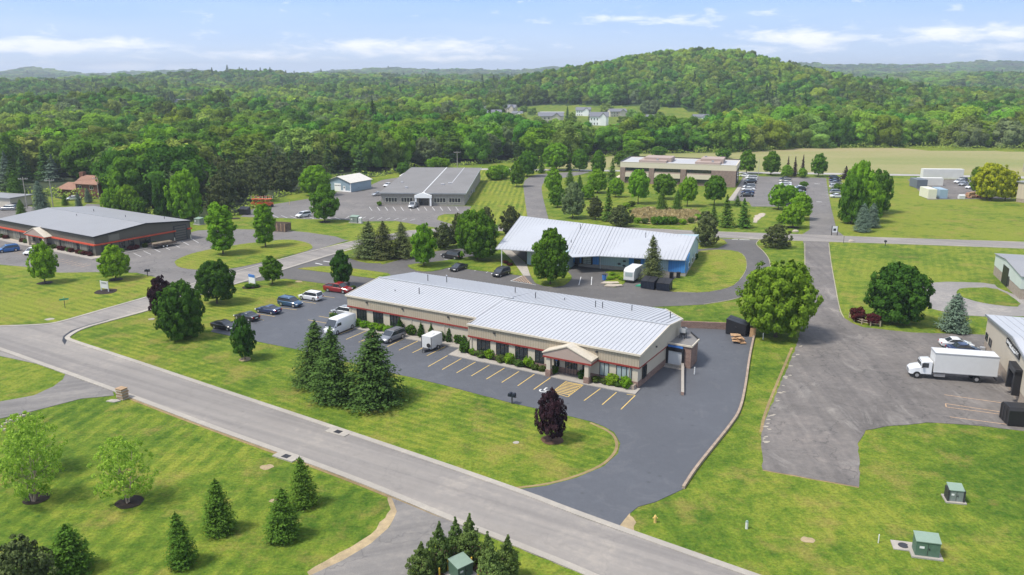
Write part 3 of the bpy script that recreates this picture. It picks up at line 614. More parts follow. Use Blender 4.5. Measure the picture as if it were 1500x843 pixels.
for a, c in WL: line_mb(mb, a, c, .12, .056, 'yellow_line')
mb.build('parking_lines', kind='structure')
mb = MB()
for k in range(4): line_mb(mb, (695 - k * 15, 397.5 - k * 2.8), (713 - k * 15, 386.5 - k * 2.7), .13, .042, 'white_line')
for a, c in (((712, 400), (722, 395)), ((748, 412), (768, 403)), ((748, 412), (785, 418)), ((848, 418), (851, 406)), ((866, 418), (867, 406)), ((650, 380), (676, 386))): line_mb(mb, a, c, .14, .042, 'white_line')
for k in range(9):
    f = k / 9; line_mb(mb, (752 + 30 * f, 411.5 + 5.5 * f), (768 + 10 * f, 404 + 12 * f), .16, .042, 'orange_line')
for a, c in (((474, 383), (484, 384.5)), ((462, 386), (472, 388)), ((1072, 351), (1081, 351.3)), ((1083, 351.4), (1098, 352))): line_mb(mb, a, c, .4, .045, 'white_line')
mb.build('parking_lines', kind='structure')
mb = MB()
for k in range(13): line_mb(mb, (44 + k * 8.0, 378.5 + k * 1.4 - (k > 9) * 2), (32 + k * 8.0, 371.5 + k * 1.4 - (k > 9) * 2), .12, .042, 'white_line') if False else None
for k in range(8): line_mb(mb, (88 + 6.5 * k, 382.8 + 1.35 * k - 4), (72 + 6.5 * k, 382.6 + 1.35 * k), .12, .042, 'orange_line')
for k in range(5): line_mb(mb, (10 + 8 * k, 370 + 1.6 * k), (26 + 8 * k, 366 + 1.6 * k), .12, .042, 'orange_line')
for k in range(7): line_mb(mb, (196 + 14 * k, 371.6 - 3.6 * k), (207 + 14 * k, 376.6 - 3.4 * k), .12, .042, 'white_line')
for k in range(12): line_mb(mb, (545 + 11.5 * k, 309), (541 + 11.5 * k, 303.5), .14, .042, 'white_line')
for k in range(9): line_mb(mb, (395 + 13 * k, 319 + .4 * k), (386 + 13 * k, 315.3 + .4 * k), .14, .042, 'white_line')
for k in range(9): line_mb(mb, (505 + 12 * k, 321 + .3 * k), (512 + 12 * k, 317 + .5 * k), .14, .042, 'white_line')
for yy in (263, 266.5, 270, 273.5, 277, 281, 285, 289.5): line_mb(mb, (1094 + (289 - yy) * -.0 + (277 - yy) * -.0, yy), (1108, yy + .3), .13, .042, 'white_line'); line_mb(mb, (1209, yy), (1217, yy + .3), .13, .042, 'white_line')
line_mb(mb, (1193, 269.5), (1201, 269.8), .6, .042, 'white_line'); line_mb(mb, (1196, 296), (1204, 296.3), .6, .042, 'white_line')
mb.build('parking_lines', kind='structure')
mb = MB()
for a, c in (((1383, 579), (1475, 592)), ((1385, 592), (1474, 605.5)), ((1386, 597), (1475, 609)), ((1385, 592), (1386, 597)), ((1391, 611.5), (1486, 624))): line_mb(mb, a, c, .13, .058, 'orange_line')
mb.build('parking_lines', kind='structure')
mb = MB()     # wheelchair symbol painted on the bay
cx, cy = P(797, 572.3); a = math.radians(-30); ux = Vector((math.cos(a), math.sin(a))); vx = Vector((-ux.y, ux.x))
def sym(pl, mat='white_line'): mb.add([(cx + ux.x * p[0] + vx.x * p[1], cy + ux.y * p[0] + vx.y * p[1], .058) for p in pl], [tuple(range(len(pl)))], mat)
for i in range(12):
    t0, t1 = 1.0 + 4.4 * i / 12, 1.0 + 4.4 * (i + 1) / 12
    sym([(math.cos(t0 + 1.6) * .62, math.sin(t0 + 1.6) * .62 - .15), (math.cos(t1 + 1.6) * .62, math.sin(t1 + 1.6) * .62 - .15), (math.cos(t1 + 1.6) * .42, math.sin(t1 + 1.6) * .42 - .15), (math.cos(t0 + 1.6) * .42, math.sin(t0 + 1.6) * .42 - .15)])
sym([(.16 * math.cos(6.283 * i / 10) - .1, .16 * math.sin(6.283 * i / 10) + .85) for i in range(10)])
sym([(-.2, .66), (0, .66), (.06, .1), (-.14, .1)]); sym([(-.12, .1), (-.12, -.08), (.5, -.08), (.5, .1)]); sym([(.36, -.08), (.52, -.08), (.8, -.6), (.64, -.6)])
mb.build('wheelchair_symbol', kind='structure')
# reed bed
sheet('reed_bed_soil', [(922, 322), (924, 310), (950, 307), (990, 309), (1022, 311), (1030, 318), (1022, 327), (1000, 330), (960, 328), (930, 327)], .03, 'field_soil', 1, .3, skirt=False)
sheet('rock_bed', [(1103, 326), (1104, 318), (1112, 313), (1121, 312), (1121, 316), (1112, 321), (1108, 327)], .04, 'stone', 1, .3, skirt=False)
# meadow on the foot of the hill
MEADOW = [(735, 160), (800, 153), (880, 154), (960, 155), (1005, 158), (1035, 168), (1056, 180), (1045, 190), (960, 194), (900, 196), (820, 194), (760, 188), (726, 178)]
def inpoly(px, py, poly):
    r = False; j = len(poly) - 1
    for i in range(len(poly)):
        xi, yi = poly[i]; xj, yj = poly[j]
        if (yi > py) != (yj > py) and px < (xj - xi) * (py - yi) / (yj - yi) + xi: r = not r
        j = i
    return r
grass_mat('meadow_grass', 0, 0, 0, .1, 0, .2)
gx2 = np.arange(-40, 300, 7.0); gy2 = np.arange(530, 1120, 9.0); mb = []; X2, Y2 = np.meshgrid(gx2, gy2); Z2 = terrain(X2, Y2) + .8
ins = np.array([[inpoly(*IMG(X2[i, j], Y2[i, j], Z2[i, j]), MEADOW) for j in range(len(gx2))] for i in range(len(gy2))])
vs2 = np.stack([X2.ravel(), Y2.ravel(), Z2.ravel()], 1); W2 = len(gx2)
fs2 = [(i * W2 + j, i * W2 + j + 1, (i + 1) * W2 + j + 1, (i + 1) * W2 + j) for i in range(len(gy2) - 1) for j in range(W2 - 1) if ins[i, j] and ins[i + 1, j + 1]]
me = bpy.data.meshes.new('meadow'); me.from_pydata(vs2.tolist(), [], fs2); me.materials.append(MATS['meadow_grass']); o = bpy.data.objects.new('meadow', me); COL.objects.link(o); tag(o, kind='structure')
# ================================================================== BUILDINGS
def window(par, u0, z0, u1, z1, v=0, n=2, mat='window_glass', fr='black_paint', name='window', axis='f', wd=.07, rows=1, label=None):
    """frame proud of the wall by 7 cm with the glass set back inside it. axis f: on the front (-v) face, r: on the right (+u) face"""
    def bx(mb, a0, b0, c0, a1, b1, c1, m):
        if axis == 'f': mb.box(a0, v - b1, c0, a1, v - b0, c1, m)
        elif axis == 'r': mb.box(v + b0, a0, c0, v + b1, a1, c1, m)
        else: mb.box(v - b1, a0, c0, v - b0, a1, c1, m)
    w = empty_child(name, par) if False else None
    f = MB(); bx(f, u0, .0, z0, u1, .09, z0 + wd, fr); bx(f, u0, .0, z1 - wd, u1, .09, z1, fr)
    for k in range(n + 1):
        c = u0 + (u1 - u0 - wd) * k / n; bx(f, c, .0, z0 + wd, c + wd, .09, z1 - wd, fr)
    for k in range(1, rows):
        c = z0 + (z1 - z0) * k / rows
        for q in range(n):
            a0 = u0 + (u1 - u0 - wd) * q / n + wd; a1 = u0 + (u1 - u0 - wd) * (q + 1) / n; bx(f, a0, .0, c - wd / 2, a1, .088, c + wd / 2, fr)
    fo = f.build(name, par, label=label)
    g = MB(); bx(g, u0 + wd * .5, .004, z0 + wd * .5, u1 - wd * .5, .03, z1 - wd * .5, mat); g.build('pane', fo)
    return fo
def roof_quad(mb, pts3, th_, mat, seam=None, ribmat='roof_rib', ribw=.06, ribh=.045):
    """sloped roof panel with real thickness; pts3 = eave a, eave b, ridge b, ridge a. seam = rib spacing"""
    a, b, c, d = [Vector(p) for p in pts3]
    nrm = (b - a).cross(d - a).normalized()
    if nrm.z < 0: nrm = -nrm
    mb.prism3([tuple(p) for p in (a, b, c, d)], tuple(-nrm * th_), mat)
    if seam:
        n = max(1, int((b - a).length / seam))
        for k in range(n + 1):
            f = k / n; p = a.lerp(b, f); q = d.lerp(c, f); s = (b - a).normalized() * ribw / 2; up = nrm * ribh
            mb.add([tuple(p - s), tuple(p + s), tuple(q + s), tuple(q - s), tuple(p - s + up), tuple(p + s + up), tuple(q + s + up), tuple(q - s + up)], [(4, 5, 6, 7), (0, 1, 5, 4), (1, 2, 6, 5), (2, 3, 7, 6), (3, 0, 4, 7)], ribmat)
def roof_slope_z(u, pts): pass
def roof_pipe(par, u, v, z, h=.9, r=.07, mat='dark_metal', cap=False):
    mb = MB().cyl((u, v, z - .4), (u, v, z + h), r, r, mat, 8)
    if cap: mb.cyl((u, v, z + h), (u, v, z + h + .18), r * 2.2, r * 1.2, 'galv', 8)
    mb.build('vent_pipe', par)

# ---------------------------------------------------------------- main building
MF = Fr((16.9, 102.6), -30.5)
B = empty('office_building', *MF.o, 0, MF.a, 'long tan metal building with white standing seam roof, dark red band and gabled entry', 'building')
EZ, RZ = 5.0, 6.2
U1 = -27.0; U2 = -53.7
mb = MB()
mb.prism([(0, 0), (0, 16.3), (-4.4, 22), (U1, 22), (U1, 0)][::-1], 1.0, 3.05, 'cream_wall')
mb.prism([(U1 - .0, 3.3), (U1 - .0, 22), (U2, 22), (U2, 3.3)][::-1], .0, 3.05, 'cream_wall'); mb.build('lower_wall', B)
mb = MB()
mb.prism([(.06, -.06), (.06, 16.3), (-4.4, 22.06), (U1, 22.06), (U1, -.06)][::-1], 0, 1.0, 'brown_brick'); mb.build('brick_base', B)
# upper tan ribbed wall, slightly proud
mb = MB()
mb.box(U1 - .15, -.20, 3.15, .2, 0, EZ, 'tan_siding'); mb.box(U2 - .15, 3.10, 3.15, U1 - .15, 3.3, EZ, 'tan_siding'); mb.box(U1 - .15, 0, 3.15, U1 + .05, 3.3, EZ + .25, 'tan_siding')
mb.build('upper_wall', B)
mb = MB()   # right gable end, plain cream
mb.prism3([(.0, 0, 3.0), (.0, 10.7, 3.0), (.0, 16.3, 3.0), (.0, 16.3, 5.55), (.0, 10.7, RZ - .06), (.0, 0, EZ - .02)], (.2, 0, 0), 'cream_wall')
mb.prism3([(.2, 16.3, 3.0), (-4.4, 22.1, 3.0), (-4.4, 22.1, 4.95), (.2, 16.3, 5.55)], (-.1, -.1, 0), 'cream_wall')
mb.build('gable_wall', B); mb = MB(); mb.prism3([(U2, 3.3, 3.0), (U2, 22, 3.0), (U2, 22, EZ - .06), (U2, 11.9, RZ - .06), (U2, 3.3, EZ - .02)], (-.15, 0, 0), 'cream_wall')
mb.build('gable_wall', B)
mb = MB()
mb.box(U1 - .2, -.26, 2.93, .28, -.001, 3.17, 'dark_red_band'); mb.box(U2 - .2, 3.04, 2.93, U1 - .2, 3.3, 3.17, 'dark_red_band'); mb.box(.2, -.26, 2.93, .27, 10.3, 3.06, 'dark_red_band')
mb.build('red_band', B)
mb = MB()
roof_quad(mb, [(U1 - .15, -.35, EZ), (.35, -.35, EZ), (.35, 10.7, RZ), (U1 - .15, 10.7, RZ)], .12, 'white_roof', .62)
roof_quad(mb, [(U1 - .15, 22.2, EZ), (-4.5, 22.2, EZ), (-4.5, 10.7, RZ), (U1 - .15, 10.7, RZ)], .12, 'white_roof', .62)
mb.prism3([(-4.5, 10.7, RZ), (.35, 10.7, RZ), (.35, 16.3, RZ - .585), (-4.5, 22.2, EZ)], (0, 0, -.12), 'white_roof')
roof_quad(mb, [(U2 - .3, 3.0, EZ), (U1 - .15, 3.0, EZ), (U1 - .15, 11.9, RZ - .06), (U2 - .3, 11.9, RZ - .06)], .12, 'white_roof', .62)
roof_quad(mb, [(U2 - .3, 22.2, EZ - .02), (U1 - .15, 22.2, EZ - .02), (U1 - .15, 11.9, RZ - .06), (U2 - .3, 11.9, RZ - .06)], .12, 'white_roof', .62)
for k in range(1, 6): u = -4.5 + k * .8; v_ = 22.2 - k * .8 * 5.9 / 4.85; mb.prism3([(u, 10.7, RZ), (u + .09, 10.7, RZ), (u + .09, v_, RZ - 1.2 * (v_ - 10.7) / 11.5), (u, v_, RZ - 1.2 * (v_ - 10.7) / 11.5)], (0, 0, .07), 'roof_rib')
mb.build('roof', B)
mb = MB()
mb.box(U1 - .1, 10.5, RZ + .03, .4, 10.9, RZ + .12, 'galv'); mb.box(U2 - .35, 11.7, RZ - .03, U1 + .6, 12.1, RZ + .07, 'galv')
mb.build('ridge_cap', B)
mb = MB()
mb.box(U1 - .2, -.5, EZ - .2, .45, -.35, EZ + .06, 'cream_trim'); mb.box(U2 - .4, 2.85, EZ - .2, U1 - .2, 3.0, EZ + .06, 'cream_trim')
mb.prism3([(.35, -.4, EZ - .22), (.35, 10.7, RZ - .2), (.35, 10.7, RZ + .08), (.35, -.4, EZ + .07)], (.16, 0, 0), 'cream_trim')
mb.prism3([(.35, 10.7, RZ - .2), (.35, 16.4, RZ - .8), (.35, 16.4, RZ - .52), (.35, 10.7, RZ + .08)], (.16, 0, 0), 'cream_trim')
mb.prism3([(.35, 16.4, RZ - .8), (-4.5, 22.3, EZ - .2), (-4.5, 22.3, EZ + .05), (.35, 16.4, RZ - .52)], (.1, .1, 0), 'cream_trim')
mb.prism3([(U2 - .3, 2.9, EZ - .22), (U2 - .3, 11.9, RZ - .26), (U2 - .3, 11.9, RZ + .02), (U2 - .3, 2.9, EZ + .07)], (-.14, 0, 0), 'cream_trim')
mb.build('gutter_trim', B)
for u in (-53.4, -40.5, -34.0): MB().box(u, 3.2, 0, u + .12, 3.29, 2.93, 'cream_trim').build('downpipe', B)
for u in (-26.6, -13.3, -1.2): MB().cyl((u, -.12, .05), (u, -.12, 2.9), .06, .06, 'cream_trim', 8).build('downpipe', B)
for a, c in ((522.8, 537), (546.6, 561), (571, 586)):
    ua, _ = MF.front(a, 455, 3.3); ub, _ = MF.front(c, 460, 3.3)
    window(B, ua, 1.0, ub, 2.88, 3.3, 3)
for a, c, n in ((699, 718, 3), (727, 745, 3), (755, 773, 3), (784, 797, 2)):
    ua, _ = MF.front(a, 510); ub, _ = MF.front(c, 515); window(B, ua, .95, ub, 2.85, -.0, n)
for a, c, n, m_ in ((878.5, 892, 2, 'blind_glass'), (903, 925.5, 3, 'blind_glass')):
    ua, _ = MF.front(a, 540); ub, _ = MF.front(c, 545); window(B, ua, .95, ub, 2.85, 0, n, m_)
ua, _ = MF.front(828, 540); ub, _ = MF.front(845.5, 545)
do = window(B, ua, .12, ub, 2.8, 0, 4, name='glazed_entrance')
for a, c in ((812, 819.5), (853.5, 861)):
    u0, _ = MF.front(a, 535); u1, _ = MF.front(c, 540); window(B, u0, 1.0, u1, 2.8, 0, 1)
window(B, 1.5, .9, 2.9, 2.7, .08, 2, axis='r')
for u, v_, z in ((-49.5, 3.05, 4.3), (-33, 3.05, 4.3), (-22.5, -.25, 4.3), (-6, -.25, 4.3), (-42, 3.05, 4.3)): MB().box(u - .15, v_ - .15, z - .12, u + .15, v_, z + .1, 'dark_metal').build('wall_lamp', B)
MB().box(.2, 5.9, 4.2, .38, 6.1, 4.4, 'dark_metal').build('wall_lamp', B)
# entrance gable
g0, _ = MF.front(795.5, 515, -2.2); g1, _ = MF.front(866, 532, -2.2); gc = (g0 + g1) / 2
E_ = empty('entrance_porch', *MF.wor(gc, 0), 0, MF.a); E_.parent = B; E_.location = (gc, 0, 0); E_.rotation_euler = (0, 0, 0)
hw = (g1 - g0) / 2; PV = -2.2
mb = MB(); mb.prism3([(-hw, PV, 3.1), (hw, PV, 3.1), (hw, PV, 3.55), (0, PV, 4.95), (-hw, PV, 3.55)], (0, 2.0, 0), 'fascia_pink_tan'); mb.build('gable_front', E_)
mb = MB()
roof_quad(mb, [(-hw - .15, PV - .12, 3.6), (-hw - .15, -.2, 3.6), (0, -.2, 5.08), (0, PV - .12, 5.08)], .14, 'cream_trim'); roof_quad(mb, [(hw + .15, PV - .12, 3.6), (hw + .15, -.2, 3.6), (0, -.2, 5.08), (0, PV - .12, 5.08)], .14, 'cream_trim'); mb.build('porch_roof', E_)
MB().box(-hw - .03, PV - .05, 2.86, hw + .03, -.28, 3.1, 'dark_red_band').build('porch_band', E_)
for s in (-1, 1):
    mb = MB(); x = s * (hw - .75); mb.box(x - .3, PV + .15, 1.05, x + .3, PV + .75, 2.86, 'cream_wall'); mb.box(x - .4, PV + .05, 0, x + .4, PV + .85, 1.05, 'brown_brick'); mb.build('column', E_)
for u, v_, z, h, cp in ((MF.top(615.7, 427, 6.0)[0], 8, 5.8, .9, 0), (-46, 15.5, 5.9, 1, 0), (-43, 17, 5.7, 1, 1), (-24, 15, 5.8, 1, 1), (-29, 17, 5.6, .9, 0), (-13.5, 15.5, 5.7, 1, 0), (-12.3, 15.5, 5.7, 1, 0), (-8, 17, 5.5, 1, 0), (-1.3, 15.7, 5.7, 1, 0), (-47, 7.5, 5.7, .15, 0), (-20, 17.5, 5.5, .3, 1)):
    roof_pipe(B, u, v_, z, h, cap=bool(cp))
# loading dock enclosure at the right end
mb = MB(); mb.prism([(.2, 11), (3.7, 11), (3.5, 14.6), (1.4, 17.4), (.2, 17.4)], 0, 3.3, 'brown_brick', 'grey_membrane'); mb.build('dock_house', B)
mb = MB()
pp = [(.2, 10.9), (3.8, 10.9), (3.62, 14.7), (1.5, 17.5)]
for a, c in zip(pp, pp[1:]):
    a, c = Vector(a), Vector(c); m2 = (a + c) / 2; d = c - a; mb.obox((m2.x, m2.y, 3.42), (d.length + .1, .18, .24), math.atan2(d.y, d.x), 'cream_trim' if a.y < 11 else 'dark_metal')
mb.build('parapet', B)
dl, dz0 = MF.front(979, 530, 11); dr, dz1 = MF.front(1000, 512, 11)
mb = MB(); mb.box(dl - .35, 10.75, .2, dl, 11, 2.75, 'black_paint'); mb.box(dr, 10.75, .2, dr + .3, 11, 2.75, 'black_paint'); mb.box(dl - .35, 10.7, 2.35, dr + .3, 11, 2.85, 'black_paint'); mb.build('dock_seal', B)
MB().box(dl, 10.88, .35, dr, 11, 2.35, 'white_paint').build('dock_door', B)
mb = MB(); mb.box(dl - .6, 10.5, 0, dr + .5, 10.9, .35, 'grey_block'); mb.box(dl - .7, 9.8, 0, dr + .7, 10.5, .10, 'concrete'); mb.build('dock_sill', B)
MB().box(dl - .1, 10.82, 2.9, dr + .1, 10.9, 3.22, 'sign_blue').build('dock_sign', B)
ta, tb = MF.top(1007, 526, .7), MF.top(1000, 574, .55); mb = MB(); mb.prism([(tb[0] - .2, tb[1]), (tb[0] + .2, tb[1]), (ta[0] + .2, 11), (ta[0] - .2, 11)], 0, [.5, .5, .8, .8], 'brown_brick', 'concrete'); mb.build('dock_side_wall', B); print('DSW', ta, tb)
A_ = empty('rooftop_cooler', 0, 0); A_.parent = B; A_.location = (1.2, 14.6, 3.3)
mb = MB(); mb.box(-.45, -.45, .9, .45, .45, 1.5, 'galv'); mb.cyl((0, 0, 1.5), (0, 0, 1.62), .42, .42, 'grey_metal', 14); mb.cyl((0, 0, 1.62), (0, 0, 1.66), .3, .3, 'black_paint', 14); mb.build('cooler_housing', A_)
mb = MB(); [mb.box(x, y, 0, x + .08, y + .08, .9, 'dark_metal') for x in (-.4, .32) for y in (-.4, .32)]; mb.box(-.3, -.3, .45, .3, .3, .9, 'dark_metal'); mb.build('cooler_stand', A_)
MB().cyl((4.9, 9.2, 0), (4.9, 9.2, 1.1), .09, .09, 'white_paint').build('guard_post', B)
MB().box(-1.2, -1.0, 0, -.1, -.12, .75, 'tan_block').build('brick_planter', B)

# ---------------------------------------------------------------- blue building (outline fitted corner by corner)
c0 = P(1003.6, 406)
BF = Fr(c0, -24)
B = empty('workshop_building', *c0, 0, BF.a, 'blue and pale blue metal workshop with a wide white ribbed roof and open corner canopy', 'building')
ez = 3.7; rz_ = 8.0
L = lambda px, py, z: (*BF.top(px, py, z), z)
eR = L(1003.6, 381.5, ez); eM = L(878, 375, ez); eJ = L(838.5, 376.8, ez); eK = L(832, 371.5, ez); eL = L(726, 364.6, ez + .4)
_u, _z = BF.front(1019.7, 346.5, 15.8); rR = (_u, 15.8, _z); rL = L(763, 316.5, _z); print('BLUE', rR, rL, eL, eK, eM, eR)
mb = MB()
def rib_fan(mb, ea, eb, rb, ra, n, mat='white_roof'):
    ea, eb, rb, ra = map(Vector, (ea, eb, rb, ra)); mb.prism3([tuple(p) for p in (ea, eb, rb, ra)], (0, 0, -.15), mat)
    for k in range(n + 1):
        f = k / n; p = ea.lerp(eb, f); q = ra.lerp(rb, f); s = Vector((.04, 0, 0))
        mb.add([tuple(p - s), tuple(p + s), tuple(q + s), tuple(q - s)] + [tuple(x + Vector((0, 0, .07))) for x in (p - s, p + s, q + s, q - s)], [(4, 5, 6, 7), (0, 1, 5, 4), (1, 2, 6, 5), (2, 3, 7, 6), (3, 0, 4, 7)], 'roof_rib')
lerp3 = lambda a, b, f: tuple(a[i] + (b[i] - a[i]) * f for i in range(3))
f1 = (eK[0] - eL[0]) / (eR[0] - eL[0]); f2 = (eM[0] - eL[0]) / (eR[0] - eL[0])
nb = lambda a, b: max(3, int(round(abs(b[0] - a[0]) / .75)))
rib_fan(mb, eL, eK, lerp3(rL, rR, f1), rL, nb(eL, eK)); rib_fan(mb, eK, eM, lerp3(rL, rR, f2), lerp3(rL, rR, f1), nb(eK, eM)); rib_fan(mb, eM, eR, rR, lerp3(rL, rR, f2), nb(eM, eR))
mb.prism3([eK, eJ, eM], (0, 0, -.15), 'white_roof')
bk = [(rL[0] - .5, rL[1] + 9, rL[2] - 3), (rR[0] - .5, rR[1] + 9, rR[2] - 3)]
mb.prism3([rL, rR, bk[1], bk[0]], (0, 0, -.15), 'white_roof')
mb.build('roof', B)
mb = MB()
wR = (0, 0); fM = BF.top(876, 406, 0); fm = (eM[0], 0.0)
mb.prism([(0, 0), (rR[0] - .1, rR[1]), (bk[1][0] - .5, bk[1][1] - .5), (eK[0] + 1, 14), (eK[0] + 1, .2)], 0, [ez - .2, rR[2] - .25, 4.6, 5.2, ez - .1], 'pale_blue_siding'); mb.build('wall', B)
MB().prism([(.04, -.06), (rR[0] - .05, rR[1]), (eK[0] + 1, 12), (eK[0] + .9, .1)], 0, .85, 'grey_block').build('block_base', B)
def seg(pa, pc):   # px columns to local u on the front wall
    return BF.front(pa, 390, -.08)[0], BF.front(pc, 390, -.08)[0]
for nm, a, c, m_ in (('blue_wall_panel', 838.5, 877, 'blue_siding'), ('blue_wall_panel', 921, 946, 'blue_siding'), ('blue_wall_panel', 979, 1003.6, 'blue_siding')):
    u0, u1 = seg(a, c); MB().box(u0, -.12, .85, u1, .0, ez - .1, m_).build(nm, B)
mb = MB(); mb.prism3([(.0, .1, .85), (-.3, 4.5, .85), (-.3, 4.5, ez + .6), (.0, .1, ez - .2)], (.1, 0, 0), 'blue_siding'); mb.build('blue_wall_panel', B)
u0, u1 = seg(852, 868)
mb = MB(); mb.box(u0, -.35, .75, u0 + .3, -.12, 3.3, 'black_paint'); mb.box(u1 - .3, -.35, .75, u1, -.12, 3.3, 'black_paint'); mb.box(u0, -.35, 2.9, u1, -.12, 3.45, 'black_paint'); mb.build('dock_seal', B)
mb = MB(); mb.box(u0 + .3, -.18, .75, u1 - .3, -.12, 2.9, 'blind_glass')
for k in range(6): z = .75 + k * .41; mb.box(u0 + .3, -.24, z, u1 - .3, -.18, z + .08, 'dark_metal')
for k in range(3): x = u0 + .3 + (u1 - u0 - .6) * k / 2; mb.box(x - .04, -.245, .75, x + .04, -.18, 2.9, 'dark_metal')
mb.build('roller_door', B)
u0, u1 = seg(928.5, 938.5); window(B, u0, 1.6, u1, 2.9, -.12, 2, rows=3)
u0, u1 = seg(842, 849); MB().box(u0, -.2, .5, u1, -.12, 2.6, 'navy_box').build('door', B)
u0, _ = seg(879.5, 880); MB().cyl((u0, -.2, 0), (u0, -.2, ez - .1), .07, .07, 'white_paint', 8).build('downpipe', B)
rx = random.Random(4)
for k, (px, py, r) in enumerate(((907, 387, .42), (914.5, 383, .38), (914, 389.5, .36))):
    u, z = BF.front(px, py, -.1); mb = MB()
    for q in range(7):
        a = q * .9 + k; x0 = u + math.cos(a) * r * .5; z0 = z + math.sin(a) * r * .4; mb.obox((x0, -.1, z0), (r * .9, .1, .10), 0, 'dark_metal')
    mb.build('wall_relief', B)
for px in (1007, 1011, 1015):
    v0, z0 = 3.2 + (px - 1007) * 1.2, 0; u_ = .10 - v0 * .067
    mb = MB(); mb.prism3([(u_, v0, 1.2), (u_ - .1, v0 + 1.6, 1.2), (u_ - .1, v0 + 1.6, 2.4), (u_, v0, 2.4)], (.08, 0, 0), 'plate_white'); f_ = mb.build('window', B)
    mb = MB(); mb.prism3([(u_ + .075, v0 + .15, 1.35), (u_ - .02, v0 + 1.45, 1.35), (u_ - .02, v0 + 1.45, 2.25), (u_ + .075, v0 + .15, 2.25)], (.03, 0, 0), 'window_glass'); mb.build('pane', f_)
for px in (735, 770.5, 775):
    u, v_ = BF.top(px, 393 if px < 750 else 388, 0); v_ = v_; zt = 4.0
    m2 = 'white_paint' if px < 750 else 'dark_metal'; MB().cyl((u, v_, 0), (u, v_, zt + (.2 if px < 750 else .1)), .12, .12, m2, 10).build('canopy_post', B)
u0, v0 = BF.top(772, 388, 0); u1, v1 = BF.top(830, 396, 0)
mb = MB(); mb.prism([(u0, v0), (u1, v1), (u1, v1 + 8), (u0 + 3, v0 + 9)], 0, 3.9, 'pale_blue_siding'); mb.build('entrance_wall', B)
window(B, u0 + 1.0, .6, u0 + 3.2, 2.9, v0 - .25, 2, 'blind_glass', 'white_paint', name='shop_window')
roof_pipe(B, *BF.top(850, 334, 6.6), 6.6, .9, cap=False); roof_pipe(B, *BF.top(946, 346, 6.0), 6.0, .8); roof_pipe(B, *BF.top(837, 353, 5.5), 5.5, .2)

# ---------------------------------------------------------------- left building
LF = Fr(P(141, 376), -32.8)
B = empty('warehouse_building', *LF.o, 0, LF.a, 'dark olive metal building with bright red band and pale low gable roof', 'building')
LL = -44.0; hh = 4.7; pk = 5.9; dp = 25.8; pm = 13.3
MB().prism([(0, 0), (0, dp), (LL, dp), (LL, 0)][::-1], 0, hh - .05, 'olive_siding').build('wall', B)
MB().prism3([(0, 0, hh - .06), (0, dp, hh - .06), (0, pm, pk - .05)], (-.3, 0, 0), 'olive_siding').build('gable_wall', B)
mb = MB(); mb.prism3([(LL, -.3, hh), (.3, -.3, hh), (.3, pm, pk), (LL, pm, pk)], (0, 0, -.16), 'pale_roof'); mb.prism3([(LL, dp + .3, hh), (.3, dp + .3, hh), (.3, pm, pk), (LL, pm, pk)], (0, 0, -.16), 'pale_roof'); mb.build('roof', B)
mb = MB(); mb.box(LL, pm - .12, pk - .02, .3, pm + .12, pk + .06, 'grey_metal'); mb.build('ridge_cap', B)
mb = MB(); mb.box(LL, -.42, hh - .3, .42, -.3, hh + .04, 'black_paint'); mb.prism3([(.3, -.4, hh - .3), (.3, pm, pk - .28), (.3, pm, pk + .04), (.3, -.4, hh + .04)], (.12, 0, 0), 'black_paint'); mb.prism3([(.3, dp + .3, hh - .3), (.3, pm, pk - .28), (.3, pm, pk + .04), (.3, dp + .3, hh + .04)], (.12, 0, 0), 'black_paint'); mb.build('gutter_trim', B)
mb = MB(); mb.box(LL, -.5, 2.55, .5, -.001, 2.85, 'bright_red_band'); mb.box(.001, 0, 2.55, .5, dp - 4.6, 2.85, 'bright_red_band'); mb.box(.001, dp - 1.1, 2.55, .5, dp + .1, 2.85, 'bright_red_band'); mb.build('red_band', B)
for u in np.arange(LL + 1, -1, 6.1): MB().box(u, -.06, .1, u + 3.4, 0, 2.5, 'olive_panel').build('wall_panel', B)
MB().box(0, 3.5, 2.9, .06, 6.2, hh - .2, 'olive_panel').build('wall_panel', B)
for u in (-41.5, -35.5, -28.5, -24.4, -16.6, -12.0, -7.6, -3.2): window(B, u, .75, u + 2.0, 2.5, -.0, 2)
for v0, v1 in ((1.6, 4.2), (6.0, 7.4), (8.4, 9.8), (11.3, 14.2)): window(B, v0, .8, v1, 2.5, .0, 2, axis='r')
mb = MB(); mb.box(0, dp - 5.0, 0, .1, dp - 1.2, 4.0, 'dark_metal'); [mb.box(.1, dp - 4.7, .2 + k * .62, .14, dp - 1.5, .62 + k * .62, 'olive_siding') for k in range(6)]; mb.build('roller_door', B)
for v_ in (dp - 5.6, dp - .9): MB().cyl((1.0, v_, 0), (1.0, v_, 1.2), .12, .12, 'container_cream', 8).build('guard_post', B)
E_ = empty('entrance_porch', 0, 0); E_.parent = B; E_.location = (LF.front(54, 352, -1.5)[0], 0, 0); hw = 4.6
mb = MB(); mb.prism3([(-hw, -2, 2.9), (hw, -2, 2.9), (0, -2, 4.7)], (0, 1.95, 0), 'fascia_pink_tan'); mb.build('gable_front', E_)
mb = MB(); roof_quad(mb, [(-hw - .2, -2.1, 2.95), (-hw - .2, -.1, 2.95), (0, -.1, 4.82), (0, -2.1, 4.82)], .12, 'cream_trim'); roof_quad(mb, [(hw + .2, -2.1, 2.95), (hw + .2, -.1, 2.95), (0, -.1, 4.82), (0, -2.1, 4.82)], .12, 'cream_trim'); mb.build('porch_roof', E_)
MB().box(-hw, -2.03, 2.62, hw, -.52, 2.9, 'bright_red_band').build('porch_band', E_)
for s in (-1, 1): MB().box(s * 3.6 - .35, -1.9, 0, s * 3.6 + .35, -1.3, 2.62, 'cream_wall').build('column', E_)
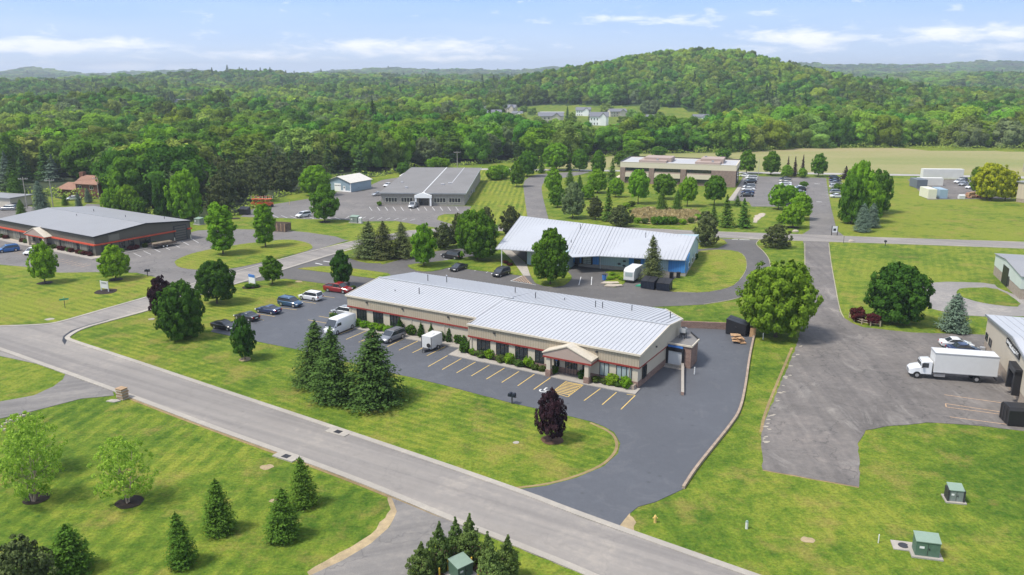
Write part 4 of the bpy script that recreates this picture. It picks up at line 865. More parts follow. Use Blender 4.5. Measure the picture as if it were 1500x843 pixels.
MB().box(-2.2, -.1, .1, 2.2, -.001, 2.5, 'window_glass').build('glazed_entrance', E_)
for u, v_ in ((-26, 11), (-14, 17), (-5, 22), (-30, 18)): roof_pipe(B, u, v_, hh + .9, .5)
sheet('footpath', [LF.wor(*q) for q in ((LL, -2.6), (2.6, -2.6), (2.6, 21), (1.6, 21), (1.2, -1.2), (LL, -1.2))], .17, 'concrete', world=True)
sheet('planting_bed', [LF.wor(*q) for q in ((LL, -1.2), (1.2, -1.2), (1.6, 18), (0, 18), (0, 0), (LL, 0))], .12, 'stone', world=True)

# ---------------------------------------------------------------- upper centre building
a, c = P(559.5, 300.6), P(680.5, 301.7)
SF = Fr(c, math.degrees(math.atan2(c[1] - a[1], c[0] - a[0])))
B = empty('showroom_building', *SF.o, 0, SF.a, 'wide grey block building with flat grey roof and small white gabled entry', 'building')
Ln = 27.3; dp = 64; h1, h2 = 4.1, 5.2
MB().prism([(0, 0), (-1.0, dp), (-Ln - 1, dp), (-Ln, 0)][::-1], 0, [h2, h2, h1, h1][::-1] if False else [h1, h2 - .1, h2 - .1, h1][::1] if False else [h1 - .1, h2 - .2, h2 - .2, h1 - .1], 'grey_block').build('wall', B)
mb = MB(); mb.prism3([(-Ln - .5, -.6, h1), (.5, -.6, h1), (-.6, dp, h2), (-Ln - 1.4, dp, h2)], (0, 0, -.25), 'grey_membrane'); mb.build('roof', B)
mb = MB(); mb.box(-Ln - .55, -.75, h1 - .35, .55, -.6, h1 + .06, 'grey_metal'); mb.prism3([(.5, -.6, h1 - .35), (-.6, dp, h2 - .35), (-.6, dp, h2 + .05), (.5, -.6, h1 + .05)], (.12, 0, 0), 'galv'); mb.build('gutter_trim', B)
mb = MB(); mb.prism3([(-13.6, -.5, h1 + .02), (-13.2, -.5, h1 + .02), (-14.2, dp, h2 + .02), (-14.6, dp, h2 + .02)], (0, 0, .06), 'white_paint'); mb.prism3([(-7, 20, h1 + .36), (-6.7, 20, h1 + .36), (-7.2, dp, h2 + .02), (-7.5, dp, h2 + .02)], (0, 0, .05), 'light_membrane'); mb.build('roof_seam', B)
for u, v_, s in ((-21, 9, .7), (-10, 17, .9), (-8, 20, .9), (-25, 22, .7), (-12.5, 48, .9)): MB().box(u, v_, h1 + .1, u + 1.2 * s, v_ + 1.2 * s, h1 + .75, 'light_membrane').build('roof_hatch', B)
for pa, pc in ((564.5, 582), (587.5, 604.5), (635.5, 653), (657.5, 675)):
    u0, _ = SF.front(pa, 295); u1, _ = SF.front(pc, 295); window(B, u0, .95, u1, 2.5, 0, 4, fr='container_cream', wd=.1)
E_ = empty('entrance_porch', 0, 0); E_.parent = B; E_.location = (SF.front(620, 290, -1)[0], 0, 0)
mb = MB(); mb.prism3([(-2.8, -1.6, 2.6), (2.8, -1.6, 2.6), (2.8, -1.6, 3.4), (0, -1.6, 4.3), (-2.8, -1.6, 3.4)], (0, 1.55, 0), 'white_clap'); mb.build('gable_front', E_)
for s in (-1, 1): MB().box(s * 2.4 - .25, -1.5, 0, s * 2.4 + .25, -1.0, 2.6, 'white_clap').build('column', E_)
MB().box(-1.5, -.12, 0, 1.5, -.001, 2.4, 'window_glass').build('glazed_entrance', E_)
for v_, z in ((8, 2), (16, 2.3), (24, 1.6)): MB().box(.35, v_, z - .5, .85, v_ + 1.1, z + .4, 'grey_metal').build('wall_unit', B)
MB().box(-Ln - 2.4, 44, 0, -Ln - .7, 60, 4.2, 'white_clap').build('side_wing', B)

# ---------------------------------------------------------------- shed
a, c = P(478, 279), P(514, 282)
HF = Fr(c, math.degrees(math.atan2(c[1] - a[1], c[0] - a[0])))
B = empty('shed', *HF.o, 0, HF.a, 'small blue grey shed with cream gable roof, white garage door and white trim', 'shed')
MB().prism([(0, 0), (0, 12), (-11.3, 12), (-11.3, 0)][::-1], 0, 3.5, 'grey_blue_siding').build('wall', B)
MB().prism3([(0, 0, 3.49), (-11.3, 0, 3.49), (-5.65, 0, 5.3)], (0, .2, 0), 'grey_blue_siding').build('gable_wall', B)
mb = MB(); roof_quad(mb, [(.5, -.5, 3.4), (.5, 12.4, 3.4), (-5.65, 12.4, 5.45), (-5.65, -.5, 5.45)], .14, 'cream_roof'); roof_quad(mb, [(-11.8, -.5, 3.4), (-11.8, 12.4, 3.4), (-5.65, 12.4, 5.45), (-5.65, -.5, 5.45)], .14, 'cream_roof'); mb.build('roof', B)
mb = MB(); mb.box(-7.4, -.1, 0, -4.4, -.001, 2.9, 'white_clap'); [mb.box(-7.2 + k * .72, -.13, 2.0, -6.7 + k * .72, -.1, 2.25, 'window_glass') for k in range(4)]; mb.build('garage_door', B)
mb = MB(); mb.box(-3.4, -.1, 0, -2.4, -.001, 2.1, 'white_clap'); mb.box(-3.15, -.13, 1.3, -2.65, -.1, 1.9, 'window_glass'); mb.build('door', B)
mb = MB(); mb.box(-.1, -.1, 0, .1, .1, 3.4, 'white_clap'); mb.box(-11.4, -.1, 0, -11.2, .1, 3.4, 'white_clap'); mb.box(-4.3, -.16, 0, .05, -.101, .5, 'white_clap'); mb.build('corner_trim', B)

# ---------------------------------------------------------------- two storey office
a, c = P(909.3, 268), P(1077, 275)
OF = Fr(c, math.degrees(math.atan2(c[1] - a[1], c[0] - a[0])))
B = empty('brick_office', *OF.o, 0, OF.a, 'two storey brown brick office with cream parapet bands and dark ribbon windows', 'building')
W_, dp, tp = 44, 21, 8.1
MB().prism([(-.5, .5), (-.5, dp - .5), (-W_ + .5, dp - .5), (-W_ + .5, .5)][::-1], 0, tp - 1.9, 'office_brick').build('wall', B)
mb = MB(); mb.prism([(0, 0), (0, dp), (-W_, dp), (-W_, 0)][::-1], tp - 2.0, tp, 'office_cream', 'office_cream'); mb.build('parapet', B)
mb = MB(); mb.box(-W_ + .4, .4, tp, -.4, dp - .4, tp + .02, 'light_membrane'); mb.build('roof', B)
mb = MB()
for b4 in ((-W_, -.06, -0, .3), (-W_, dp - .3, 0, dp + .06)): mb.box(b4[0] - .05, b4[1], tp, b4[2] + .05, b4[3], tp + .12, 'office_cream')
mb.box(-.3, .3, tp, .05, dp - .3, tp + .12, 'office_cream'); mb.box(-W_ - .05, .3, tp, -W_ + .3, dp - .3, tp + .4, 'dark_metal'); mb.box(-W_, dp + .06, tp - .5, 0, dp + .3, tp + .45, 'dark_metal'); mb.build('coping', B)
for u0, u1, m_ in ((-42.4, -32.8, 0), (-30.6, -20.7, 0), (-18.2, -9.2, 0)):
    g = MB().box(u0, .1, tp - 3.2, u1, .5, tp - 2.0, 'window_glass').build('ribbon_window', B)
    mb = MB(); [mb.box(u, .05, tp - 3.2, u + .08, .1, tp - 2.0, 'black_paint') for u in np.arange(u0, u1, 1.6)]; mb.build('mullion', g)
    MB().box(u0, -.05, tp - 5.6, u1, .5, tp - 3.9, 'office_cream').build('spandrel_band', B)
    MB().box(u0, .2, tp - 3.9, u1, .5, tp - 3.2, 'fascia_pink_tan').build('sill_band', B)
    MB().box(u0, .15, 1.2, u1, .5, tp - 5.6, 'window_glass').build('ribbon_window', B)
[MB().box(u, -.1, 0, u + 2.0, .5, tp - 2.0, 'office_brick').build('brick_pier', B) for u in (-44, -32.7, -20.6, -9.1)]; MB().box(-7.09, -.12, 0, 0, .5, tp - 2.0, 'office_brick').build('brick_pier', B)
mb = MB(); mb.box(-.5, 2.5, 1, .05, 4.0, tp - 2.0, 'black_paint'); mb.box(-.5, 6.5, 1.0, .06, 12, tp - 2.6, 'window_glass'); mb.box(-.5, 13.5, 0, .05, 17, tp - 2.2, 'black_paint'); mb.build('side_window', B)
for u, v_, wd, d_, h_ in ((-37, 1.2, 10.6, 11, .8), (-35.5, 5, 10.5, 10, 1.6), (-15.5, 1.2, 9.3, 12, .8), (-14.0, 6, 8.6, 10, 1.7)): MB().box(u, v_, tp + .02, u + wd, v_ + d_, tp + h_, 'fascia_pink_tan').build('roof_screen', B)
for u, v_ in ((-30.5, 3), (-9.5, 3), (-13, 12), (-28, 9)): MB().box(u, v_, tp, u + .8, v_ + .8, tp + 2.2 if v_ > 10 else tp + 1.4, 'grey_metal').build('roof_unit', B)
MB().box(-46.6, 3, 0, -44.05, 12, 1.6, 'office_cream').build('side_wing', B)

# ---------------------------------------------------------------- right edge buildings
a, c = P(1454.7, 402), P(1492.5, 438.6)
RF = Fr(a, math.degrees(math.atan2(c[1] - a[1], c[0] - a[0])))
B = empty('garage_building', *RF.o, 0, RF.a, 'pale green white garage over tan block base with a tall dark side door', 'building')
wl = 21.0; 
MB().prism([(0, 0), (wl, 0), (wl, 24), (0, 24)], 0, 2.0, 'tan_block').build('block_base', B)
MB().prism([(-.05, -.05), (wl + .05, -.05), (wl + .05, 24), (-.05, 24)], 2.0, 4.5, 'white_green_siding').build('wall', B)
MB().prism3([(-.05, -.05, 4.49), (wl + .05, -.05, 4.49), (wl * .42, -.05, 5.2)], (0, .3, 0), 'white_green_siding').build('gable_wall', B)
mb = MB(); mb.prism3([(-.3, -.3, 4.5), (wl * .42, -.3, 5.25), (wl * .42, 24, 5.25), (-.3, 24, 4.5)], (0, 0, -.12), 'pale_roof'); mb.prism3([(wl * .42, -.3, 5.25), (wl + .3, -.3, 4.5), (wl + .3, 24, 4.5), (wl * .42, 24, 5.25)], (0, 0, -.12), 'pale_roof'); mb.build('roof', B)
u0, _ = RF.front(1469, 402); u1, _ = RF.front(1476.5, 410)
mb = MB(); mb.box(u0, -.15, .1, u1, -.051, 3.8, 'black_paint'); mb.build('side_door', B)
MB().box(u1 + .3, -.12, .5, u1 + 1.1, -.051, 2.4, 'dark_metal').build('door', B)
roof_pipe(B, 5.5, 5, 5.0, .9, .2, 'galv', True)
a, c = P(1440.3, 513), P(1489.6, 588.6)
TF = Fr(a, math.degrees(math.atan2(c[1] - a[1], c[0] - a[0])))
B = empty('depot_building', *TF.o, 0, TF.a, 'beige panel depot with pale blue white roof, black sign board and truck dock', 'building')
wl = 34.0; pk_u = 16.2
MB().prism([(0, 0), (wl, 0), (wl, 26), (0, 26)], 0, 1.7, 'tan_block').build('block_base', B)
MB().prism([(-.05, -.05), (wl, -.05), (wl, 26), (-.05, 26)], 1.7, 5.55, 'cream_wall').build('wall', B)
MB().prism3([(-.05, -.05, 5.54), (wl, -.05, 5.54), (pk_u, -.05, 6.95)], (0, .3, 0), 'cream_wall').build('gable_wall', B)
mb = MB(); roof_quad(mb, [(-.35, -.3, 5.6), (-.35, 26, 5.6), (pk_u, 26, 7.1), (pk_u, -.3, 7.1)], .14, 'white_roof', 1.1); roof_quad(mb, [(wl, -.3, 5.6), (wl, 26, 5.6), (pk_u, 26, 7.1), (pk_u, -.3, 7.1)], .14, 'white_roof', 1.1); mb.build('roof', B)
mb = MB(); mb.prism3([(-.35, -.3, 5.35), (pk_u, -.3, 6.85), (pk_u, -.3, 7.15), (-.35, -.3, 5.65)], (0, -.12, 0), 'grey_metal'); mb.prism3([(wl, -.3, 5.35), (pk_u, -.3, 6.85), (pk_u, -.3, 7.15), (wl, -.3, 5.65)], (0, -.12, 0), 'grey_metal'); mb.build('gutter_trim', B)
for pa, pc, za, zb in ((1444.5, 1447, 494, 501), (1449.5, 1452.5, 501, 510)):
    u0, z1 = TF.front(pa, za); u1, z0 = TF.front(pc, zb); window(B, u0, z0, u1, max(z1, z0 + 1.1), -.05, 1)
ua, zt = TF.front(1474, 494.5, -.3); ub, zt2 = TF.front(1492.5, 517.5, -.3); zb = TF.front(1472.8, 503, -.3)[1]
S_ = MB().box(ua, -.25, zb, ub, -.06, zt, 'black_paint').build('sign_board', B)
def text_on(par, s, size, loc, rot, mat, name='lettering', ext=.01):
    cu = bpy.data.curves.new('txt', 'FONT'); cu.body = s; cu.size = size; cu.align_x = 'CENTER'; cu.align_y = 'CENTER'; cu.extrude = ext; cu.offset = size * .012
    to = bpy.data.objects.new('txt', cu); me = bpy.data.meshes.new_from_object(to); bpy.data.objects.remove(to); me.name = name; me.materials.clear(); me.materials.append(MATS[mat])
    o = bpy.data.objects.new(name, me); COL.objects.link(o); o.location = loc; o.rotation_euler = rot; o.parent = par; return o
to = text_on(S_, 'EMMLAYLEY', 1.0, ((ua + ub) / 2, -.27, zt - (zt - zb) * .42), (math.pi / 2, 0, 0), 'plate_white')
xs_t = [v.co.x for v in to.data.vertices]; to.scale = ((ub - ua) * .9 / (max(xs_t) - min(xs_t)), (zt - zb) * .5 / .73, 1)
MB().box(ua + (ub - ua) * .28, -.27, zb + .12, ua + (ub - ua) * .72, -.255, zb + .38, 'plate_white').build('lettering_strip', S_)
u0, _ = TF.front(1488, 560); u0 = 18.6
mb = MB(); mb.box(u0, -.9, 1.0, u0 + .5, -.05, 4.2, 'black_paint'); mb.box(u0 + 3.2, -.9, 1.0, u0 + 3.7, -.05, 4.2, 'black_paint'); mb.box(u0, -.9, 3.7, u0 + 3.7, -.05, 4.5, 'black_paint'); mb.build('dock_seal', B)
MB().box(u0 + .5, -.3, 1.0, u0 + 3.2, -.05, 3.7, 'dark_metal').build('dock_door', B)
for u in (1.2, 3.4): MB().box(u, -.8, 0, u + .5, -.1, .9, 'galv').build('gas_meter', B)
# top right beige building
a = P(1488, 296)
GF = Fr(a, -64)
B = empty('depot_building', *GF.o, 0, GF.a, 'tan panelled warehouse with grey roof behind the yellow leaved tree', 'building')
MB().prism([(0, 0), (60, 0), (60, 40), (0, 40)], 0, 1.2, 'tan_block').build('block_base', B)
MB().prism([(-.05, -.05), (60, -.05), (60, 40), (-.05, 40)], 1.2, 6.6, 'beige_panel').build('wall', B)
MB().box(-.6, -.4, 6.6, 60, 40.4, 6.9, 'pale_roof').build('roof', B)
MB().box(-.2, 2, 0, -.06, 30, 5.8, 'brown_wood').build('end_wall_panel', B)

# ---------------------------------------------------------------- brown house at the left wood edge
x, y = P(128, 290); B = empty('brown_house', x, y, 0, math.radians(-18), 'brown timber house with reddish brown gable roofs and a chimney among trees', 'house')
MB().box(-4.5, 0, 0, 5, 9, 5.0, 'brown_wood').build('wall', B)
mb = MB(); mb.prism3([(-5, -.6, 4.8), (5.5, -.6, 4.8), (5.5, 4.5, 7.2), (-5, 4.5, 7.2)], (0, 0, -.2), 'brown_roof'); mb.prism3([(-5, 9.6, 4.8), (5.5, 9.6, 4.8), (5.5, 4.5, 7.2), (-5, 4.5, 7.2)], (0, 0, -.2), 'brown_roof'); mb.build('roof', B)
MB().prism3([(5, 0, 4.9), (5, 9, 4.9), (5, 4.5, 7.0)], (-.2, 0, 0), 'brown_wood').build('gable_wall', B)
MB().box(-14, 1.5, 0, -4.5, 8, 2.6, 'brown_wood').build('garage_wall', B)
mb = MB(); mb.prism3([(-14.6, .8, 2.4), (-4, .8, 2.4), (-4, 4.7, 4.4), (-12.5, 4.7, 4.4)], (0, 0, -.18), 'brown_roof'); mb.prism3([(-14.6, 8.6, 2.4), (-4, 8.6, 2.4), (-4, 4.7, 4.4), (-12.5, 4.7, 4.4)], (0, 0, -.18), 'brown_roof'); mb.build('garage_roof', B)
MB().box(-6, 3.6, 4, -4.4, 5.2, 8.2, 'brown_wood').build('chimney', B)
for u in (-3.4, 1.6): window(B, u, 2.9, u + 1.5, 4.2, -.0, 2, fr='container_cream')
B = empty('low_outbuilding', *P(-3, 304), 0, math.radians(-18), 'low tan flat roofed building cut by the left edge of the photo', 'building')
MB().box(-12, 0, 0, 5.5, 8, 3.0, 'pale_tan_siding').build('wall', B); MB().box(-12.5, -.4, 3.0, 6, 8.4, 3.3, 'pale_roof').build('roof', B)

# ---------------------------------------------------------------- houses on the hill foot and in the far wood
def house(px, py, wpx, hpx, rot, wallm, roofm, label, D=None, wing=True, front=True):
    if D is None:
        y0 = None
        for yy in range(420, 2600, 5):
            xx = (px - CX) / F * yy
            q = IMG(xx, yy, th(xx, yy))
            if q[1] < py: y0 = yy; break
        y0 = y0 or 2000
    else: y0 = D
    k = math.hypot(y0, (py - YH) / F * y0); x0 = (px - CX) / F * y0 * 1.0
    z0 = th(x0, y0); wd = wpx / F * y0; ht = hpx / F * y0
    o = empty('house', x0, y0, z0, math.radians(rot), label, 'house', 'houses at the foot of the wooded hill')
    ht *= 1.12; dpt = wd * .55; hw = wd / 2; wh = ht * .7
    mb = MB().box(-hw, 0, -3, hw, dpt, wh, wallm); mb.prism3([(-hw, 0, wh), (-hw, dpt, wh), (-hw, dpt / 2, ht * .98)], (.2, 0, 0), wallm); mb.prism3([(hw, 0, wh), (hw, dpt, wh), (hw, dpt / 2, ht * .98)], (-.2, 0, 0), wallm); mb.build('wall', o)
    mb = MB(); mb.prism3([(-hw - .4, -.5, wh - .1), (hw + .4, -.5, wh - .1), (hw + .4, dpt / 2, ht), (-hw - .4, dpt / 2, ht)], (0, 0, -.25), roofm); mb.prism3([(-hw - .4, dpt + .5, wh - .1), (hw + .4, dpt + .5, wh - .1), (hw + .4, dpt / 2, ht), (-hw - .4, dpt / 2, ht)], (0, 0, -.25), roofm); mb.build('roof', o)
    if wing:
        g0 = hw * .1; g1 = hw * .75
        mb = MB().box(g0, -1.6, -3, g1, 0, wh * .98, wallm); mb.prism3([(g0, -1.6, wh * .95), (g1, -1.6, wh * .95), ((g0 + g1) / 2, -1.6, ht * .9)], (0, dpt * .4, 0), wallm); mb.build('gable_wing', o)
        gm_ = (g0 + g1) / 2; mb = MB(); mb.prism3([(g0 - .4, -1.9, wh * .92), (g0 - .4, dpt * .35, wh * .92), (gm_, dpt * .35, ht * .95), (gm_, -1.9, ht * .95)], (0, 0, .2), roofm); mb.prism3([(g1 + .4, -1.9, wh * .92), (g1 + .4, dpt * .35, wh * .92), (gm_, dpt * .35, ht * .95), (gm_, -1.9, ht * .95)], (0, 0, .2), roofm); mb.build('wing_roof', o)
    n = 3 if wing else 5
    for rw in (0, 1):
        for k2 in range(n):
            u = -hw * .85 + k2 * (hw * (.95 if wing else 1.7)) / n; z = wh * (.18 + .45 * rw)
            MB().box(u, -.12, z, u + wd * .042, -.001, z + wh * .2, 'window_glass').build('window', o)
    return o
HOUSES = [(712, 166, 15, 8.5, 10, 'white_clap', 'shingle_roof', 'white house with twin grey gables, leftmost on the hill foot'), (746, 168, 18, 12, -20, 'pale_tan_siding', 'shingle_roof', 'cream house with steep dark roof right of the twin gabled one'),
          (757, 173, 15, 8, -15, 'white_clap', 'shingle_roof', 'cream lower house in front of the steep roofed one'), (852, 172, 21, 12, -8, 'white_clap', 'shingle_roof', 'white house with grey roof and window rows below the meadow'),
          (875, 186, 27, 18, -6, 'white_clap', 'shingle_roof', 'large white three storey looking house with dark roof, lowest on the slope'), (903, 173, 25, 11, 12, 'pale_tan_siding', 'shingle_roof', 'cream house with arched gable right of the large white house'),
          (949, 178, 12, 8, 0, 'shingle_roof', 'shingle_roof', 'dark grey roofed house half hidden behind trees below the meadow'), (1022, 180, 22, 10, 0, 'white_clap', 'shingle_roof', 'white gabled house with wide grey roof at the right meadow end'), (1072, 180, 20, 6, 0, 'pale_tan_siding', 'pale_roof', 'grey roof just showing between trees right of the meadow end'),
          (728, 172, 14, 9, 8, 'white_clap', 'shingle_roof', 'small white house among trees between the leftmost and the steep roofed house'),
          (1150, 181, 26, 6, 4, 'white_clap', 'shingle_roof', 'pale house roof showing above the tree line right of the meadow'),
          (248, 161, 24, 9, -10, 'pale_tan_siding', 'shingle_roof', 'cream house in the far left wood, left of the white gabled pair'), (281, 159, 24, 11, 10, 'white_clap', 'shingle_roof', 'white gabled house in the far left wood'), (220, 162, 12, 5, 0, 'white_clap', 'pale_roof', 'small pale house peeping from the far left wood'),
          (340, 162, 11, 8, -30, 'white_clap', 'shingle_roof', 'small white gable peeping from the wood right of the far pair')]
for h_ in HOUSES: house(*h_[:4], h_[4], *h_[5:8], wing=h_[2] > 14)
o = house(806, 183, 36, 15, 0, 'pale_tan_siding', 'shingle_roof', 'large grey roofed house with a wide pale upper roof, left of the white houses', wing=True)
wd = 36 / F * o.location.y
mb = MB(); mb.box(-wd * .35, wd * .35, 5, wd * .5, wd * .7, 9.2, 'white_clap'); mb.box(-wd * .33, wd * .34, 7, wd * .48, wd * .35, 8.6, 'window_glass'); mb.build('upper_storey', o)
MB().box(-wd * .42, wd * .3, 9.2, wd * .56, wd * .8, 9.8, 'light_membrane').build('upper_roof', o)
# ================================================================== VEHICLES
def car(kind, paint):
    """returns a root empty with parts; length along +x (front), origin on the ground at the centre"""
    P_ = {'sedan': dict(L=4.8, W=1.82, belt=.92, roof=1.44, hood=.86, st=[-.50, -.36, -.30, -.10, .14, .30, .50], cab=(-.34, -.16, .06, .26)),
          'coupe': dict(L=4.8, W=1.88, belt=.95, roof=1.40, hood=.90, st=[], cab=(-.38, -.16, .02, .20)),
          'suv': dict(L=4.7, W=1.88, belt=1.05, roof=1.70, hood=1.02, st=[], cab=(-.485, -.42, .10, .28)),
          'big_suv': dict(L=5.1, W=2.0, belt=1.15, roof=1.86, hood=1.12, st=[], cab=(-.49, -.45, .12, .24)),
          'pickup': dict(L=5.8, W=2.0, belt=1.15, roof=1.86, hood=1.12, st=[], cab=(-.10, -.06, .14, .24)),
          'van': dict(L=6.0, W=2.05, belt=1.35, roof=2.5, hood=1.25, st=[], cab=(-.495, -.49, .27, .42))}[kind]
    L, W, belt, roof, hood = P_['L'], P_['W'], P_['belt'], P_['roof'], P_['hood']; r0, r1, f1, f0 = [c * L for c in P_['cab']]; hw = W / 2
    e = bpy.data.objects.new('parked_car', None); COL.objects.link(e)
    # lower body: rounded section rings from tail to nose
    def ring(x, zb, zt, w, ch=.12):
        return [(x, -w * .94, zb), (x, -w, zb + .15), (x, -w, zt - ch), (x, -w + ch, zt), (x, w - ch, zt), (x, w, zt - ch), (x, w, zb + .15), (x, w * .94, zb)]
    tail = belt if kind not in ('sedan', 'coupe') else belt + .06
    rings = [ring(-L / 2, .42, tail - .22, hw * .86), ring(-L / 2 + .08, .30, tail - .06, hw * .95), ring(-L / 2 + .45, .24, tail, hw), ring(r1, .24, belt, hw), ring(f1, .24, belt, hw), ring(f0, .24, belt - .02, hw),
             ring(L / 2 - .8, .24, hood - .06, hw * .98), ring(L / 2 - .2, .28, hood - .18, hw * .93), ring(L / 2, .36, hood - .38, hw * .80)]
    MB().loft(rings, paint).build('body', e, True)
    wr = .34 if kind in ('sedan', 'coupe') else .39
    if kind == 'van':
        rb = [[(x, -w, belt - .1), (x, -w * .97, zt - .15), (x, -w * .85, zt), (x, w * .85, zt), (x, w * .97, zt - .15), (x, w, belt - .1)] for x, w, zt in ((-L / 2 + .05, hw * .97, roof - .1), (-L / 2 + .3, hw, roof), (f1 - .2, hw, roof), (f1 + .1, hw * .97, roof - .08), (f0, hw * .95, belt + .02))]
        MB().loft(rb, paint).build('cargo_body', e, True)
        mb = MB(); mb.prism3([(f1 + .12, -hw * .84, roof - .13), (f1 + .12, hw * .84, roof - .13), (f0 + .04, hw * .9, belt + .05), (f0 + .04, -hw * .9, belt + .05)], (.03, 0, .03), 'car_glass')
        for s in (-1, 1): mb.prism3([(f1 - .75, s * hw * 1.0, belt + .05), (f1 + .35, s * hw * 1.0, belt + .05), (f1 + .12, s * hw * .99, roof - .62), (f1 - .75, s * hw * .99, roof - .62)], (0, s * .02, 0), 'car_glass')
        mb.build('windows', e)
    else:
        gi = .16 if kind in ('sedan', 'coupe') else .10
        def cab(x0, x1, x2, x3, za, zb, wa, wb):
            return [(x0, -wa, za), (x3, -wa, za), (x3, wa, za), (x0, wa, za), (x1, -wb, zb), (x2, -wb, zb), (x2, wb, zb), (x1, wb, zb)]
        vs = cab(r0, r1, f1, f0, belt - .03, roof - .05, hw - .06, hw - gi - .06)
        MB().add(vs, [(0, 1, 5, 4), (1, 2, 6, 5), (2, 3, 7, 6), (3, 0, 4, 7), (4, 5, 6, 7)], 'car_glass').build('windows', e)
        mb = MB(); zr = roof - .06; wb = hw - gi
        mb.loft([[(x, -w, zr - .02), (x, -w * .9, zr + h), (x, w * .9, zr + h), (x, w, zr - .02)] for x, w, h in ((r1 - .06, wb * .94, .02), (r1 + .15, wb, .06), (f1 - .15, wb, .06), (f1 + .06, wb * .95, .02))], paint)
        for s in (-1, 1):
            ya, yb = s * (hw - .05), s * (wb - .02)
            pil = [(r0, r1), (f0, f1)] + ([((r0 + f0) / 2, (r1 + f1) / 2)] if kind != 'coupe' else []) + ([(r0 + .75, r1 + .75)] if kind in ('suv', 'big_suv') else [])
            for xa, xb in pil: mb.prism3([(xa - .06, ya, belt - .04), (xa + .06, ya, belt - .04), (xb + .05, yb, zr), (xb - .05, yb, zr)], (0, -s * .05, 0), paint if xa in (r0, f0) else 'black_paint')
        mb.build('roof', e)
        if kind in ('suv', 'big_suv'):
            mb = MB(); [mb.box(r1 + .2, s * wb * .86 - .025, roof, f1 - .2, s * wb * .86 + .025, roof + .06, 'black_paint') for s in (-1, 1)]; mb.build('roof_rail', e)
    if kind == 'pickup':
        mb = MB(); mb.box(-L / 2 + .1, -hw + .12, belt - .55, r0 - .06, hw - .12, belt + .004, 'black_paint'); mb.build('cargo_bed', e)
        mb = MB(); [mb.box(-L / 2 + .05, s * (hw - .1) - .06, belt - .1, r0 - .02, s * (hw - .1) + .06, belt + .07, paint) for s in (-1, 1)]; mb.box(-L / 2 + .02, -hw + .1, belt - .1, -L / 2 + .12, hw - .1, belt + .07, paint); mb.build('bed_rail', e)
    for x in (-L * .30, L * .315):
        for s in (-1, 1):
            w_ = MB().cyl((x, s * (hw - .21), wr), (x, s * (hw + .012), wr), wr, wr, 'rubber', 14).build('wheel', e)
            MB().cyl((x, s * (hw - .05), wr), (x, s * (hw + .022), wr), wr * .62, wr * .60, 'hubcap', 10).build('rim', w_)
    for s in (-1, 1):
        MB().box(L / 2 - .30, s * hw * .78 - .18, hood - .40, L / 2 - .03, s * hw * .78 + .16, hood - .24, 'lamp_clear').build('headlight', e)
        MB().box(-L / 2 - .01, s * hw * .75 - .16, tail - .36, -L / 2 + .16, s * hw * .75 + .16, tail - .14, 'lamp_red').build('tail_light', e)
        MB().box(f0 - .28, s * (hw + .06) - .08, belt + .0, f0 - .16, s * (hw + .06) + .08, belt + .16, 'black_paint').build('door_mirror', e)
    mb = MB(); mb.box(L / 2 - .06, -hw * .5, .35, L / 2 + .01, hw * .5, .55, 'black_paint'); mb.build('grille', e)
    MB().box(-L / 2 - .02, -.26, tail - .45, -L / 2 + .02, .26, tail - .3, 'plate_white').build('number_plate', e)
    return e
PROTO = {}
def place_car(kind, paint, f, r, label, cat='car', group=None, name='parked_car', ctr=None, z=.05):
    """f / r: photo pixels of the front and rear on the ground"""
    a, b2 = P(*f), P(*r); hd = math.atan2(a[1] - b2[1], a[0] - b2[0]); c = ctr and P(*ctr) or ((a[0] + b2[0]) / 2, (a[1] + b2[1]) / 2)
    k = (kind, paint)
    if k not in PROTO: o = PROTO[k] = car(kind, 'paint_' + paint)
    else: o = copy_tree(PROTO[k])
    if o is not PROTO[k]:
        for kk in ('group',):
            if kk in o: del o[kk]
    o.name = name; o.location = (c[0], c[1], z); o.rotation_euler = (0, 0, hd); tag(o, label, cat, group); return o
G1 = 'cars in the main car park'
place_car('coupe', 'black', (343, 484.5), (316, 479.5), 'black coupe at the lower left corner of the dark car park', group=G1)
place_car('coupe', 'black', (350, 466), (374, 471), 'black coupe half behind the small round maple, second from the lower left corner', group=G1)
place_car('coupe', 'navy', (381, 456.5), (406, 460.5), 'dark blue sports coupe between the black coupe and the blue crossover', group=G1)
place_car('suv', 'steel_blue', (438, 450.5), (413, 446.5), 'blue crossover beside the white crossover along the lawn edge', group=G1)
place_car('suv', 'white', (444, 437.5), (467, 441), 'white crossover between the blue crossover and the red pickup', group=G1)
place_car('pickup', 'red', (511, 430), (480, 426), 'red pickup truck with open bed at the upper end of the car park row', 'pickup truck', G1, 'pickup_truck')
place_car('suv', 'silver', (494, 460), (516, 463.5), 'silver white SUV nosing out from the left end of the tan building', group=G1)
place_car('van', 'white', (485, 491), (512, 480), 'white cargo van parked beside the tan building hedge', 'van', None, 'cargo_van')
place_car('suv', 'grey', (563, 503), (586, 494), 'grey crossover parked alone facing away from the tan building front', group=G1)
G2 = 'cars behind the main building'
place_car('big_suv', 'black', (652, 377.5), (672, 380.5), 'black SUV between the two green maples behind the main building', group=G2, z=.035)
place_car('sedan', 'black', (663, 398.5), (680, 393), 'black sedan in the first marked bay behind the main building roof', group=G2, z=.035)
place_car('suv', 'black', (725, 407), (743, 401), 'black crossover parked near the concrete walk of the blue building', group=G2, z=.035)
G3 = 'cars in the right yard'
place_car('sedan', 'white', (1421, 509.5), (1379, 507.5), 'white sedan parked beyond the box truck', group=G3)
place_car('sedan', 'navy', (1432, 517.5), (1390, 516), 'dark blue sedan mostly hidden behind the box truck', group=G3)
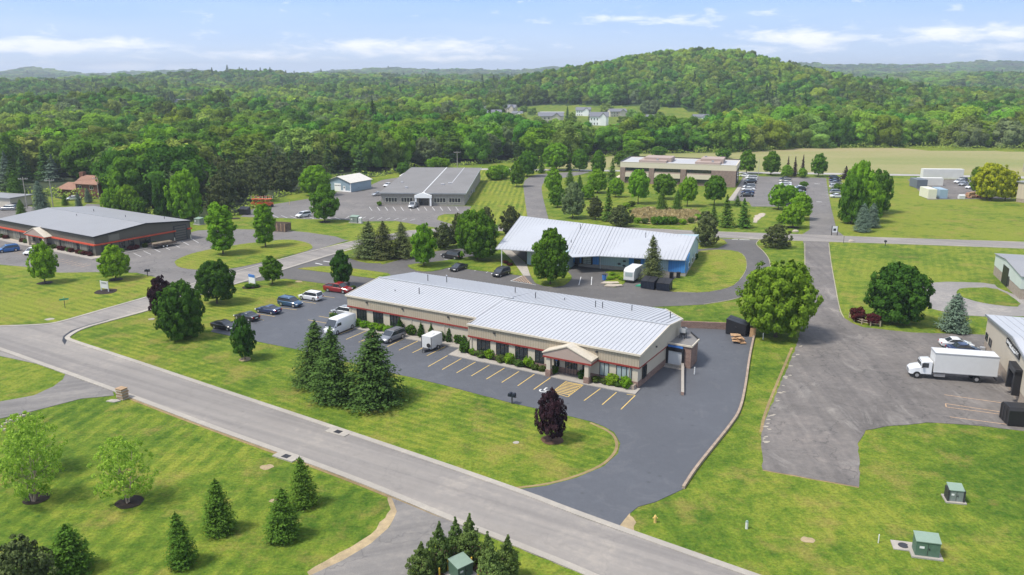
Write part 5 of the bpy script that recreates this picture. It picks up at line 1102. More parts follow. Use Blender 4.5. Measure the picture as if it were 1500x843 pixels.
place_car('suv', 'blue', (-2, 371), (27, 367.5), 'bright blue crossover in front of the olive building', z=.035)
place_car('sedan', 'white', (39, 375), (56, 369), 'white car half hidden behind the left lawn tree', z=.035)
G4 = 'cars by the showroom building'
place_car('suv', 'white', (437, 319.5), (452, 317), 'white SUV at the lawn edge left of the round maple', group=G4, z=.035)
place_car('pickup', 'silver', (599.5, 307.5), (611.5, 301), 'silver pickup truck in front of the white gabled entry', 'pickup truck', G4, 'pickup_truck', z=.035)
place_car('sedan', 'white', (562, 275), (575, 272), 'white car parked beside the left wall of the grey roofed building', group=G4, z=.035)
place_car('sedan', 'silver', (549, 287.5), (560, 286.5), 'silver car just left of the showroom facade corner', group=G4, z=.035)
place_car('suv', 'silver', (2, 308.5), (23, 308), 'silver SUV at the far left edge beside the utility pole', z=.035)
place_car('sedan', 'black', (12, 304.5), (30, 304), 'black sedan behind the silver SUV at the far left edge', z=.035)
place_car('sedan', 'white', (101, 294), (113, 293), 'white car parked under the brown house', z=.035)
G5 = 'cars in the office car park'
rows = [('left row', 1087, 1106, [(288.5, 'black', 'sedan'), (284.0, 'navy', 'sedan'), (279.5, 'white', 'sedan'), (276.0, 'silver', 'suv'), (269.0, 'black', 'suv'), (266.0, 'silver', 'sedan'), (262.8, 'white', 'suv')]),
        ('middle row', 1163, 1178, [(292, 'white', 'suv'), (288, 'white', 'sedan'), (284.5, 'silver', 'sedan'), (280.6, 'black', 'suv'), (277.5, 'white', 'sedan')]),
        ('middle left row', 1142, 1158, [(273.5, 'white', 'sedan'), (270.5, 'white', 'sedan'), (267.3, 'tan', 'suv'), (264.4, 'navy', 'sedan')]),
        ('right row', 1216, 1233, [(290, 'white', 'sedan'), (284.5, 'silver', 'suv'), (276, 'white', 'suv'), (270.5, 'grey', 'sedan'), (266.8, 'navy', 'sedan'), (263.3, 'black', 'suv')])]
for nm, xa, xb, cl in rows:
    n_ = len(cl)
    for i, (yy, pc, kd) in enumerate(cl):
        dx = (277 - yy) * (.28 if xa < 1100 else (.0 if xa < 1200 else -.12))
        pos = ['nearest the street', 'second from the street', 'third from the street', 'fourth from the street', 'fifth from the street', 'sixth from the street', 'farthest from the street'][i if i < n_ - 1 or n_ < 7 else 6]
        fr, rr_ = ((xa + dx, yy), (xb + dx, yy + .3)) if xa < 1200 else ((xb + dx, yy), (xa + dx, yy))
        place_car(kd, pc, fr, rr_, '%s %s %s in the %s of the office car park' % (pc.replace('tan', 'tan').replace('steel_blue', 'blue'), 'crossover' if kd == 'suv' else 'sedan', pos, nm), group=G5, z=.035)
place_car('sedan', 'white', (1086, 259), (1096, 260), 'white car alone at the far corner of the brick office', group=G5, z=.035)
for i, (xx, yy, pc, kd, lb) in enumerate(((1405, 268, 'white', 'suv', 'white SUV farthest in the container yard row'), (1409, 266, 'black', 'suv', 'black SUV tucked behind the white one in the container yard'), (1412, 271.5, 'silver', 'sedan', 'silver sedan third in the container yard row'), (1422, 276, 'white', 'suv', 'white SUV nearest the camera in the container yard row'))):
    place_car(kd, pc, (xx - 8, yy + 1.5), (xx + 8, yy), lb, group='cars in the container yard', z=.035)

# box truck
a, c = P(1334, 553), P(1458, 562.5); hd = math.atan2(a[1] - c[1], a[0] - c[0])
T = empty('box_truck', (a[0] + c[0]) / 2, (a[1] + c[1]) / 2 + .7, .05, hd, 'white box truck with long cargo box facing away from the beige depot', 'truck')
MB().box(-5.4, -1.25, 1.15, 2.55, 1.25, 3.95, 'white_paint').build('cargo_box', T)
mb = MB(); [mb.box(-5.45, s * 1.27 - .03, z, 2.6, s * 1.27 + .03, z + .12, 'galv') for s in (-1, 1) for z in (1.12, 3.86)]; mb.box(2.55, -1.2, 3.8, 2.62, 1.2, 3.98, 'galv'); mb.build('box_rail', T)
mb = MB(); mb.loft([[(x, -w, zb), (x, -w, zt - .15), (x, -w + .2, zt), (x, w - .2, zt), (x, w, zt - .15), (x, w, zb)] for x, w, zb, zt in ((2.75, 1.1, .75, 2.6), (3.0, 1.12, .75, 2.7), (3.9, 1.1, .75, 2.62), (4.15, 1.08, .75, 2.45))], 'paint_white'); mb.build('cab', T, True)
mb = MB(); mb.loft([[(x, -w, zb), (x, -w, zt - .2), (x, -w + .3, zt), (x, w - .3, zt), (x, w, zt - .2), (x, w, zb)] for x, w, zb, zt in ((4.1, 1.0, .65, 1.85), (4.6, 1.0, .6, 1.75), (5.3, .95, .6, 1.55), (5.55, .8, .65, 1.3))], 'paint_white'); mb.build('bonnet', T, True)
mb = MB(); mb.prism3([(4.12, -.95, 1.85), (4.12, .95, 1.85), (4.02, .9, 2.5), (4.02, -.9, 2.5)], (.1, 0, .02), 'car_glass'); [mb.box(3.2, s * 1.12 - .02, 1.7, 3.95, s * 1.12 + .02, 2.35, 'car_glass') for s in (-1, 1)]; mb.build('windows', T)
mb = MB(); mb.box(-5.3, -.5, .8, 3, .5, 1.15, 'black_paint'); mb.box(1.0, -1.15, .5, 2.4, -.6, .95, 'hubcap'); mb.box(1.0, .6, .5, 2.4, 1.15, .95, 'hubcap'); mb.box(-5.5, -1.2, .55, -5.4, 1.2, .75, 'dark_metal'); mb.build('chassis', T)
for x in (-3.0, 4.55):
    for s in (-1, 1):
        w_ = MB().cyl((x, s * .72, .5), (x, s * 1.14, .5), .5, .5, 'rubber', 16).build('wheel', T); MB().cyl((x, s * 1.05, .5), (x, s * 1.16, .5), .28, .24, 'hubcap', 12).build('rim', w_)
for s in (-1, 1): MB().box(5.3, s * .7 - .15, 1.0, 5.52, s * .7 + .15, 1.25, 'lamp_clear').build('headlight', T); MB().box(3.95, s * 1.35 - .08, 1.7, 4.1, s * 1.35 + .08, 2.3, 'black_paint').build('mirror', T)
MB().box(5.4, -.5, .75, 5.6, .5, 1.2, 'grey_metal').build('grille', T)
# small cargo trailer
a, c = P(624, 516), P(644, 506); hd = math.atan2(a[1] - c[1], a[0] - c[0]); x, y = P(632, 511.5)
T = empty('cargo_trailer', x, y, .05, hd, 'small white enclosed cargo trailer in a bay before the tan building', 'trailer')
MB().box(-1.7, -.9, .45, 1.3, .9, 2.35, 'white_paint').build('trailer_box', T); mb = MB(); mb.box(1.3, -.93, .45, 1.34, -.84, 2.35, 'dark_metal'); mb.box(1.3, .84, .45, 1.34, .93, 2.35, 'dark_metal'); mb.box(-1.72, -.92, .42, 1.33, .92, .5, 'galv'); mb.build('corner_trim', T)
mb = MB(); mb.prism3([(1.3, -.7, .42), (1.3, .7, .42), (2.4, 0, .42)], (0, 0, .08), 'dark_metal'); mb.cyl((2.35, 0, 0), (2.35, 0, .6), .04, .04, 'dark_metal'); mb.build('tongue', T)
for s in (-1, 1): w_ = MB().cyl((-.3, s * .9, .34), (-.3, s * 1.08, .34), .34, .34, 'rubber', 14).build('wheel', T); MB().cyl((-.3, s * 1.0, .34), (-.3, s * 1.1, .34), .2, .18, 'hubcap', 10).build('rim', w_)
MB().cyl((1.34, .45, 1.0), (1.48, .45, 1.0), .32, .32, 'rubber', 12).build('spare_wheel', T)
MB().box(-.5, -.3, 2.35, .1, .3, 2.45, 'plate_white').build('roof_vent', T)
# camper at the blue building
x, y = P(928, 410); T = empty('camper_trailer', x, y, .04, math.radians(-28), 'white boxy travel trailer parked against the blue building', 'trailer')
MB().loft([[(u, -3, .5), (u, 2.6, .5), (u, 2.8, 2.5), (u, 2.2, 2.85), (u, -2.4, 2.85), (u, -3, 2.3)] for u in (-1.1, 1.1)], 'white_paint').build('body', T)
MB().box(-.75, -3.06, 1.35, .75, -2.86, 2.1, 'blind_glass').build('window', T); mb = MB(); mb.box(-1.0, -3.3, .4, 1.0, -2.9, .55, 'dark_metal'); mb.build('bumper', T)
for s in (-1, 1): MB().cyl((s * .95, 0, .33), (s * 1.12, 0, .33), .33, .33, 'rubber', 12).build('wheel', T)
# flatbed trailer left
a, c = P(226, 364), P(252, 359.5); T = empty('flatbed_trailer', *P(239, 362), .04, math.atan2(c[1] - a[1], c[0] - a[0]), 'dark double axle flatbed trailer carrying timber by the olive building', 'trailer')
MB().box(-3.2, -1.1, .65, 3.0, 1.1, .82, 'dark_metal').build('deck', T); mb = MB(); mb.box(-3.2, -1.15, .8, 3.0, -1.08, 1.25, 'weathered_wood'); mb.box(-3.2, 1.08, .8, 3.0, 1.15, 1.25, 'weathered_wood'); mb.build('side_board', T)
for x in (-.6, .35):
    for s in (-1, 1): w_ = MB().cyl((x, s * 1.1, .38), (x, s * 1.32, .38), .38, .38, 'rubber', 12).build('wheel', T); MB().cyl((x, s * 1.2, .38), (x, s * 1.34, .38), .22, .2, 'plate_white', 10).build('rim', w_)
MB().prism3([(3.0, -.9, .6), (3.0, .9, .6), (4.6, 0, .6)], (0, 0, .1), 'dark_metal').build('tongue', T)
mb = MB(); [mb.box(-2.4, -.8 + k * .4, .84, 2.2, -.5 + k * .4, 1.15 + .1 * (k % 2), 'fence_wood') for k in range(4)]; mb.build('timber_load', T)

# ================================================================== BINS, CONTAINERS, BOXES
def dumpster(px, py, L, W, Hh, rz, mat, label, lid='black_paint', slope=True, name='dumpster'):
    x, y = P(px, py); o = empty(name, x, y, .05, math.radians(rz), label, 'dumpster')
    zf = Hh * (.72 if slope else 1)
    MB().prism([(-L / 2, -W / 2), (L / 2, -W / 2), (L / 2, W / 2), (-L / 2, W / 2)], .12, [zf, zf, Hh, Hh], mat).build('bin_body', o)
    mb = MB(); [mb.prism3([(s0, -W / 2 - .05, zf + .02), (s1, -W / 2 - .05, zf + .02), (s1, W / 2, Hh + .02), (s0, W / 2, Hh + .02)], (0, 0, .07), lid) for s0, s1 in ((-L / 2, -.04), (.04, L / 2))]; mb.build('lid', o)
    mb = MB(); [mb.box(k - .05, -W / 2 - .06, .12, k + .05, -W / 2 - .001, zf - .05, mat) for k in (-L / 2 + .1, -L / 4, 0, L / 4, L / 2 - .1)]; [mb.box(s * L / 2 - .12, -.15, Hh * .55, s * L / 2 + .12, .15, Hh * .55 + .1, 'dark_metal') for s in (-1, 1)]; mb.build('rib', o)
    return o
dumpster(951, 422.5, 2.8, 2.2, 2.1, -32, 'navy_box', 'left one of two dark dumpsters below the spruce by the blue building')
dumpster(973, 425, 2.6, 2.2, 2.0, -26, 'navy_box', 'right one of two dark dumpsters below the spruce by the blue building')
dumpster(1080, 489, 2.6, 3.2, 2.5, 60, 'black_paint', 'large black dumpster in the far corner of the sealed lot beside cardboard')
dumpster(358, 314.5, 3.2, 2, 2.2, -15, 'black_paint', 'black dumpster on the lawn edge left of the orange machines')
for i, (px, py) in enumerate(((521.5, 279.5), (528, 278))): dumpster(px, py, 2.4, 2.2, 2.0, -28, 'blue_box', ('nearer' if i == 0 else 'farther') + ' blue dumpster against the side wall of the small shed', 'blue_box', False)
for i, px in enumerate((983.5, 993.5)):
    x, y = P(px, 408); o = empty('wheelie_bin', x, y, .03, math.radians(-24), ('left' if i == 0 else 'right') + ' of two black wheeled bins against the blue end wall', 'bin', 'wheeled bins at the blue wall')
    MB().prism([(-.35, -.35), (.35, -.35), (.35, .35), (-.35, .35)], 0, [1.1, 1.1, 1.25, 1.25], 'black_paint').build('bin_body', o); MB().box(-.4, -.4, 1.24, .4, .38, 1.3, 'dark_metal').build('lid', o)
x, y = P(1068, 499.5); o = empty('cardboard_pile', 0, 0); o.name = 'cardboard_pile'; o.location = (*P(1080, 501), .05); tag(o, 'heap of flattened brown cardboard in front of the black dumpster', 'cardboard')
mb = MB(); rr = random.Random(5)
for k in range(16): mb.obox((rr.uniform(-.6, .6), rr.uniform(-.9, .9), .12 + k * .06), (rr.uniform(.7, 1.3), rr.uniform(.6, 1.3), .06), rr.uniform(-.5, .5), 'cardboard')
mb.build('boards', o)
o = empty('leaning_boards', *P(1100, 494), .05, 0, 'pale boards leaning on the retaining wall beside the big tree', 'boards'); mb = MB()
for k in range(4): mb.prism3([(-.3 + .25 * k, 0, 0), (-.1 + .25 * k, 0, 0), (.2 + .25 * k, .6, 1.3), (0 + .25 * k, .6, 1.3)], (.02, -.05, 0), 'cardboard')
mb.build('boards', o)
x, y = P(1488, 620); o = empty('trash_compactor', x, y, .05, math.radians(-10), 'black boxy compactor below the truck dock at the right edge', 'compactor')
MB().loft([[(x_, -1.3, .1), (x_, 1.3, .1), (x_, 1.3, 2.0), (x_, .9, 2.3), (x_, -.9, 2.3), (x_, -1.3, 2.0)] for x_ in (-1.4, 2.6)], 'black_paint').build('bin_body', o); mb = MB(); [mb.box(-1.46, s - .06, .1, -1.4, s + .06, 2.0, 'dark_metal') for s in (-1.2, -.4, .4, 1.2)]; mb.build('rib', o)
def container(px, py, L, W, Hh, rz, mat, label, name='shipping_container'):
    x, y = P(px, py); o = empty(name, x, y, .05, math.radians(rz), label, 'container')
    MB().box(-L / 2, 0, .1, L / 2, W, Hh, mat).build('box_body', o); mb = MB()
    for k in range(int(L / .45)): mb.box(-L / 2 + .2 + k * .45, -.04, .2, -L / 2 + .4 + k * .45, 0, Hh - .15, mat)
    mb.box(-L / 2 - .03, -.06, .05, L / 2 + .03, .0, .2, mat); mb.build('wall_rib', o)
    mb = MB(); [mb.box(L / 2, W * k / 4 - .03 + .3, .15, L / 2 + .06, W * k / 4 + .03 + .3, Hh - .1, 'grey_metal') for k in range(4)]; mb.build('locking_bar', o)
    return o
container(1365, 292, 2.8, 7.5, 3.3, -5, 'container_cream', 'cream storage container beside the pale blue one')
container(1381.5, 291.5, 2.6, 7.0, 3.1, -5, 'container_blue', 'pale blue storage container with ribbed doors')
container(1350, 276.5, 3.8, 7, 3.2, -5, 'container_dark', 'dark grey storage container at the yard corner')
container(1363, 272.5, 9, 2.4, 2.9, -5, 'container_white', 'low white container lying between the dark grey and cream ones')
container(1381, 262.5, 16, 2.6, 3.9, -4, 'container_white', 'long white semi trailer body at the far edge of the container yard')
container(1410, 334 - 44, 2.4, 1.2, 1.5, 0, 'white_paint', 'small white tank box between the containers and the timber heap') if False else None
o = empty('storage_box', *P(1408, 292), .05, 0, 'small white box between the containers and the timber heap', 'box'); MB().loft([[(x_, -.6, .05), (x_, .6, .05), (x_, .6, 1.2), (x_, 0, 1.6), (x_, -.6, 1.2)] for x_ in (-1, 1)], 'white_paint').build('box_body', o)
o = empty('timber_heap', *P(1433, 290), .05, 0, 'heap of reddish timber crates and boards under the yellow tree', 'timber'); mb = MB(); rr = random.Random(9)
for k in range(26): mb.obox((rr.uniform(-4, 4), rr.uniform(-1.6, 1.6), rr.uniform(.3, 1.9) * (1 if k < 16 else .5)), (rr.uniform(.8, 3), rr.uniform(.6, 1.6), rr.uniform(.3, .9)), rr.uniform(-.6, .6), rr.choice(['timber_red', 'timber_red', 'cardboard', 'pallet_wood']))
mb.build('crates', o)
# orange machines: three scissor lifts / tractors reduced to their real outline
for i, px in enumerate((375, 384, 393)):
    o = empty('orange_machine', *P(px, 303.5), .04, math.radians(20 + 10 * i), ['left', 'middle', 'right'][i] + ' one of three orange lift machines behind the narrow maple', 'machine', 'orange machines at the wood edge')
    MB().box(-1.4, -1, .5, 1.4, 1, 1.4, 'orange_machine').build('chassis', o)
    mb = MB(); [mb.prism3([(-1.2, s, 1.4), (-1.0, s, 1.4), (1.2, s, 2.5), (1.0, s, 2.5)], (0, .12, 0), 'orange_machine') or mb.prism3([(1.2, s, 1.4), (1.0, s, 1.4), (-1.2, s, 2.5), (-1.0, s, 2.5)], (0, .12, 0), 'orange_machine') for s in (-.6, .5)]; mb.build('scissor_arm', o)
    mb = MB(); mb.box(-1.3, -.9, 2.5, 1.3, .9, 2.6, 'orange_machine'); [mb.box(x_ - .04, y_ - .04, 2.6, x_ + .04, y_ + .04, 3.5, 'container_white') for x_ in (-1.25, 0, 1.25) for y_ in (-.85, .85)]; mb.box(-1.3, -.9, 3.45, 1.3, -.84, 3.53, 'orange_machine'); mb.build('platform', o)
    for x_ in (-.9, .9):
        for s in (-1, 1): MB().cyl((x_, s * .9, .45), (x_, s * 1.2, .45), .45, .45, 'rubber', 12).build('wheel', o)
# weathered crate bin
o = empty('wooden_bin', *P(410, 338.5), .05, math.radians(-15), 'dark weathered open wooden bin on the lawn right of the narrow maple', 'bin'); mb = MB()
for s in (-1, 1): mb.box(-2.6, s * 1.4 - .08, .1, 2.6, s * 1.4 + .08, 2.2, 'weathered_wood')
for s in (-1, 1): mb.box(s * 2.6 - .08, -1.4, .1, s * 2.6 + .08, 1.4, 2.2, 'weathered_wood')
mb.build('plank_wall', o); mb = MB(); [mb.box(x_, -1.56, .1, x_ + .18, -1.48, 2.3, 'pallet_wood') for x_ in (-2.5, -1.3, 0, 1.2, 2.3)]; mb.build('post', o)

def pad_box(px, py, w_, d_, h_, rz, mat, top, label, pad=True, slopey=.25, name='utility_box'):
    o = empty(name, *P(px, py), .0, math.radians(rz), label, 'utility box')
    if pad: MB().box(-w_ / 2 - .3, -d_ / 2 - .3, 0, w_ / 2 + .3, d_ / 2 + .3, .16, 'concrete').build('concrete_pad', o)
    MB().prism([(-w_ / 2, -d_ / 2), (w_ / 2, -d_ / 2), (w_ / 2, d_ / 2), (-w_ / 2, d_ / 2)], .16, [h_ - slopey, h_ - slopey, h_, h_], mat).build('cabinet', o)
    MB().prism3([(-w_ / 2 - .05, -d_ / 2 - .06, h_ - slopey), (w_ / 2 + .05, -d_ / 2 - .06, h_ - slopey), (w_ / 2 + .05, d_ / 2 + .05, h_ + .01), (-w_ / 2 - .05, d_ / 2 + .05, h_ + .01)], (0, 0, .07), top).build('lid', o)
    mb = MB(); mb.box(-.015, -d_ / 2 - .02, .25, .015, -d_ / 2, h_ - slopey - .1, 'dark_metal'); mb.box(.08, -d_ / 2 - .05, h_ * .45, .16, -d_ / 2, h_ * .55, 'dark_metal'); mb.build('door_handle', o)
    mb = MB(); mb.box(-w_ * .35, -d_ / 2 - .015, h_ * .5, -w_ * .15, -d_ / 2 - .002, h_ * .62, 'plate_white'); mb.build('notice_plate', o)
    return o
pad_box(1355, 812, 1.95, 1.25, 1.75, -14, 'green_box', 'green_box_top', 'large green transformer cabinet beside the round manhole at the lower right')
o = empty('manhole', *P(1323, 801), 0, math.radians(-14), 'square concrete slab with a round iron manhole cover beside the green cabinet', 'manhole')
MB().box(-.95, -.75, 0, .95, .75, .12, 'concrete').build('slab', o); MB().cyl((0, 0, .12), (0, 0, .15), .45, .45, 'dark_metal', 18).build('cover', o)
o = pad_box(1397, 733, 1.3, 1.1, 1.55, -12, 'grey_green_box', 'green_box_top', 'tall grey green utility cabinet with dark side wings on the lawn'); mb = MB(); [mb.box(s * .72 - .08, -.62, .16, s * .72 + .08, .5, 1.35, 'dark_metal') for s in (-1, 1)]; mb.build('side_fin', o)
pad_box(675, 843, 1.55, 1.35, 1.5, 40, 'green_box', 'green_box_top', 'green transformer box inside the ring of cedars and yellow posts')
pad_box(292, 329, 2.2, 1.6, 1.9, -30, 'grey_green_box', 'green_box_top', 'green grey cabinet on the lawn behind the olive building')
pad_box(520, 326.5, 2.4, 1.6, 2.0, -20, 'grey_green_box', 'green_box_top', 'green grey cabinet on the lawn left of the conifer group')
pad_box(528, 327.5, .8, .7, 1.7, -20, 'white_paint', 'white_paint', 'slim white cabinet next to the green grey one left of the conifers')
for i, (px, py) in enumerate(((644, 852), (656.5, 838), (669.5, 826), (691, 836), (701, 856))):
    o = empty('bollard', *P(px, py), 0, 0, ['yellow post at the lower left of the green transformer box', 'yellow post on the left side of the green transformer box', 'yellow post behind the green transformer box', 'yellow post at the right rear of the green transformer box', 'yellow post at the lower right, half hidden by cedars'][i], 'post', 'yellow posts around the green box')
    MB().cyl((0, 0, 0), (0, 0, 1.25), .075, .075, 'yellow_paint', 12).build('pipe', o); MB().cyl((0, 0, 1.25), (0, 0, 1.31), .075, .03, 'yellow_paint', 12).build('pipe_cap', o)
for i, (px, py, h_, m_, lb, r_) in enumerate(((1093.5, 775, .85, 'container_white', 'pale green white pedestal alone on the lower right lawn', .13), (1286.5, 796, .9, 'container_white', 'slim white marker post left of the manhole slab', .05), (1117.5, 498, 1.1, 'white_paint', 'white marker post on the grass beside the big lime tree', .07))):
    o = empty('marker_post', *P(px, py), 0, 0, lb, 'marker post'); MB().cyl((0, 0, 0), (0, 0, h_ - .12), r_, r_, m_, 10).build('pipe', o); MB().cyl((0, 0, h_ - .12), (0, 0, h_), r_ * 1.15, r_ * .8, 'green_box_top' if i == 0 else m_, 10).build('pipe_cap', o)
o = empty('fire_hydrant', *P(959.5, 766), 0, 0, 'small pale yellow hydrant on the grass right of the main driveway', 'hydrant')
MB().cyl((0, 0, 0), (0, 0, .62), .14, .12, 'yellow_line', 12).build('barrel', o); MB().cyl((0, 0, .62), (0, 0, .82), .16, .05, 'yellow_line', 12).build('bonnet', o)
MB().cyl((-.24, 0, .5), (.24, 0, .5), .06, .06, 'yellow_line', 8).build('nozzle', o)
# stone stack at the drive and flat slab
o = empty('pallet_stack', *P(180, 584.5), .0, math.radians(-25), 'neat stack of pale wooden planks and stone slabs beside the street kerb', 'stack'); mb = MB(); rr = random.Random(2)
for k in range(8): mb.obox((rr.uniform(-.06, .06), rr.uniform(-.05, .05), .12 + k * .19), (1.15, 1.0, .13), rr.uniform(-.08, .08), 'stone' if k % 2 == 0 else 'pallet_wood')
mb.build('slabs', o); mb = MB(); [mb.obox((x_, 0, .2 + k * .19), (.12, .9, .07), 0, 'weathered_wood') for x_ in (-.4, 0, .4) for k in range(7)]; mb.build('spacers', o)
o = empty('stone_slab', *P(167, 588), .0, math.radians(-10), 'flat pale stone slab on the grass left of the plank stack', 'slab'); MB().prism([(-.9, -.35), (.4, -.5), (.95, .1), (.2, .45), (-.6, .3)], 0, .12, 'concrete').build('slab', o)
rr = random.Random(8)
for i, (px, py, s_) in enumerate(((-8, 622, 1.2), (2, 627, .8), (10, 622, 1.0), (18, 617, 1.5), (27, 613, .9), (33, 610.5, .8), (42, 608, .7), (7, 631, .7))):
    s_ *= .62; pts = [(math.cos(k * .9) * s_ * rr.uniform(.35, .65) * 1.5, math.sin(k * .9) * s_ * rr.uniform(.25, .5)) for k in range(7)]
    MB().prism([(p[0], p[1]) for p in pts], 0, .22, 'stone').build('edging_rock', None, label='pale flat rocks lining the drive edge at the left', cat='rock', group='edging rocks at the left drive').location = (*P(px, py), 0)
# yellow dead spots / mole hill
for i, (px, py, r_, m_) in enumerate(((389.5, 685, .75, 'sand_soil'), (401, 734, .5, 'sand_soil'), (1183, 792, .6, 'sand_soil'), (756, 649, .4, 'concrete'), (147, 469, .8, 'sand_soil'), (222, 468, .6, 'concrete'), (73, 468, .9, 'concrete'), (437, 413, .8, 'sand_soil'))):
    x, y = P(px, py); sheet('bare_patch', [(x + math.cos(k) * r_ * rr.uniform(.7, 1.2), y + math.sin(k) * r_ * rr.uniform(.6, 1.1)) for k in np.arange(0, 6.28, .6)], .045, m_, 1, 0, world=True, skirt=False)

# ================================================================== SIGNS, MAILBOXES, POLES
def sign(px, py, w_, h_, zb, rz, face, label, name='sign', posts=2, post='white_paint', head=None, th_=.12):
    o = empty(name, *P(px, py), 0, math.radians(rz), label, 'sign'); MB().box(-w_ / 2, -th_ / 2, zb, w_ / 2, th_ / 2, zb + h_, face).build('sign_board', o)
    if head: MB().box(-w_ / 2 - .03, -th_ / 2 - .03, zb + h_ * .72, w_ / 2 + .03, th_ / 2 + .03, zb + h_ + .05, head).build('sign_header', o)
    if posts: mb = MB(); [mb.box(s * w_ / 2 * (1 if posts == 2 else 0) - .07, -.08, 0, s * w_ / 2 * (1 if posts == 2 else 0) + .07, .08, zb + h_ + .1, post) for s in ((-1, 1) if posts == 2 else (0,))]; mb.build('sign_post', o)
    return o
o = sign(154, 427, 2.0, 1.4, .6, -25, 'white_paint', 'white monument sign on a round mulch bed on the left lawn', posts=2)
MB().box(-.7, -.08, 1.5, .7, -.062, 1.85, 'grey_metal').build('sign_text_band', o)
o = sign(370, 420, 1.9, 1.7, .7, -35, 'plate_white', 'white and blue sign with one side post near the street and young maple', posts=2, head='sign_blue')
o = sign(1222, 345.5, 1.5, 1.6, .9, 0, 'plate_white', 'white sign with black side posts beside the blue spruces', post='black_paint'); mb = MB(); mb.box(-.4, -.08, 1.3, .3, -.062, 1.9, 'black_paint'); mb.build('sign_emblem', o)
o = empty('street_sign', *P(95.5, 452), 0, .5, 'small green street name blades on a dark post on the left lawn', 'sign'); MB().cyl((0, 0, 0), (0, 0, 1.5), .05, .05, 'dark_metal', 8).build('sign_post', o)
mb = MB(); mb.box(-.75, -.02, 1.55, .75, .02, 1.85, 'sign_green'); mb.box(-.02, -.6, 1.86, .02, .6, 2.1, 'sign_green'); mb.build('sign_blade', o)
x, y = P(815, 547); o = empty('parking_sign', x, y, .1, MF.a, 'blue accessible parking sign on a slim pole before the entry', 'sign'); MB().cyl((0, 0, 0), (0, 0, 2.3), .035, .035, 'galv', 8).build('sign_post', o); MB().box(-.17, -.06, 1.75, .17, -.04, 2.3, 'sign_blue').build('sign_board', o)
def mailbox(px, py, n, mat, label, rz=0):
    o = empty('mailbox', *P(px, py), 0, math.radians(rz), label, 'mailbox'); mb = MB(); mb.box(-.06, -.06, 0, .06, .06, 1.05, 'dark_metal'); mb.box(-.3 * n, -.15, 1.0, .3 * n, .15, 1.06, 'dark_metal'); mb.build('post', o)
    for k in range(n):
        c = (k - (n - 1) / 2) * .5; MB().loft([[(c - .2, y_, 1.06), (c - .2, y_, 1.35), (c - .12, y_, 1.5), (c + .12, y_, 1.5), (c + .2, y_, 1.35), (c + .2, y_, 1.06)] for y_ in (-.32, .32)], mat).build('box', o)
mailbox(750, 592, 2, 'navy_box', 'double dark mailbox on the lawn edge below the main car park', -30)
mailbox(216.5, 405, 2, 'black_paint', 'dark mailbox at the lawn corner of the olive building drive', 0)
mailbox(511, 424, 1, 'black_paint', 'black mailbox beside the red pickup truck', 0)
mailbox(1296.5, 361, 1, 'dark_metal', 'dark mailbox on the far side of the level street, right lawn')
mailbox(659, 279, 1, 'dark_metal', 'x') if False else None
def pole(px, py, h_, label, arms=2, r_=.16):
    o = empty('utility_pole', *P(px, py), 0, 0, label, 'utility pole', 'utility poles'); MB().cyl((0, 0, 0), (0, 0, h_), r_, r_ * .65, 'pole_wood', 10).build('pole', o)
    if arms: mb = MB(); mb.box(-1.5, -.07, h_ - .7, 1.5, .07, h_ - .55, 'pole_wood'); [mb.cyl((x_, 0, h_ - .55), (x_, 0, h_ - .25), .06, .05, 'plate_white', 6) for x_ in (-1.4, -.8, .8, 1.4)]; mb.build('crossarm', o)
    return o
pole(40, 306, 10.0, 'leftmost tall pole with crossarm beside the left edge cars'); pole(78, 304, 9.2, 'pole with crossarm behind the olive building roof, second from left'); pole(145.5, 292, 7.6, 'pole with crossarm next to the brown house')
pole(670, 248, 8, 'wooden pole behind the showroom roof', 1); pole(1110.5, 259.5, 7.5, 'slim pole at the far end of the office car park', 0, .1); pole(1498.5, 252, 7, 'grey pole at the right edge of the field', 0, .2)
# overhead wires between the left poles
for (a_, ha), (b_, hb) in ((((40, 306), 9.6), ((78, 304), 8.8)), (((78, 304), 8.8), ((145.5, 292), 7.2))):
    A1, B1 = Vector((*P(*a_), ha)), Vector((*P(*b_), hb)); mb = MB()
    for off in (-1.4, 1.4):
        prev = None
        for k in range(13):
            f = k / 12; q = A1.lerp(B1, f) + Vector((off, 0, -1.2 * 4 * f * (1 - f) * .5))
            if prev is not None: mb.cyl(prev, q, .025, .025, 'black_paint', 4, False)
            prev = q
    mb.build('overhead_wire', None, label='thin dark wires from pole to pole ' + ('at the left edge' if a_[0] < 60 else 'towards the brown house'), cat='wire', group='overhead wires')
# split rail fence by the red shrubs
pts = [P(1244, 466), P(1251, 472), P(1262, 475.5), P(1275, 478), P(1289, 479)]; o = empty('rail_fence', *pts[2], 0, 0, 'short low split rail fence curving round the red shrubs', 'fence'); bx_, by_ = pts[2]
for p in pts: MB().box(p[0] - bx_ - .08, p[1] - by_ - .08, 0, p[0] - bx_ + .08, p[1] - by_ + .08, 1.0, 'fence_wood').build('post', o)
for p, q in zip(pts, pts[1:]):
    mb = MB(); [mb.cyl((p[0] - bx_, p[1] - by_, z), (q[0] - bx_, q[1] - by_, z), .06, .06, 'fence_wood', 6) for z in (.45, .82)]; mb.build('rail', o)
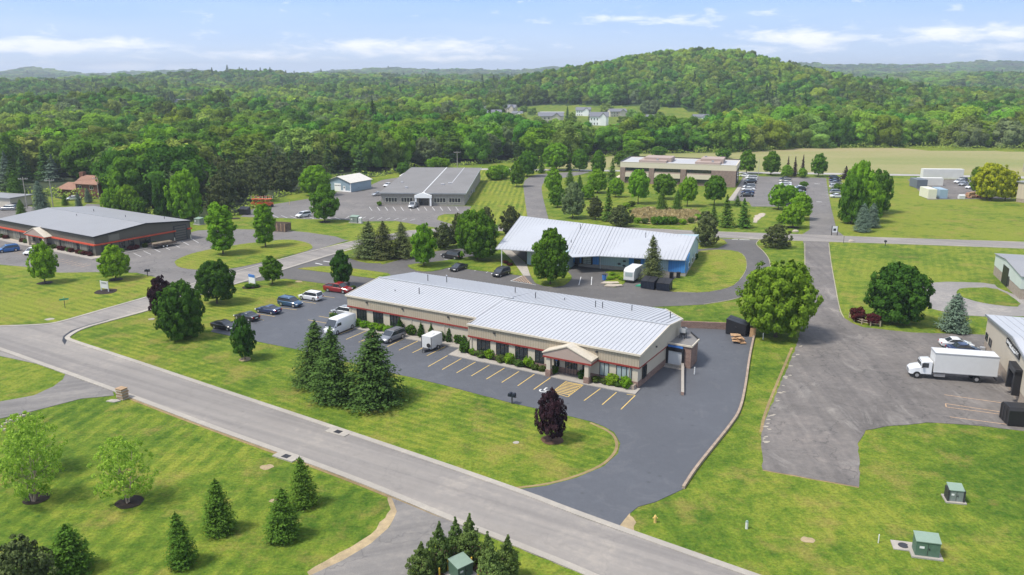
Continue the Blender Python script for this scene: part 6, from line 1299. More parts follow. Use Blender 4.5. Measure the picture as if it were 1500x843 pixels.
# retaining walls
RW = [(1003, 717), (1020, 690), (1044, 660), (1069, 629), (1086, 604.6), (1094, 566), (1099, 525.5), (1107, 488)]
mbw = MB(); ribbon('retaining_wall', RW, .30, 0, .34, 'retaining_block', 2, side=1, mb=mbw)
mbw.build('retaining_wall', None, label='low curved tan block wall along the right side of the sealed lot', cat='wall')
mbw = MB(); ribbon('retaining_wall', [(994, 480.5), (1078, 484), (1093, 486.5), (1107, 488)], .4, 0, 1.15, 'brown_brick', 1, side=1, mb=mbw)
mbw.build('retaining_wall', None, label='straight brown block wall closing the back of the sealed lot', cat='wall')
for i, (px, py, s_) in enumerate(((1165, 340, .9), (1247, 355.5 - 1, .8), (940, 424, 0),)):
    if s_: MB().loft([[(math.cos(a) * r_ * s_, math.sin(a) * r_ * s_ * .7, z) for a in np.arange(0, 6.2, .8)] for r_, z in ((1, 0), (.95, .35 * s_), (.5, .65 * s_))], 'stone').build('boulder', None, True, label='pale boulder beside the street ' + ('left' if i == 0 else 'right') + ' of the long straight drive', cat='boulder').location = (*P(px, py), 0)
for i, (px, py) in enumerate(((894, 416), (899, 420))): MB().prism([(-2, -.5), (0, -.9), (1.8, -.3), (1.6, .6), (-1.2, .7)], 0, .22, 'stone').build('flat_rock', None, label='flat pale rock ' + ('behind' if i == 0 else 'in front of') + ' its twin on the small island by the blue building', cat='rock').location = (*P(px, py), .1)
o = empty('blue_barrel', *P(885, 411), .1, 0, 'small bright blue bin at the corner of the rock island', 'bin'); MB().cyl((0, 0, 0), (0, 0, 1.1), .4, .45, 'sign_blue', 12).build('barrel', o); MB().cyl((0, 0, 1.1), (0, 0, 1.16), .48, .48, 'navy_box', 12).build('lid', o)
o = empty('garden_bench', *P(800, 408), .1, math.radians(-24), 'grey blue picnic bench under the maple by the blue building', 'bench'); MB().box(-.9, -.35, .7, .9, .35, .78, 'grey_blue_siding').build('table_top', o); mb = MB(); mb.box(-.9, -.8, .4, .9, -.55, .46, 'grey_blue_siding'); mb.box(-.9, .55, .4, .9, .8, .46, 'grey_blue_siding'); mb.build('seat', o); mb = MB(); [mb.box(x_ - .05, -.7, 0, x_ + .05, .7, .7, 'dark_metal') for x_ in (-.6, .6)]; mb.build('leg', o)
for i, (px, py) in enumerate(((937, 419.5),)): o = empty('green_cover', *P(px, py), .03, 0, 'crumpled green tarp beside the left dark dumpster', 'tarp'); MB().prism([(-.9, -.4), (.5, -.6), (1, .2), (0, .5)], 0, .25, 'sign_green').build('sheet', o)
MB().cyl((0, 0, 0), (0, 0, 1.6), .05, .05, 'yellow_line', 8).build('field_flag', None, label='thin pale flag marker standing on the lawn near the orange machines', cat='marker').location = (*P(424, 300.5), 0)
for i, (px, py) in enumerate(((1235.5, 357),)): MB().cyl((0, 0, 0), (0, 0, 1.9), .05, .05, 'dark_metal', 8).build('road_marker', None, label='thin dark marker post at the street corner of the straight drive', cat='marker').location = (*P(px, py), 0)
# ================================================================== VEGETATION
def np_mesh(name, V, Fq, mats, tone=None, midx=None):
    me = bpy.data.meshes.new(name); n = len(V); m = len(Fq)
    me.vertices.add(n); me.vertices.foreach_set('co', np.asarray(V, np.float32).ravel())
    me.loops.add(m * 4); me.loops.foreach_set('vertex_index', np.asarray(Fq, np.int32).ravel())
    me.polygons.add(m); me.polygons.foreach_set('loop_start', np.arange(0, m * 4, 4, dtype=np.int32)); me.polygons.foreach_set('loop_total', np.full(m, 4, np.int32))
    for k in mats: me.materials.append(MATS[k])
    if tone is not None: a = me.attributes.new('tone', 'FLOAT', 'FACE'); a.data.foreach_set('value', np.asarray(tone, np.float32))
    me.update(calc_edges=True); me.validate(); return me
def leaves(C, Nn, size, R, aspect=.8):
    """leaf quads at C facing Nn"""
    n = len(C); r = R.normal(size=(n, 3)); Nn = Nn / np.maximum(np.linalg.norm(Nn, axis=1, keepdims=True), 1e-6)
    a = np.cross(Nn, r); a /= np.maximum(np.linalg.norm(a, axis=1, keepdims=True), 1e-6); b = np.cross(Nn, a)
    s = (size * R.uniform(.6, 1.3, n))[:, None] * .5; a = a * s; b = b * s * aspect
    fold = Nn * s * R.uniform(-.25, .25, (n, 1))
    V = np.stack([C - a - b * .55 + fold, C + a * .35 - b, C + a + b * .4 + fold, C - a * .3 + b], 1).reshape(-1, 3)
    return V, np.arange(n * 4).reshape(n, 4)
PROF = {'round': lambda t: np.sqrt(np.clip(1 - (2 * t - .86) ** 2 / 1.3, .0, 1)), 'ovate': lambda t: np.clip(np.sin(np.pi * np.clip(t * .86 + .13, 0, 1)) ** .75 * (1.12 - .35 * t), 0, 1),
        'column': lambda t: np.clip(np.sin(np.pi * np.clip(t * .82 + .14, 0, 1)) ** .45 * (.92 + .08 * t), 0, 1), 'broad': lambda t: np.clip(np.sin(np.pi * np.clip(t * .8 + .12, 0, 1)) ** .6, 0, 1),
        'cone': lambda t: np.clip(1.02 - t, 0, 1) ** .8 * np.clip(t * 8 + .45, 0, 1), 'ball': lambda t: np.sqrt(np.clip(1 - (2 * t - 1) ** 2, 0, 1)), 'flame': lambda t: np.clip(np.sin(np.pi * np.clip(t * .8 + .2, 0, 1)) ** .8, 0, 1) * np.clip(1.25 - t, .1, 1)}
def crown(seed, prof, nclump, nleaf, leaf, cr=.2, fill=.15, flat=.75, jag=.12, up=.25):
    """crown in unit space: radius 1 (x,y), z 0..1; returns arrays (leaf size given relative to unit radius); clumped puffs"""
    R = np.random.RandomState(seed); f = PROF[prof]
    t = R.uniform(.02, .97, nclump * 3); w_ = f(t); keep = R.uniform(0, 1, len(t)) < np.clip(w_, .15, 1); t = t[keep][:nclump]; ang = np.arange(len(t)) * 2.39996 + R.uniform(-.5, .5, len(t))
    rad = f(t) * (1 - cr * .75) * R.uniform(.72, 1.0 + jag, len(t)); inner = R.uniform(0, 1, len(t)) < fill; rad[inner] *= R.uniform(.2, .6, inner.sum())
    pc = np.stack([np.cos(ang) * rad, np.sin(ang) * rad, t], 1); pr = cr * R.uniform(.65, 1.35, len(t)) * np.clip(f(t) + .35, .4, 1)
    ptone = np.clip(R.normal(.5, .16, len(t)), .1, .9)
    k = R.randint(0, len(t), nleaf); d = R.normal(size=(nleaf, 3)); d /= np.linalg.norm(d, axis=1, keepdims=True)
    out = pc[k].copy(); out[:, 2] = (out[:, 2] - .45) * .8; out /= np.maximum(np.linalg.norm(out, axis=1, keepdims=True), .1)
    flip = (d * out).sum(1) < -.25; d[flip] *= -1
    rr_ = R.uniform(.60, 1.12, nleaf)
    return pc, pr, ptone, k, d, rr_, out, R
def tree_mesh(name, seed, prof, w_, h_, nclump, nleaf, leaf, cr=.22, mat='leaf_maple', fill=.15, up=.3, jit=.45, jag=.12, zs=None, core=.25):
    pc, pr, pt, k, d, rr_, out, R = crown(seed, prof, nclump, nleaf, leaf, cr, fill, jag=jag); hw = w_ / 2
    zs = zs or min(1.0, hw * 1.6 / h_ + .35)
    C = np.empty((nleaf, 3)); C[:, 0] = (pc[k, 0] + d[:, 0] * pr[k] * rr_) * hw; C[:, 1] = (pc[k, 1] + d[:, 1] * pr[k] * rr_) * hw; C[:, 2] = pc[k, 2] * h_ + d[:, 2] * pr[k] * rr_ * hw * .8
    Nn = d + out * .35 + np.array([0, 0, up]) + R.normal(size=(nleaf, 3)) * jit
    V, Fq = leaves(C, Nn, leaf, R); V[:, 2] = np.maximum(V[:, 2], .0)
    nc = int(nleaf * core); tt = R.uniform(.03, .9, nc); ca = R.uniform(0, 6.283, nc); cr_ = PROF[prof](tt) * np.sqrt(R.uniform(.25, .75, nc)) * hw
    Cc = np.stack([np.cos(ca) * cr_, np.sin(ca) * cr_, tt * h_], 1); Nc = R.normal(size=(nc, 3)) + np.array([0, 0, .5]); V2, F2 = leaves(Cc, Nc, leaf * 1.25, R)
    V = np.concatenate([V, V2]); Fq = np.arange(len(V)).reshape(-1, 4)
    tone = np.clip(np.concatenate([pt[k] + R.normal(0, .17, nleaf) + .1 * (rr_ - .9), R.uniform(.2, .6, nc)]), 0, 1)
    k_ = hw / np.percentile(np.hypot(V[:, 0], V[:, 1]), 97.5); V[:, :2] *= k_; V[:, 2] *= h_ / np.percentile(V[:, 2], 99.6)
    return np_mesh(name, V, Fq, [mat], tone)
def conifer_mesh(name, seed, w_, h_, tiers, per, leaf, mat, droop=.25, prof=1.0, rag=.15, step=9, fluff=3):
    R = np.random.RandomState(seed); Cs, Ns, Ts = [], [], []; hw = w_ / 2
    for i in range(tiers):
        t = (i + .3) / tiers; z = h_ * (t ** 1.05); rad = hw * (1 - t) ** prof * np.clip(.55 + t * 6, 0, 1) + .03 * hw; nb = max(4, int(per * (rad / hw) ** .5)); off = R.uniform(0, 6.28)
        for b in range(nb):
            a = off + 6.283 * (b + R.uniform(-.3, .3)) / nb; L_ = rad * R.uniform(1 - rag * 1.6, 1 + rag); bt = np.clip(R.normal(.45, .15), .1, .9); ns = max(3, int(step * L_ / hw + 2)); zz0 = z + R.uniform(-.5, .5) * h_ / tiers
            for s in range(ns):
                f = (s + .6) / ns; r_ = L_ * f; zz = zz0 - droop * L_ * f ** 1.3 + .10 * L_ * f ** 3; wdt = (.16 + .22 * (1 - f)) * L_ + leaf * .3
                for q in range(fluff):
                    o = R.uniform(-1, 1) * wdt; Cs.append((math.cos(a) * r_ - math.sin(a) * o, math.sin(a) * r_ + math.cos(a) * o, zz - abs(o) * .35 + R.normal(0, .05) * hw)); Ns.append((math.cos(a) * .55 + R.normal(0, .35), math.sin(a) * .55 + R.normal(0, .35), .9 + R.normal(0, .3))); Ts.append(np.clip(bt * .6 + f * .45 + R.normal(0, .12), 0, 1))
    for q in range(30): Cs.append((R.normal(0, .02) * hw, R.normal(0, .02) * hw, h_ * R.uniform(.9, 1.03))); Ns.append((R.normal(), R.normal(), .3)); Ts.append(.5)
    V, Fq = leaves(np.array(Cs), np.array(Ns), leaf, R, .55); V[:, 2] = np.maximum(V[:, 2], .02)
    return np_mesh(name, V, Fq, [mat], Ts)
def trunk_mesh(name, seed, th_, ch, w_, r_, mat='bark', limbs=6, stems=1):
    R = random.Random(seed); mb = MB()
    for s in range(stems):
        dx, dy = (0, 0) if stems == 1 else (math.cos(s * 2.1) * w_ * .10, math.sin(s * 2.1) * w_ * .10); x0, y0 = (0, 0) if stems == 1 else (math.cos(s * 2.1) * .12, math.sin(s * 2.1) * .12)
        p0 = Vector((x0, y0, 0)); p1 = Vector((dx * .6, dy * .6, th_)); p2 = Vector((dx * 1.6, dy * 1.6, th_ + ch * .75))
        mb.cyl(p0, p0.lerp(p1, .2), r_ * 1.35, r_, mat, 8); mb.cyl(p0.lerp(p1, .2), p1, r_, r_ * .8, mat, 8, False); mb.cyl(p1, p2, r_ * .8, r_ * .15, mat, 7, False)
        for k in range(limbs):
            f = .05 + .6 * k / limbs; a = k * 2.4 + R.uniform(-.4, .4) + s; b0 = p1.lerp(p2, f); L_ = w_ * .36 * (1.1 - f); mb.cyl(b0, b0 + Vector((math.cos(a) * L_, math.sin(a) * L_, L_ * .75)), r_ * .38, r_ * .08, mat, 5, False)
    return mb.mesh(name, True)
TP = {}
def define(kind, variants, w_, h_, tr, **kw): TP[kind] = dict(c=variants, w=w_, h=h_, t=tr, **kw)
def TM(kind, n, **a):
    return [tree_mesh('crown_' + kind, 100 * len(TP) + i, **a) for i in range(n)]
# kind -> list of crown meshes (size w x h, base at z=0 of the crown), trunk mesh, trunk height share
define('maple', [tree_mesh('maple_crown', s, 'ovate', 7, 7, 170, 9500, .34, .165, jag=.26) for s in (1, 2)], 7, 7, trunk_mesh('maple_trunk', 1, 1.8, 7, 7, .16))
define('maple_round', [tree_mesh('maple_crown', s, 'round', 8, 7, 210, 12000, .36, .15, jag=.24) for s in (11, 12)], 8, 7, trunk_mesh('maple_trunk', 2, 1.6, 7, 8, .19))
define('column', [tree_mesh('column_crown', s, 'column', 5, 9, 170, 8500, .34, .22, jag=.2) for s in (21, 22)], 5, 9, trunk_mesh('column_trunk', 3, 1.4, 9, 5, .15))
define('broad', [tree_mesh('broad_crown', s, 'broad', 13, 10, 330, 20000, .42, .105, jag=.2, fill=.2) for s in (31, 32)], 13, 10, trunk_mesh('broad_trunk', 4, 2.2, 10, 13, .32))
define('birch', [tree_mesh('birch_crown', s, 'ovate', 7, 6.6, 230, 6500, .22, .115, fill=.45, jit=.7, jag=.38, core=.04) for s in (41, 42, 43)], 7, 6.6, trunk_mesh('birch_trunk', 5, 1.5, 6.5, 7, .09, 'pale_bark', 7, 3))
define('willow', [tree_mesh('willow_crown', s, 'broad', 14, 12, 150, 8000, .7, .17, jag=.15) for s in (51, 52)], 14, 12, trunk_mesh('willow_trunk', 6, 2.2, 11, 13, .4))
define('forest', [tree_mesh('forest_crown', s, p, 11, 11, 44, 8000, .58, .29, jag=.25, jit=.28, up=.45) for s, p in ((61, 'round'), (62, 'ovate'), (63, 'broad'), (64, 'column'), (65, 'round'))], 11, 11, trunk_mesh('forest_trunk', 7, 4.0, 9, 9, .22, 'bark', 4))
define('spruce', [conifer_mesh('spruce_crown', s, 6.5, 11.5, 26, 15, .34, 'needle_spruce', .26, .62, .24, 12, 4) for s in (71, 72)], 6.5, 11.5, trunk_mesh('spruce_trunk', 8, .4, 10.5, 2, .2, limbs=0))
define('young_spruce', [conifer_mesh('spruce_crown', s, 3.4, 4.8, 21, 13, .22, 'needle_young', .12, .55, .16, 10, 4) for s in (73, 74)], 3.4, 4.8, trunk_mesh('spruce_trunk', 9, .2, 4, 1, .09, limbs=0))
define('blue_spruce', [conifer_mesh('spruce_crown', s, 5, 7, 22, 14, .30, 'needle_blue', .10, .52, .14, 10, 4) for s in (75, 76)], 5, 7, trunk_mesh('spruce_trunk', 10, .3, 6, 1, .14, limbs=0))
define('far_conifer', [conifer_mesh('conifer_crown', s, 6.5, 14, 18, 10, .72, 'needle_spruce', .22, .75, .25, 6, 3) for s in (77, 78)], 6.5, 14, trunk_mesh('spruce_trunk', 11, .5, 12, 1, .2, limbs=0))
define('pine', [tree_mesh('pine_crown', s, 'ovate', 6.5, 8, 120, 6500, .34, .17, jag=.4, mat='needle_pine', fill=.25, jit=.7) for s in (81, 82)], 6.5, 8, trunk_mesh('pine_trunk', 12, .8, 8, 6, .2))
define('juniper', [tree_mesh('juniper_crown', s, 'flame', 3.0, 5.0, 170, 6500, .16, .18, mat='needle_juniper', jag=.35, up=.9, jit=.9) for s in (91, 92)], 3.0, 5.0, trunk_mesh('juniper_trunk', 13, .3, 4, 2, .08))
define('ball', [tree_mesh('shrub_crown', s, 'ball', 2, 1.6, 45, 2600, .14, .24, mat='leaf_shrub', jag=.08) for s in (101, 102)], 2, 1.6, trunk_mesh('shrub_stem', 14, .12, 1.0, 1.4, .04))
TREES = {}
NODE = {}
def place_tree(kind, x, y, z, w_, h_, mat, label, cat='tree', group=None, name='tree', trunk=.0, seed=None, simple_=False):
    """w_, h_: crown width and crown height; trunk: clear stem height under the crown"""
    t = TP[kind]; seed = rng.randrange(10 ** 6) if seed is None else seed
    o = bpy.data.objects.new(name, None); COL.objects.link(o); o.location = (x, y, z); tag(o, label, cat, group)
    rz = (seed % 628) / 100
    c = bpy.data.objects.new('crown', t['c'][seed % len(t['c'])]); COL.objects.link(c); c.parent = o; c.location = (0, 0, trunk); c.rotation_euler = (((seed // 5) % 9 - 4) * .008, ((seed // 11) % 9 - 4) * .008, rz); sx_ = 1 + ((seed // 7) % 13 - 6) * .016; c.scale = (w_ / t['w'] * sx_, w_ / t['w'] * (2 - sx_), h_ / t['h'])
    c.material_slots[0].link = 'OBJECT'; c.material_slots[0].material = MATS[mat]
    th0 = {'forest': 4.0, 'broad': 2.2, 'willow': 2.2, 'maple': 1.8, 'maple_round': 1.6, 'column': 1.4, 'birch': 1.5, 'pine': .8}.get(kind, .3)
    s = bpy.data.objects.new('stem' if kind == 'ball' else 'trunk', t['t']); COL.objects.link(s); s.parent = o; s.rotation_euler = (0, 0, rz)
    k = w_ / t['w']; s.scale = (k, k, (trunk + h_ * .8) / (th0 + t['h'] * .8))
    return o
def T_px(kind, bx, by, ty, wpx, mat, label, cat='tree', group=None, name='tree', tr=.14, grow=1.0):
    """base pixel, pixel row of the top, width in pixels of the photo -> real tree standing there"""
    x, y = P(bx, by); f = y * math.cos(PIT) + H * math.sin(PIT)       # depth along the view axis at the ground
    w_ = wpx / F * f * (.93 if 'spruce' not in kind and kind != 'juniper' else 1.0) * grow; a = ray(bx, ty); h_ = H + a[2] * (y / a[1])    # height above ground where the ray passes over the base
    trk = max(.15, h_ * tr); return place_tree(kind, x, y, 0, w_, h_ - trk, mat, label, cat, group, name, trk)
def mulch(px, py, r_, m_='mulch'):
    x, y = P(px, py); sheet('mulch_ring', [(x + math.cos(k) * r_ * rng.uniform(.9, 1.08), y + math.sin(k) * r_ * rng.uniform(.9, 1.08)) for k in np.arange(0, 6.28, .45)], .06, m_, 1, 0, world=True)
# --- foreground left
mulch(190, 736, 1.35); mulch(53, 731, 1.3); mulch(66, 415, 1.5); mulch(170, 410, 1.4); mulch(327, 373.5, 1.2); mulch(389, 361.5, 1.2); mulch(476, 325.5, 1.6); mulch(809, 645, 1.35, 'brown_mulch'); mulch(359, 527, .9, 'sand_soil'); mulch(155, 427.5, 2.2); mulch(368, 421, 1.7, 'mulch'); mulch(345, 320.5, 1.5); mulch(1161, 333.5, 1.8)
sheet('mulch_bed', [(612, 870), (610, 835), (625, 812), (650, 800), (700, 800), (735, 812), (745, 840), (740, 870)], .08, 'brown_mulch', 1, .1)
sheet('mulch_bed', [(520, 378), (528, 371), (600, 369), (612, 375), (600, 380), (540, 382)], .11, 'brown_mulch', 1, .1)
sheet('lawn', [(748, 800), (850, 841), (950, 880), (700, 930), (690, 860), (738, 850)], .05, 'grass', 0, .1)
GB = 'young birches on the front left lawn'
T_px('birch', 50, 694, 604, 96, 'leaf_birch', 'light green multi stem birch rearmost of the left edge pair', group=GB, name='birch_tree')
T_px('birch', 50, 735, 631, 96, 'leaf_birch', 'light green birch on a mulch ring, front one of the left edge pair', group=GB, name='birch_tree')
T_px('birch', 187, 737, 641, 98, 'leaf_birch', 'light green birch standing alone on a dark mulch ring', group=GB, name='birch_tree')
GS = 'young spruces on the front left lawn'
for px, by, ty, wp, lb in ((268, 828, 752, 50, 'small dark spruce nearest the bottom edge of the striped lawn'), (321, 779, 703, 54, 'small dark spruce between the birch and the rounded spruce'), (415, 789, 718, 58, 'small wide spruce in the middle of the front lawn group'), (446, 741, 671, 47, 'tall narrow young spruce nearest the street kerb'), (104, 838, 768, 72, 'dark bushy spruce next to the olive pine in the bottom left corner')):
    T_px('young_spruce', px, by, ty, wp, 'needle_young', lb, group=GS, name='spruce_tree', tr=.02)
T_px('pine', 40, 880, 789, 108, 'needle_pine', 'grey olive spreading pine cut by the bottom left corner', name='pine_tree', tr=.03)
GC = 'cedars around the green transformer box'
for px, by, ty, wp, lb in ((618, 852, 796, 44, 'sparse grey green cedar leftmost of the ring'), (644, 834, 765, 40, 'tall cedar left of the green box'), (669, 818, 758, 31, 'narrow cedar directly behind the green box'), (688, 824, 755, 38, 'tallest cedar behind the right side of the green box'), (714, 832, 779, 30, 'thin cedar between the tallest and the right hand pair'), (741, 850, 785, 42, 'right outer cedar beside the front grass strip'), (720, 872, 799, 48, 'wide cedar at the lower right of the ring')):
    T_px('juniper', px, by, ty, wp, 'needle_juniper', lb, group=GC, name='cedar_tree', tr=.03)
# --- centre
GT = 'three tall spruces below the main car park'
T_px('spruce', 463, 562, 471, 76, 'needle_spruce', 'left of the three tall spruces on the long lawn', group=GT, name='spruce_tree', tr=.03)
T_px('spruce', 489, 587, 481, 74, 'needle_spruce', 'middle, frontmost of the three tall spruces on the long lawn', group=GT, name='spruce_tree', tr=.03)
T_px('spruce', 547, 588, 481, 108, 'needle_spruce', 'widest, right one of the three tall spruces on the long lawn', group=GT, name='spruce_tree', tr=.03)
T_px('maple', 808, 646, 571, 50, 'leaf_purple', 'dark purple maple on the tip of the lawn by the driveway', name='purple_maple', tr=.13)
T_px('maple', 359, 527, 464, 40, 'leaf_dark_maple', 'small round maple covering the black coupe', name='maple_tree', tr=.13)
T_px('maple_round', 267, 495, 413, 74, 'leaf_dark_maple', 'large dense green maple in front of the purple tree near the junction', name='maple_tree', tr=.05)
T_px('maple', 240, 466, 405, 40, 'leaf_purple', 'dark purple tree behind the large maple near the junction', name='purple_maple', tr=.1)
T_px('maple_round', 318, 445, 382, 58, 'leaf_dark_maple', 'round dark green maple beside the branching street', name='maple_tree', tr=.13)
T_px('maple', 399, 417, 376, 36, 'leaf_maple', 'small light maple right of the blue and white sign', name='maple_tree', tr=.18)
T_px('maple', 501, 419, 366, 35, 'leaf_dark_maple', 'egg shaped dark tree beside the red pickup', name='pear_tree', tr=.10)
T_px('maple', 66, 415, 355, 42, 'leaf_bright', 'bright green tree left on the olive building lawn', name='maple_tree', tr=.14)
T_px('maple', 170, 410, 360, 47, 'leaf_bright', 'bright round tree right on the olive building lawn', name='maple_tree', tr=.14)
T_px('column', 327, 373, 298, 46, 'leaf_bright', 'tall bright green columnar maple on the oval lawn', name='maple_tree', tr=.11)
T_px('column', 389, 362, 300, 34, 'leaf_bright', 'narrow bright green columnar maple on the oval lawn', name='maple_tree', tr=.11)
T_px('maple', 476, 325, 271, 46, 'leaf_maple', 'egg shaped maple between the shed and the street', name='maple_tree', tr=.12)
for px, by, ty, wp, lb in ((540, 378, 325, 50, 'left pine of the dark group above the main building'), (564, 379, 325, 44, 'middle pine of the dark group above the main building'), (590, 377, 326, 40, 'right pine of the dark group above the main building')):
    T_px('spruce', px, by, ty, wp * 1.1, 'needle_pine', lb, group='pine group above the main building', name='pine_tree', tr=.05)
T_px('maple', 621, 390, 328, 44, 'leaf_bright', 'bright green maple left of the black SUV', name='maple_tree', tr=.13)
for px, by, ty, wp, lb in ((650, 364, 327, 40, 'dark pine behind the bright maple'), (672, 361, 313, 30, 'dark pine immediately left of the big maple'), (714, 345, 303, 30, 'dark pine behind the big maple top'), (748, 346, 302, 36, 'dark pine at the left tip of the ribbed white roof')):
    T_px('pine', px, by, ty, wp, 'needle_pine', lb, group='dark pines along the street bend', name='pine_tree', tr=.08)
T_px('maple_round', 699, 381, 308, 64, 'leaf_maple', 'big full green maple left of the white ribbed roof', name='maple_tree', tr=.10)
T_px('maple', 806, 417, 336, 60, 'leaf_maple', 'full green maple in front of the blue building', name='maple_tree', tr=.13)
T_px('spruce', 956, 413, 345, 42, 'needle_pine', 'pointed grey green spruce in front of the blue wall', name='spruce_tree', tr=.06)
T_px('pine', 1033, 361, 310, 42, 'needle_pine', 'dark pine right behind the blue building corner', name='pine_tree', tr=.06)
T_px('pine', 1137, 363, 329, 44, 'needle_pine', 'low rounded dark pine on the island by the level street', name='pine_tree', tr=.03)
T_px('broad', 1136, 494, 387, 112, 'leaf_lime', 'huge yellow green spreading tree between the two drives', name='broad_tree', tr=.09)
T_px('maple_round', 1311, 472, 388, 88, 'leaf_dark_maple', 'large dark green maple on the right lawn', name='maple_tree', tr=.07)
T_px('blue_spruce', 1395, 485, 431, 50, 'needle_blue', 'blue spruce beside the gravel loop', name='spruce_tree', tr=.02)
def shrub(px, py, rpx, mat, label, grp, squash=1.0, name='shrub', hgt=None):
    x, y = P(px, py); f = y * math.cos(PIT) + H * math.sin(PIT); w_ = 2 * rpx / F * f; place_tree('ball', x, y, .1, w_, (hgt or w_ * .8 * squash), mat, label, 'shrub', grp, name, .02)
shrub(1256, 471, 12.5, 'leaf_rust', 'dark red shrub at the left end of the short rail fence', 'red shrubs by the rail fence'); shrub(1278, 476.5, 10.5, 'leaf_rust', 'dark red shrub at the right end of the short rail fence', 'red shrubs by the rail fence')
# --- front beds of the main building
GF_ = 'shrubs in front of the main building'
bed = [(500, 473, 7.5, 0), (511, 475.5, 7.5, 0), (522.5, 477.5, 7.5, 0), (534, 480, 7.5, 0), (546, 482.5, 7.5, 0), (557.5, 484.5, 7.5, 0), (567, 486.5, 7, 0), (576, 488, 7, 0), (603, 491, 8, 1), (647, 499, 7, 1), (672, 503, 7.5, 1), (684, 504, 8.5, 1), (682, 516, 9, 1), (693, 520, 5.5, 2),
       (704, 523.5, 8, 3), (718, 526, 7.5, 2), (733, 530.5, 8, 3), (746.5, 533, 8.2, 2), (760, 537, 7.5, 3), (775, 537.5, 8, 2), (784, 542, 6, 3), (794, 544, 6, 3), (811, 548, 6.5, 1), (852.5, 555, 6.8, 1), (873, 560.5, 7, 3), (884.5, 562.5, 6.5, 3), (896, 564.5, 9, 2), (905.5, 567, 6, 3), (917, 569, 9, 2)]
cl = {0: ('leaf_bright', 'low clipped green hedge shrub'), 1: ('leaf_dark_maple', 'rounded dark green shrub'), 2: ('leaf_shrub_bright', 'bright yellow green ball shrub'), 3: ('leaf_shrub', 'low dull green spreading shrub')}
ords = ['first', 'second', 'third', 'fourth', 'fifth', 'sixth', 'seventh', 'eighth', 'ninth', 'tenth', 'eleventh']
cnt = {}
for px, py, r_, c_ in bed:
    cnt[c_] = cnt.get(c_, 0) + 1; m_, l_ = cl[c_]
    shrub(px, py + 1, r_ * 1.12, m_, '%s, %s of its kind from the left along the tan building' % (l_, ords[cnt[c_] - 1]), GF_, .75 if c_ in (0, 3) else 1.1)
for px, py, ty, wp, lb in ((586, 490, 466, 15, 'tall dark upright shrub at the end of the clipped hedge'), (617, 495, 472, 12, 'narrow upright shrub left of the white trailer'), (632, 497, 474, 12, 'narrow upright shrub directly behind the white trailer'), (658, 502, 478, 12, 'narrow upright shrub right of the white trailer')):
    T_px('juniper', px, py, ty, wp, 'leaf_dark_maple', lb, 'shrub', GF_, 'upright_shrub', .03)
shrub(489, 470, 7, 'leaf_shrub', 'grey green shrub at the left corner of the tan building', GF_)
for k, (px, py) in enumerate(((498, 423.5), (505, 425), (512, 426.5), (518, 425.5))): shrub(px, py, 4, 'leaf_shrub', 'low shrubs in the small bed above the red pickup', 'small bed above the red pickup')
for k, u in enumerate((-42, -39.5, -31.3, -29.5, -20.6, -19.2, -17, -14, -12.6, -10.4, -9.2, -6.0, -4.6, -3.4, -1.4)):
    x, y = LF.wor(u, -.75); place_tree('ball', x, y, .1, 1.6, 1.0, 'leaf_rust' if k % 3 else 'leaf_shrub', 'low shrubs along the front of the olive building', 'shrub', 'shrubs of the olive building', 'shrub', .02)
for k, v_ in enumerate((2, 5, 8.3, 9.7, 12.2, 14.5)):
    x, y = LF.wor(.8, v_); place_tree('ball', x, y, .1, 1.7, 1.1, 'leaf_rust' if k in (2, 3) else 'leaf_shrub', 'low shrubs along the gable side of the olive building', 'shrub', 'shrubs of the olive building', 'shrub', .02)
# --- office grounds
def many(lst, kind, mat, lab, grp, name, tr=.12, cat='tree'):
    for i, (px, by, ty, wp) in enumerate(lst):
        k = kind if isinstance(kind, str) else kind[i % len(kind)]
        T_px(k, px, by, ty, wp, mat if isinstance(mat, str) else mat[i], lab[i] if isinstance(lab, (list, tuple)) else lab, cat, grp, name, tr)
many([(934.5, 299, 249, 33), (972, 292, 255, 34), (1006.5, 303, 260, 29), (1046, 301, 258, 34)], 'maple_round', ['leaf_bright', 'leaf_maple', 'leaf_bright', 'leaf_maple'],
     ['leftmost round tree of the four before the brick office', 'second round tree of the four before the brick office', 'third, lightest round tree of the four before the brick office', 'rightmost round tree of the four before the brick office'], 'round trees before the brick office', 'maple_tree', .2)
many([(969, 311, 279, 22), (991, 311, 279, 19), (834.5, 272, 250, 17), (849, 279, 257, 13), (1196, 0, 0, 0)][:4], 'young_spruce', 'needle_young', ['left small spruce at the reed bed', 'right small spruce at the reed bed', 'small dark spruce near the curved drive, left one', 'small dark spruce near the curved drive, right one'], 'small spruces near the reed bed', 'spruce_tree', .02)
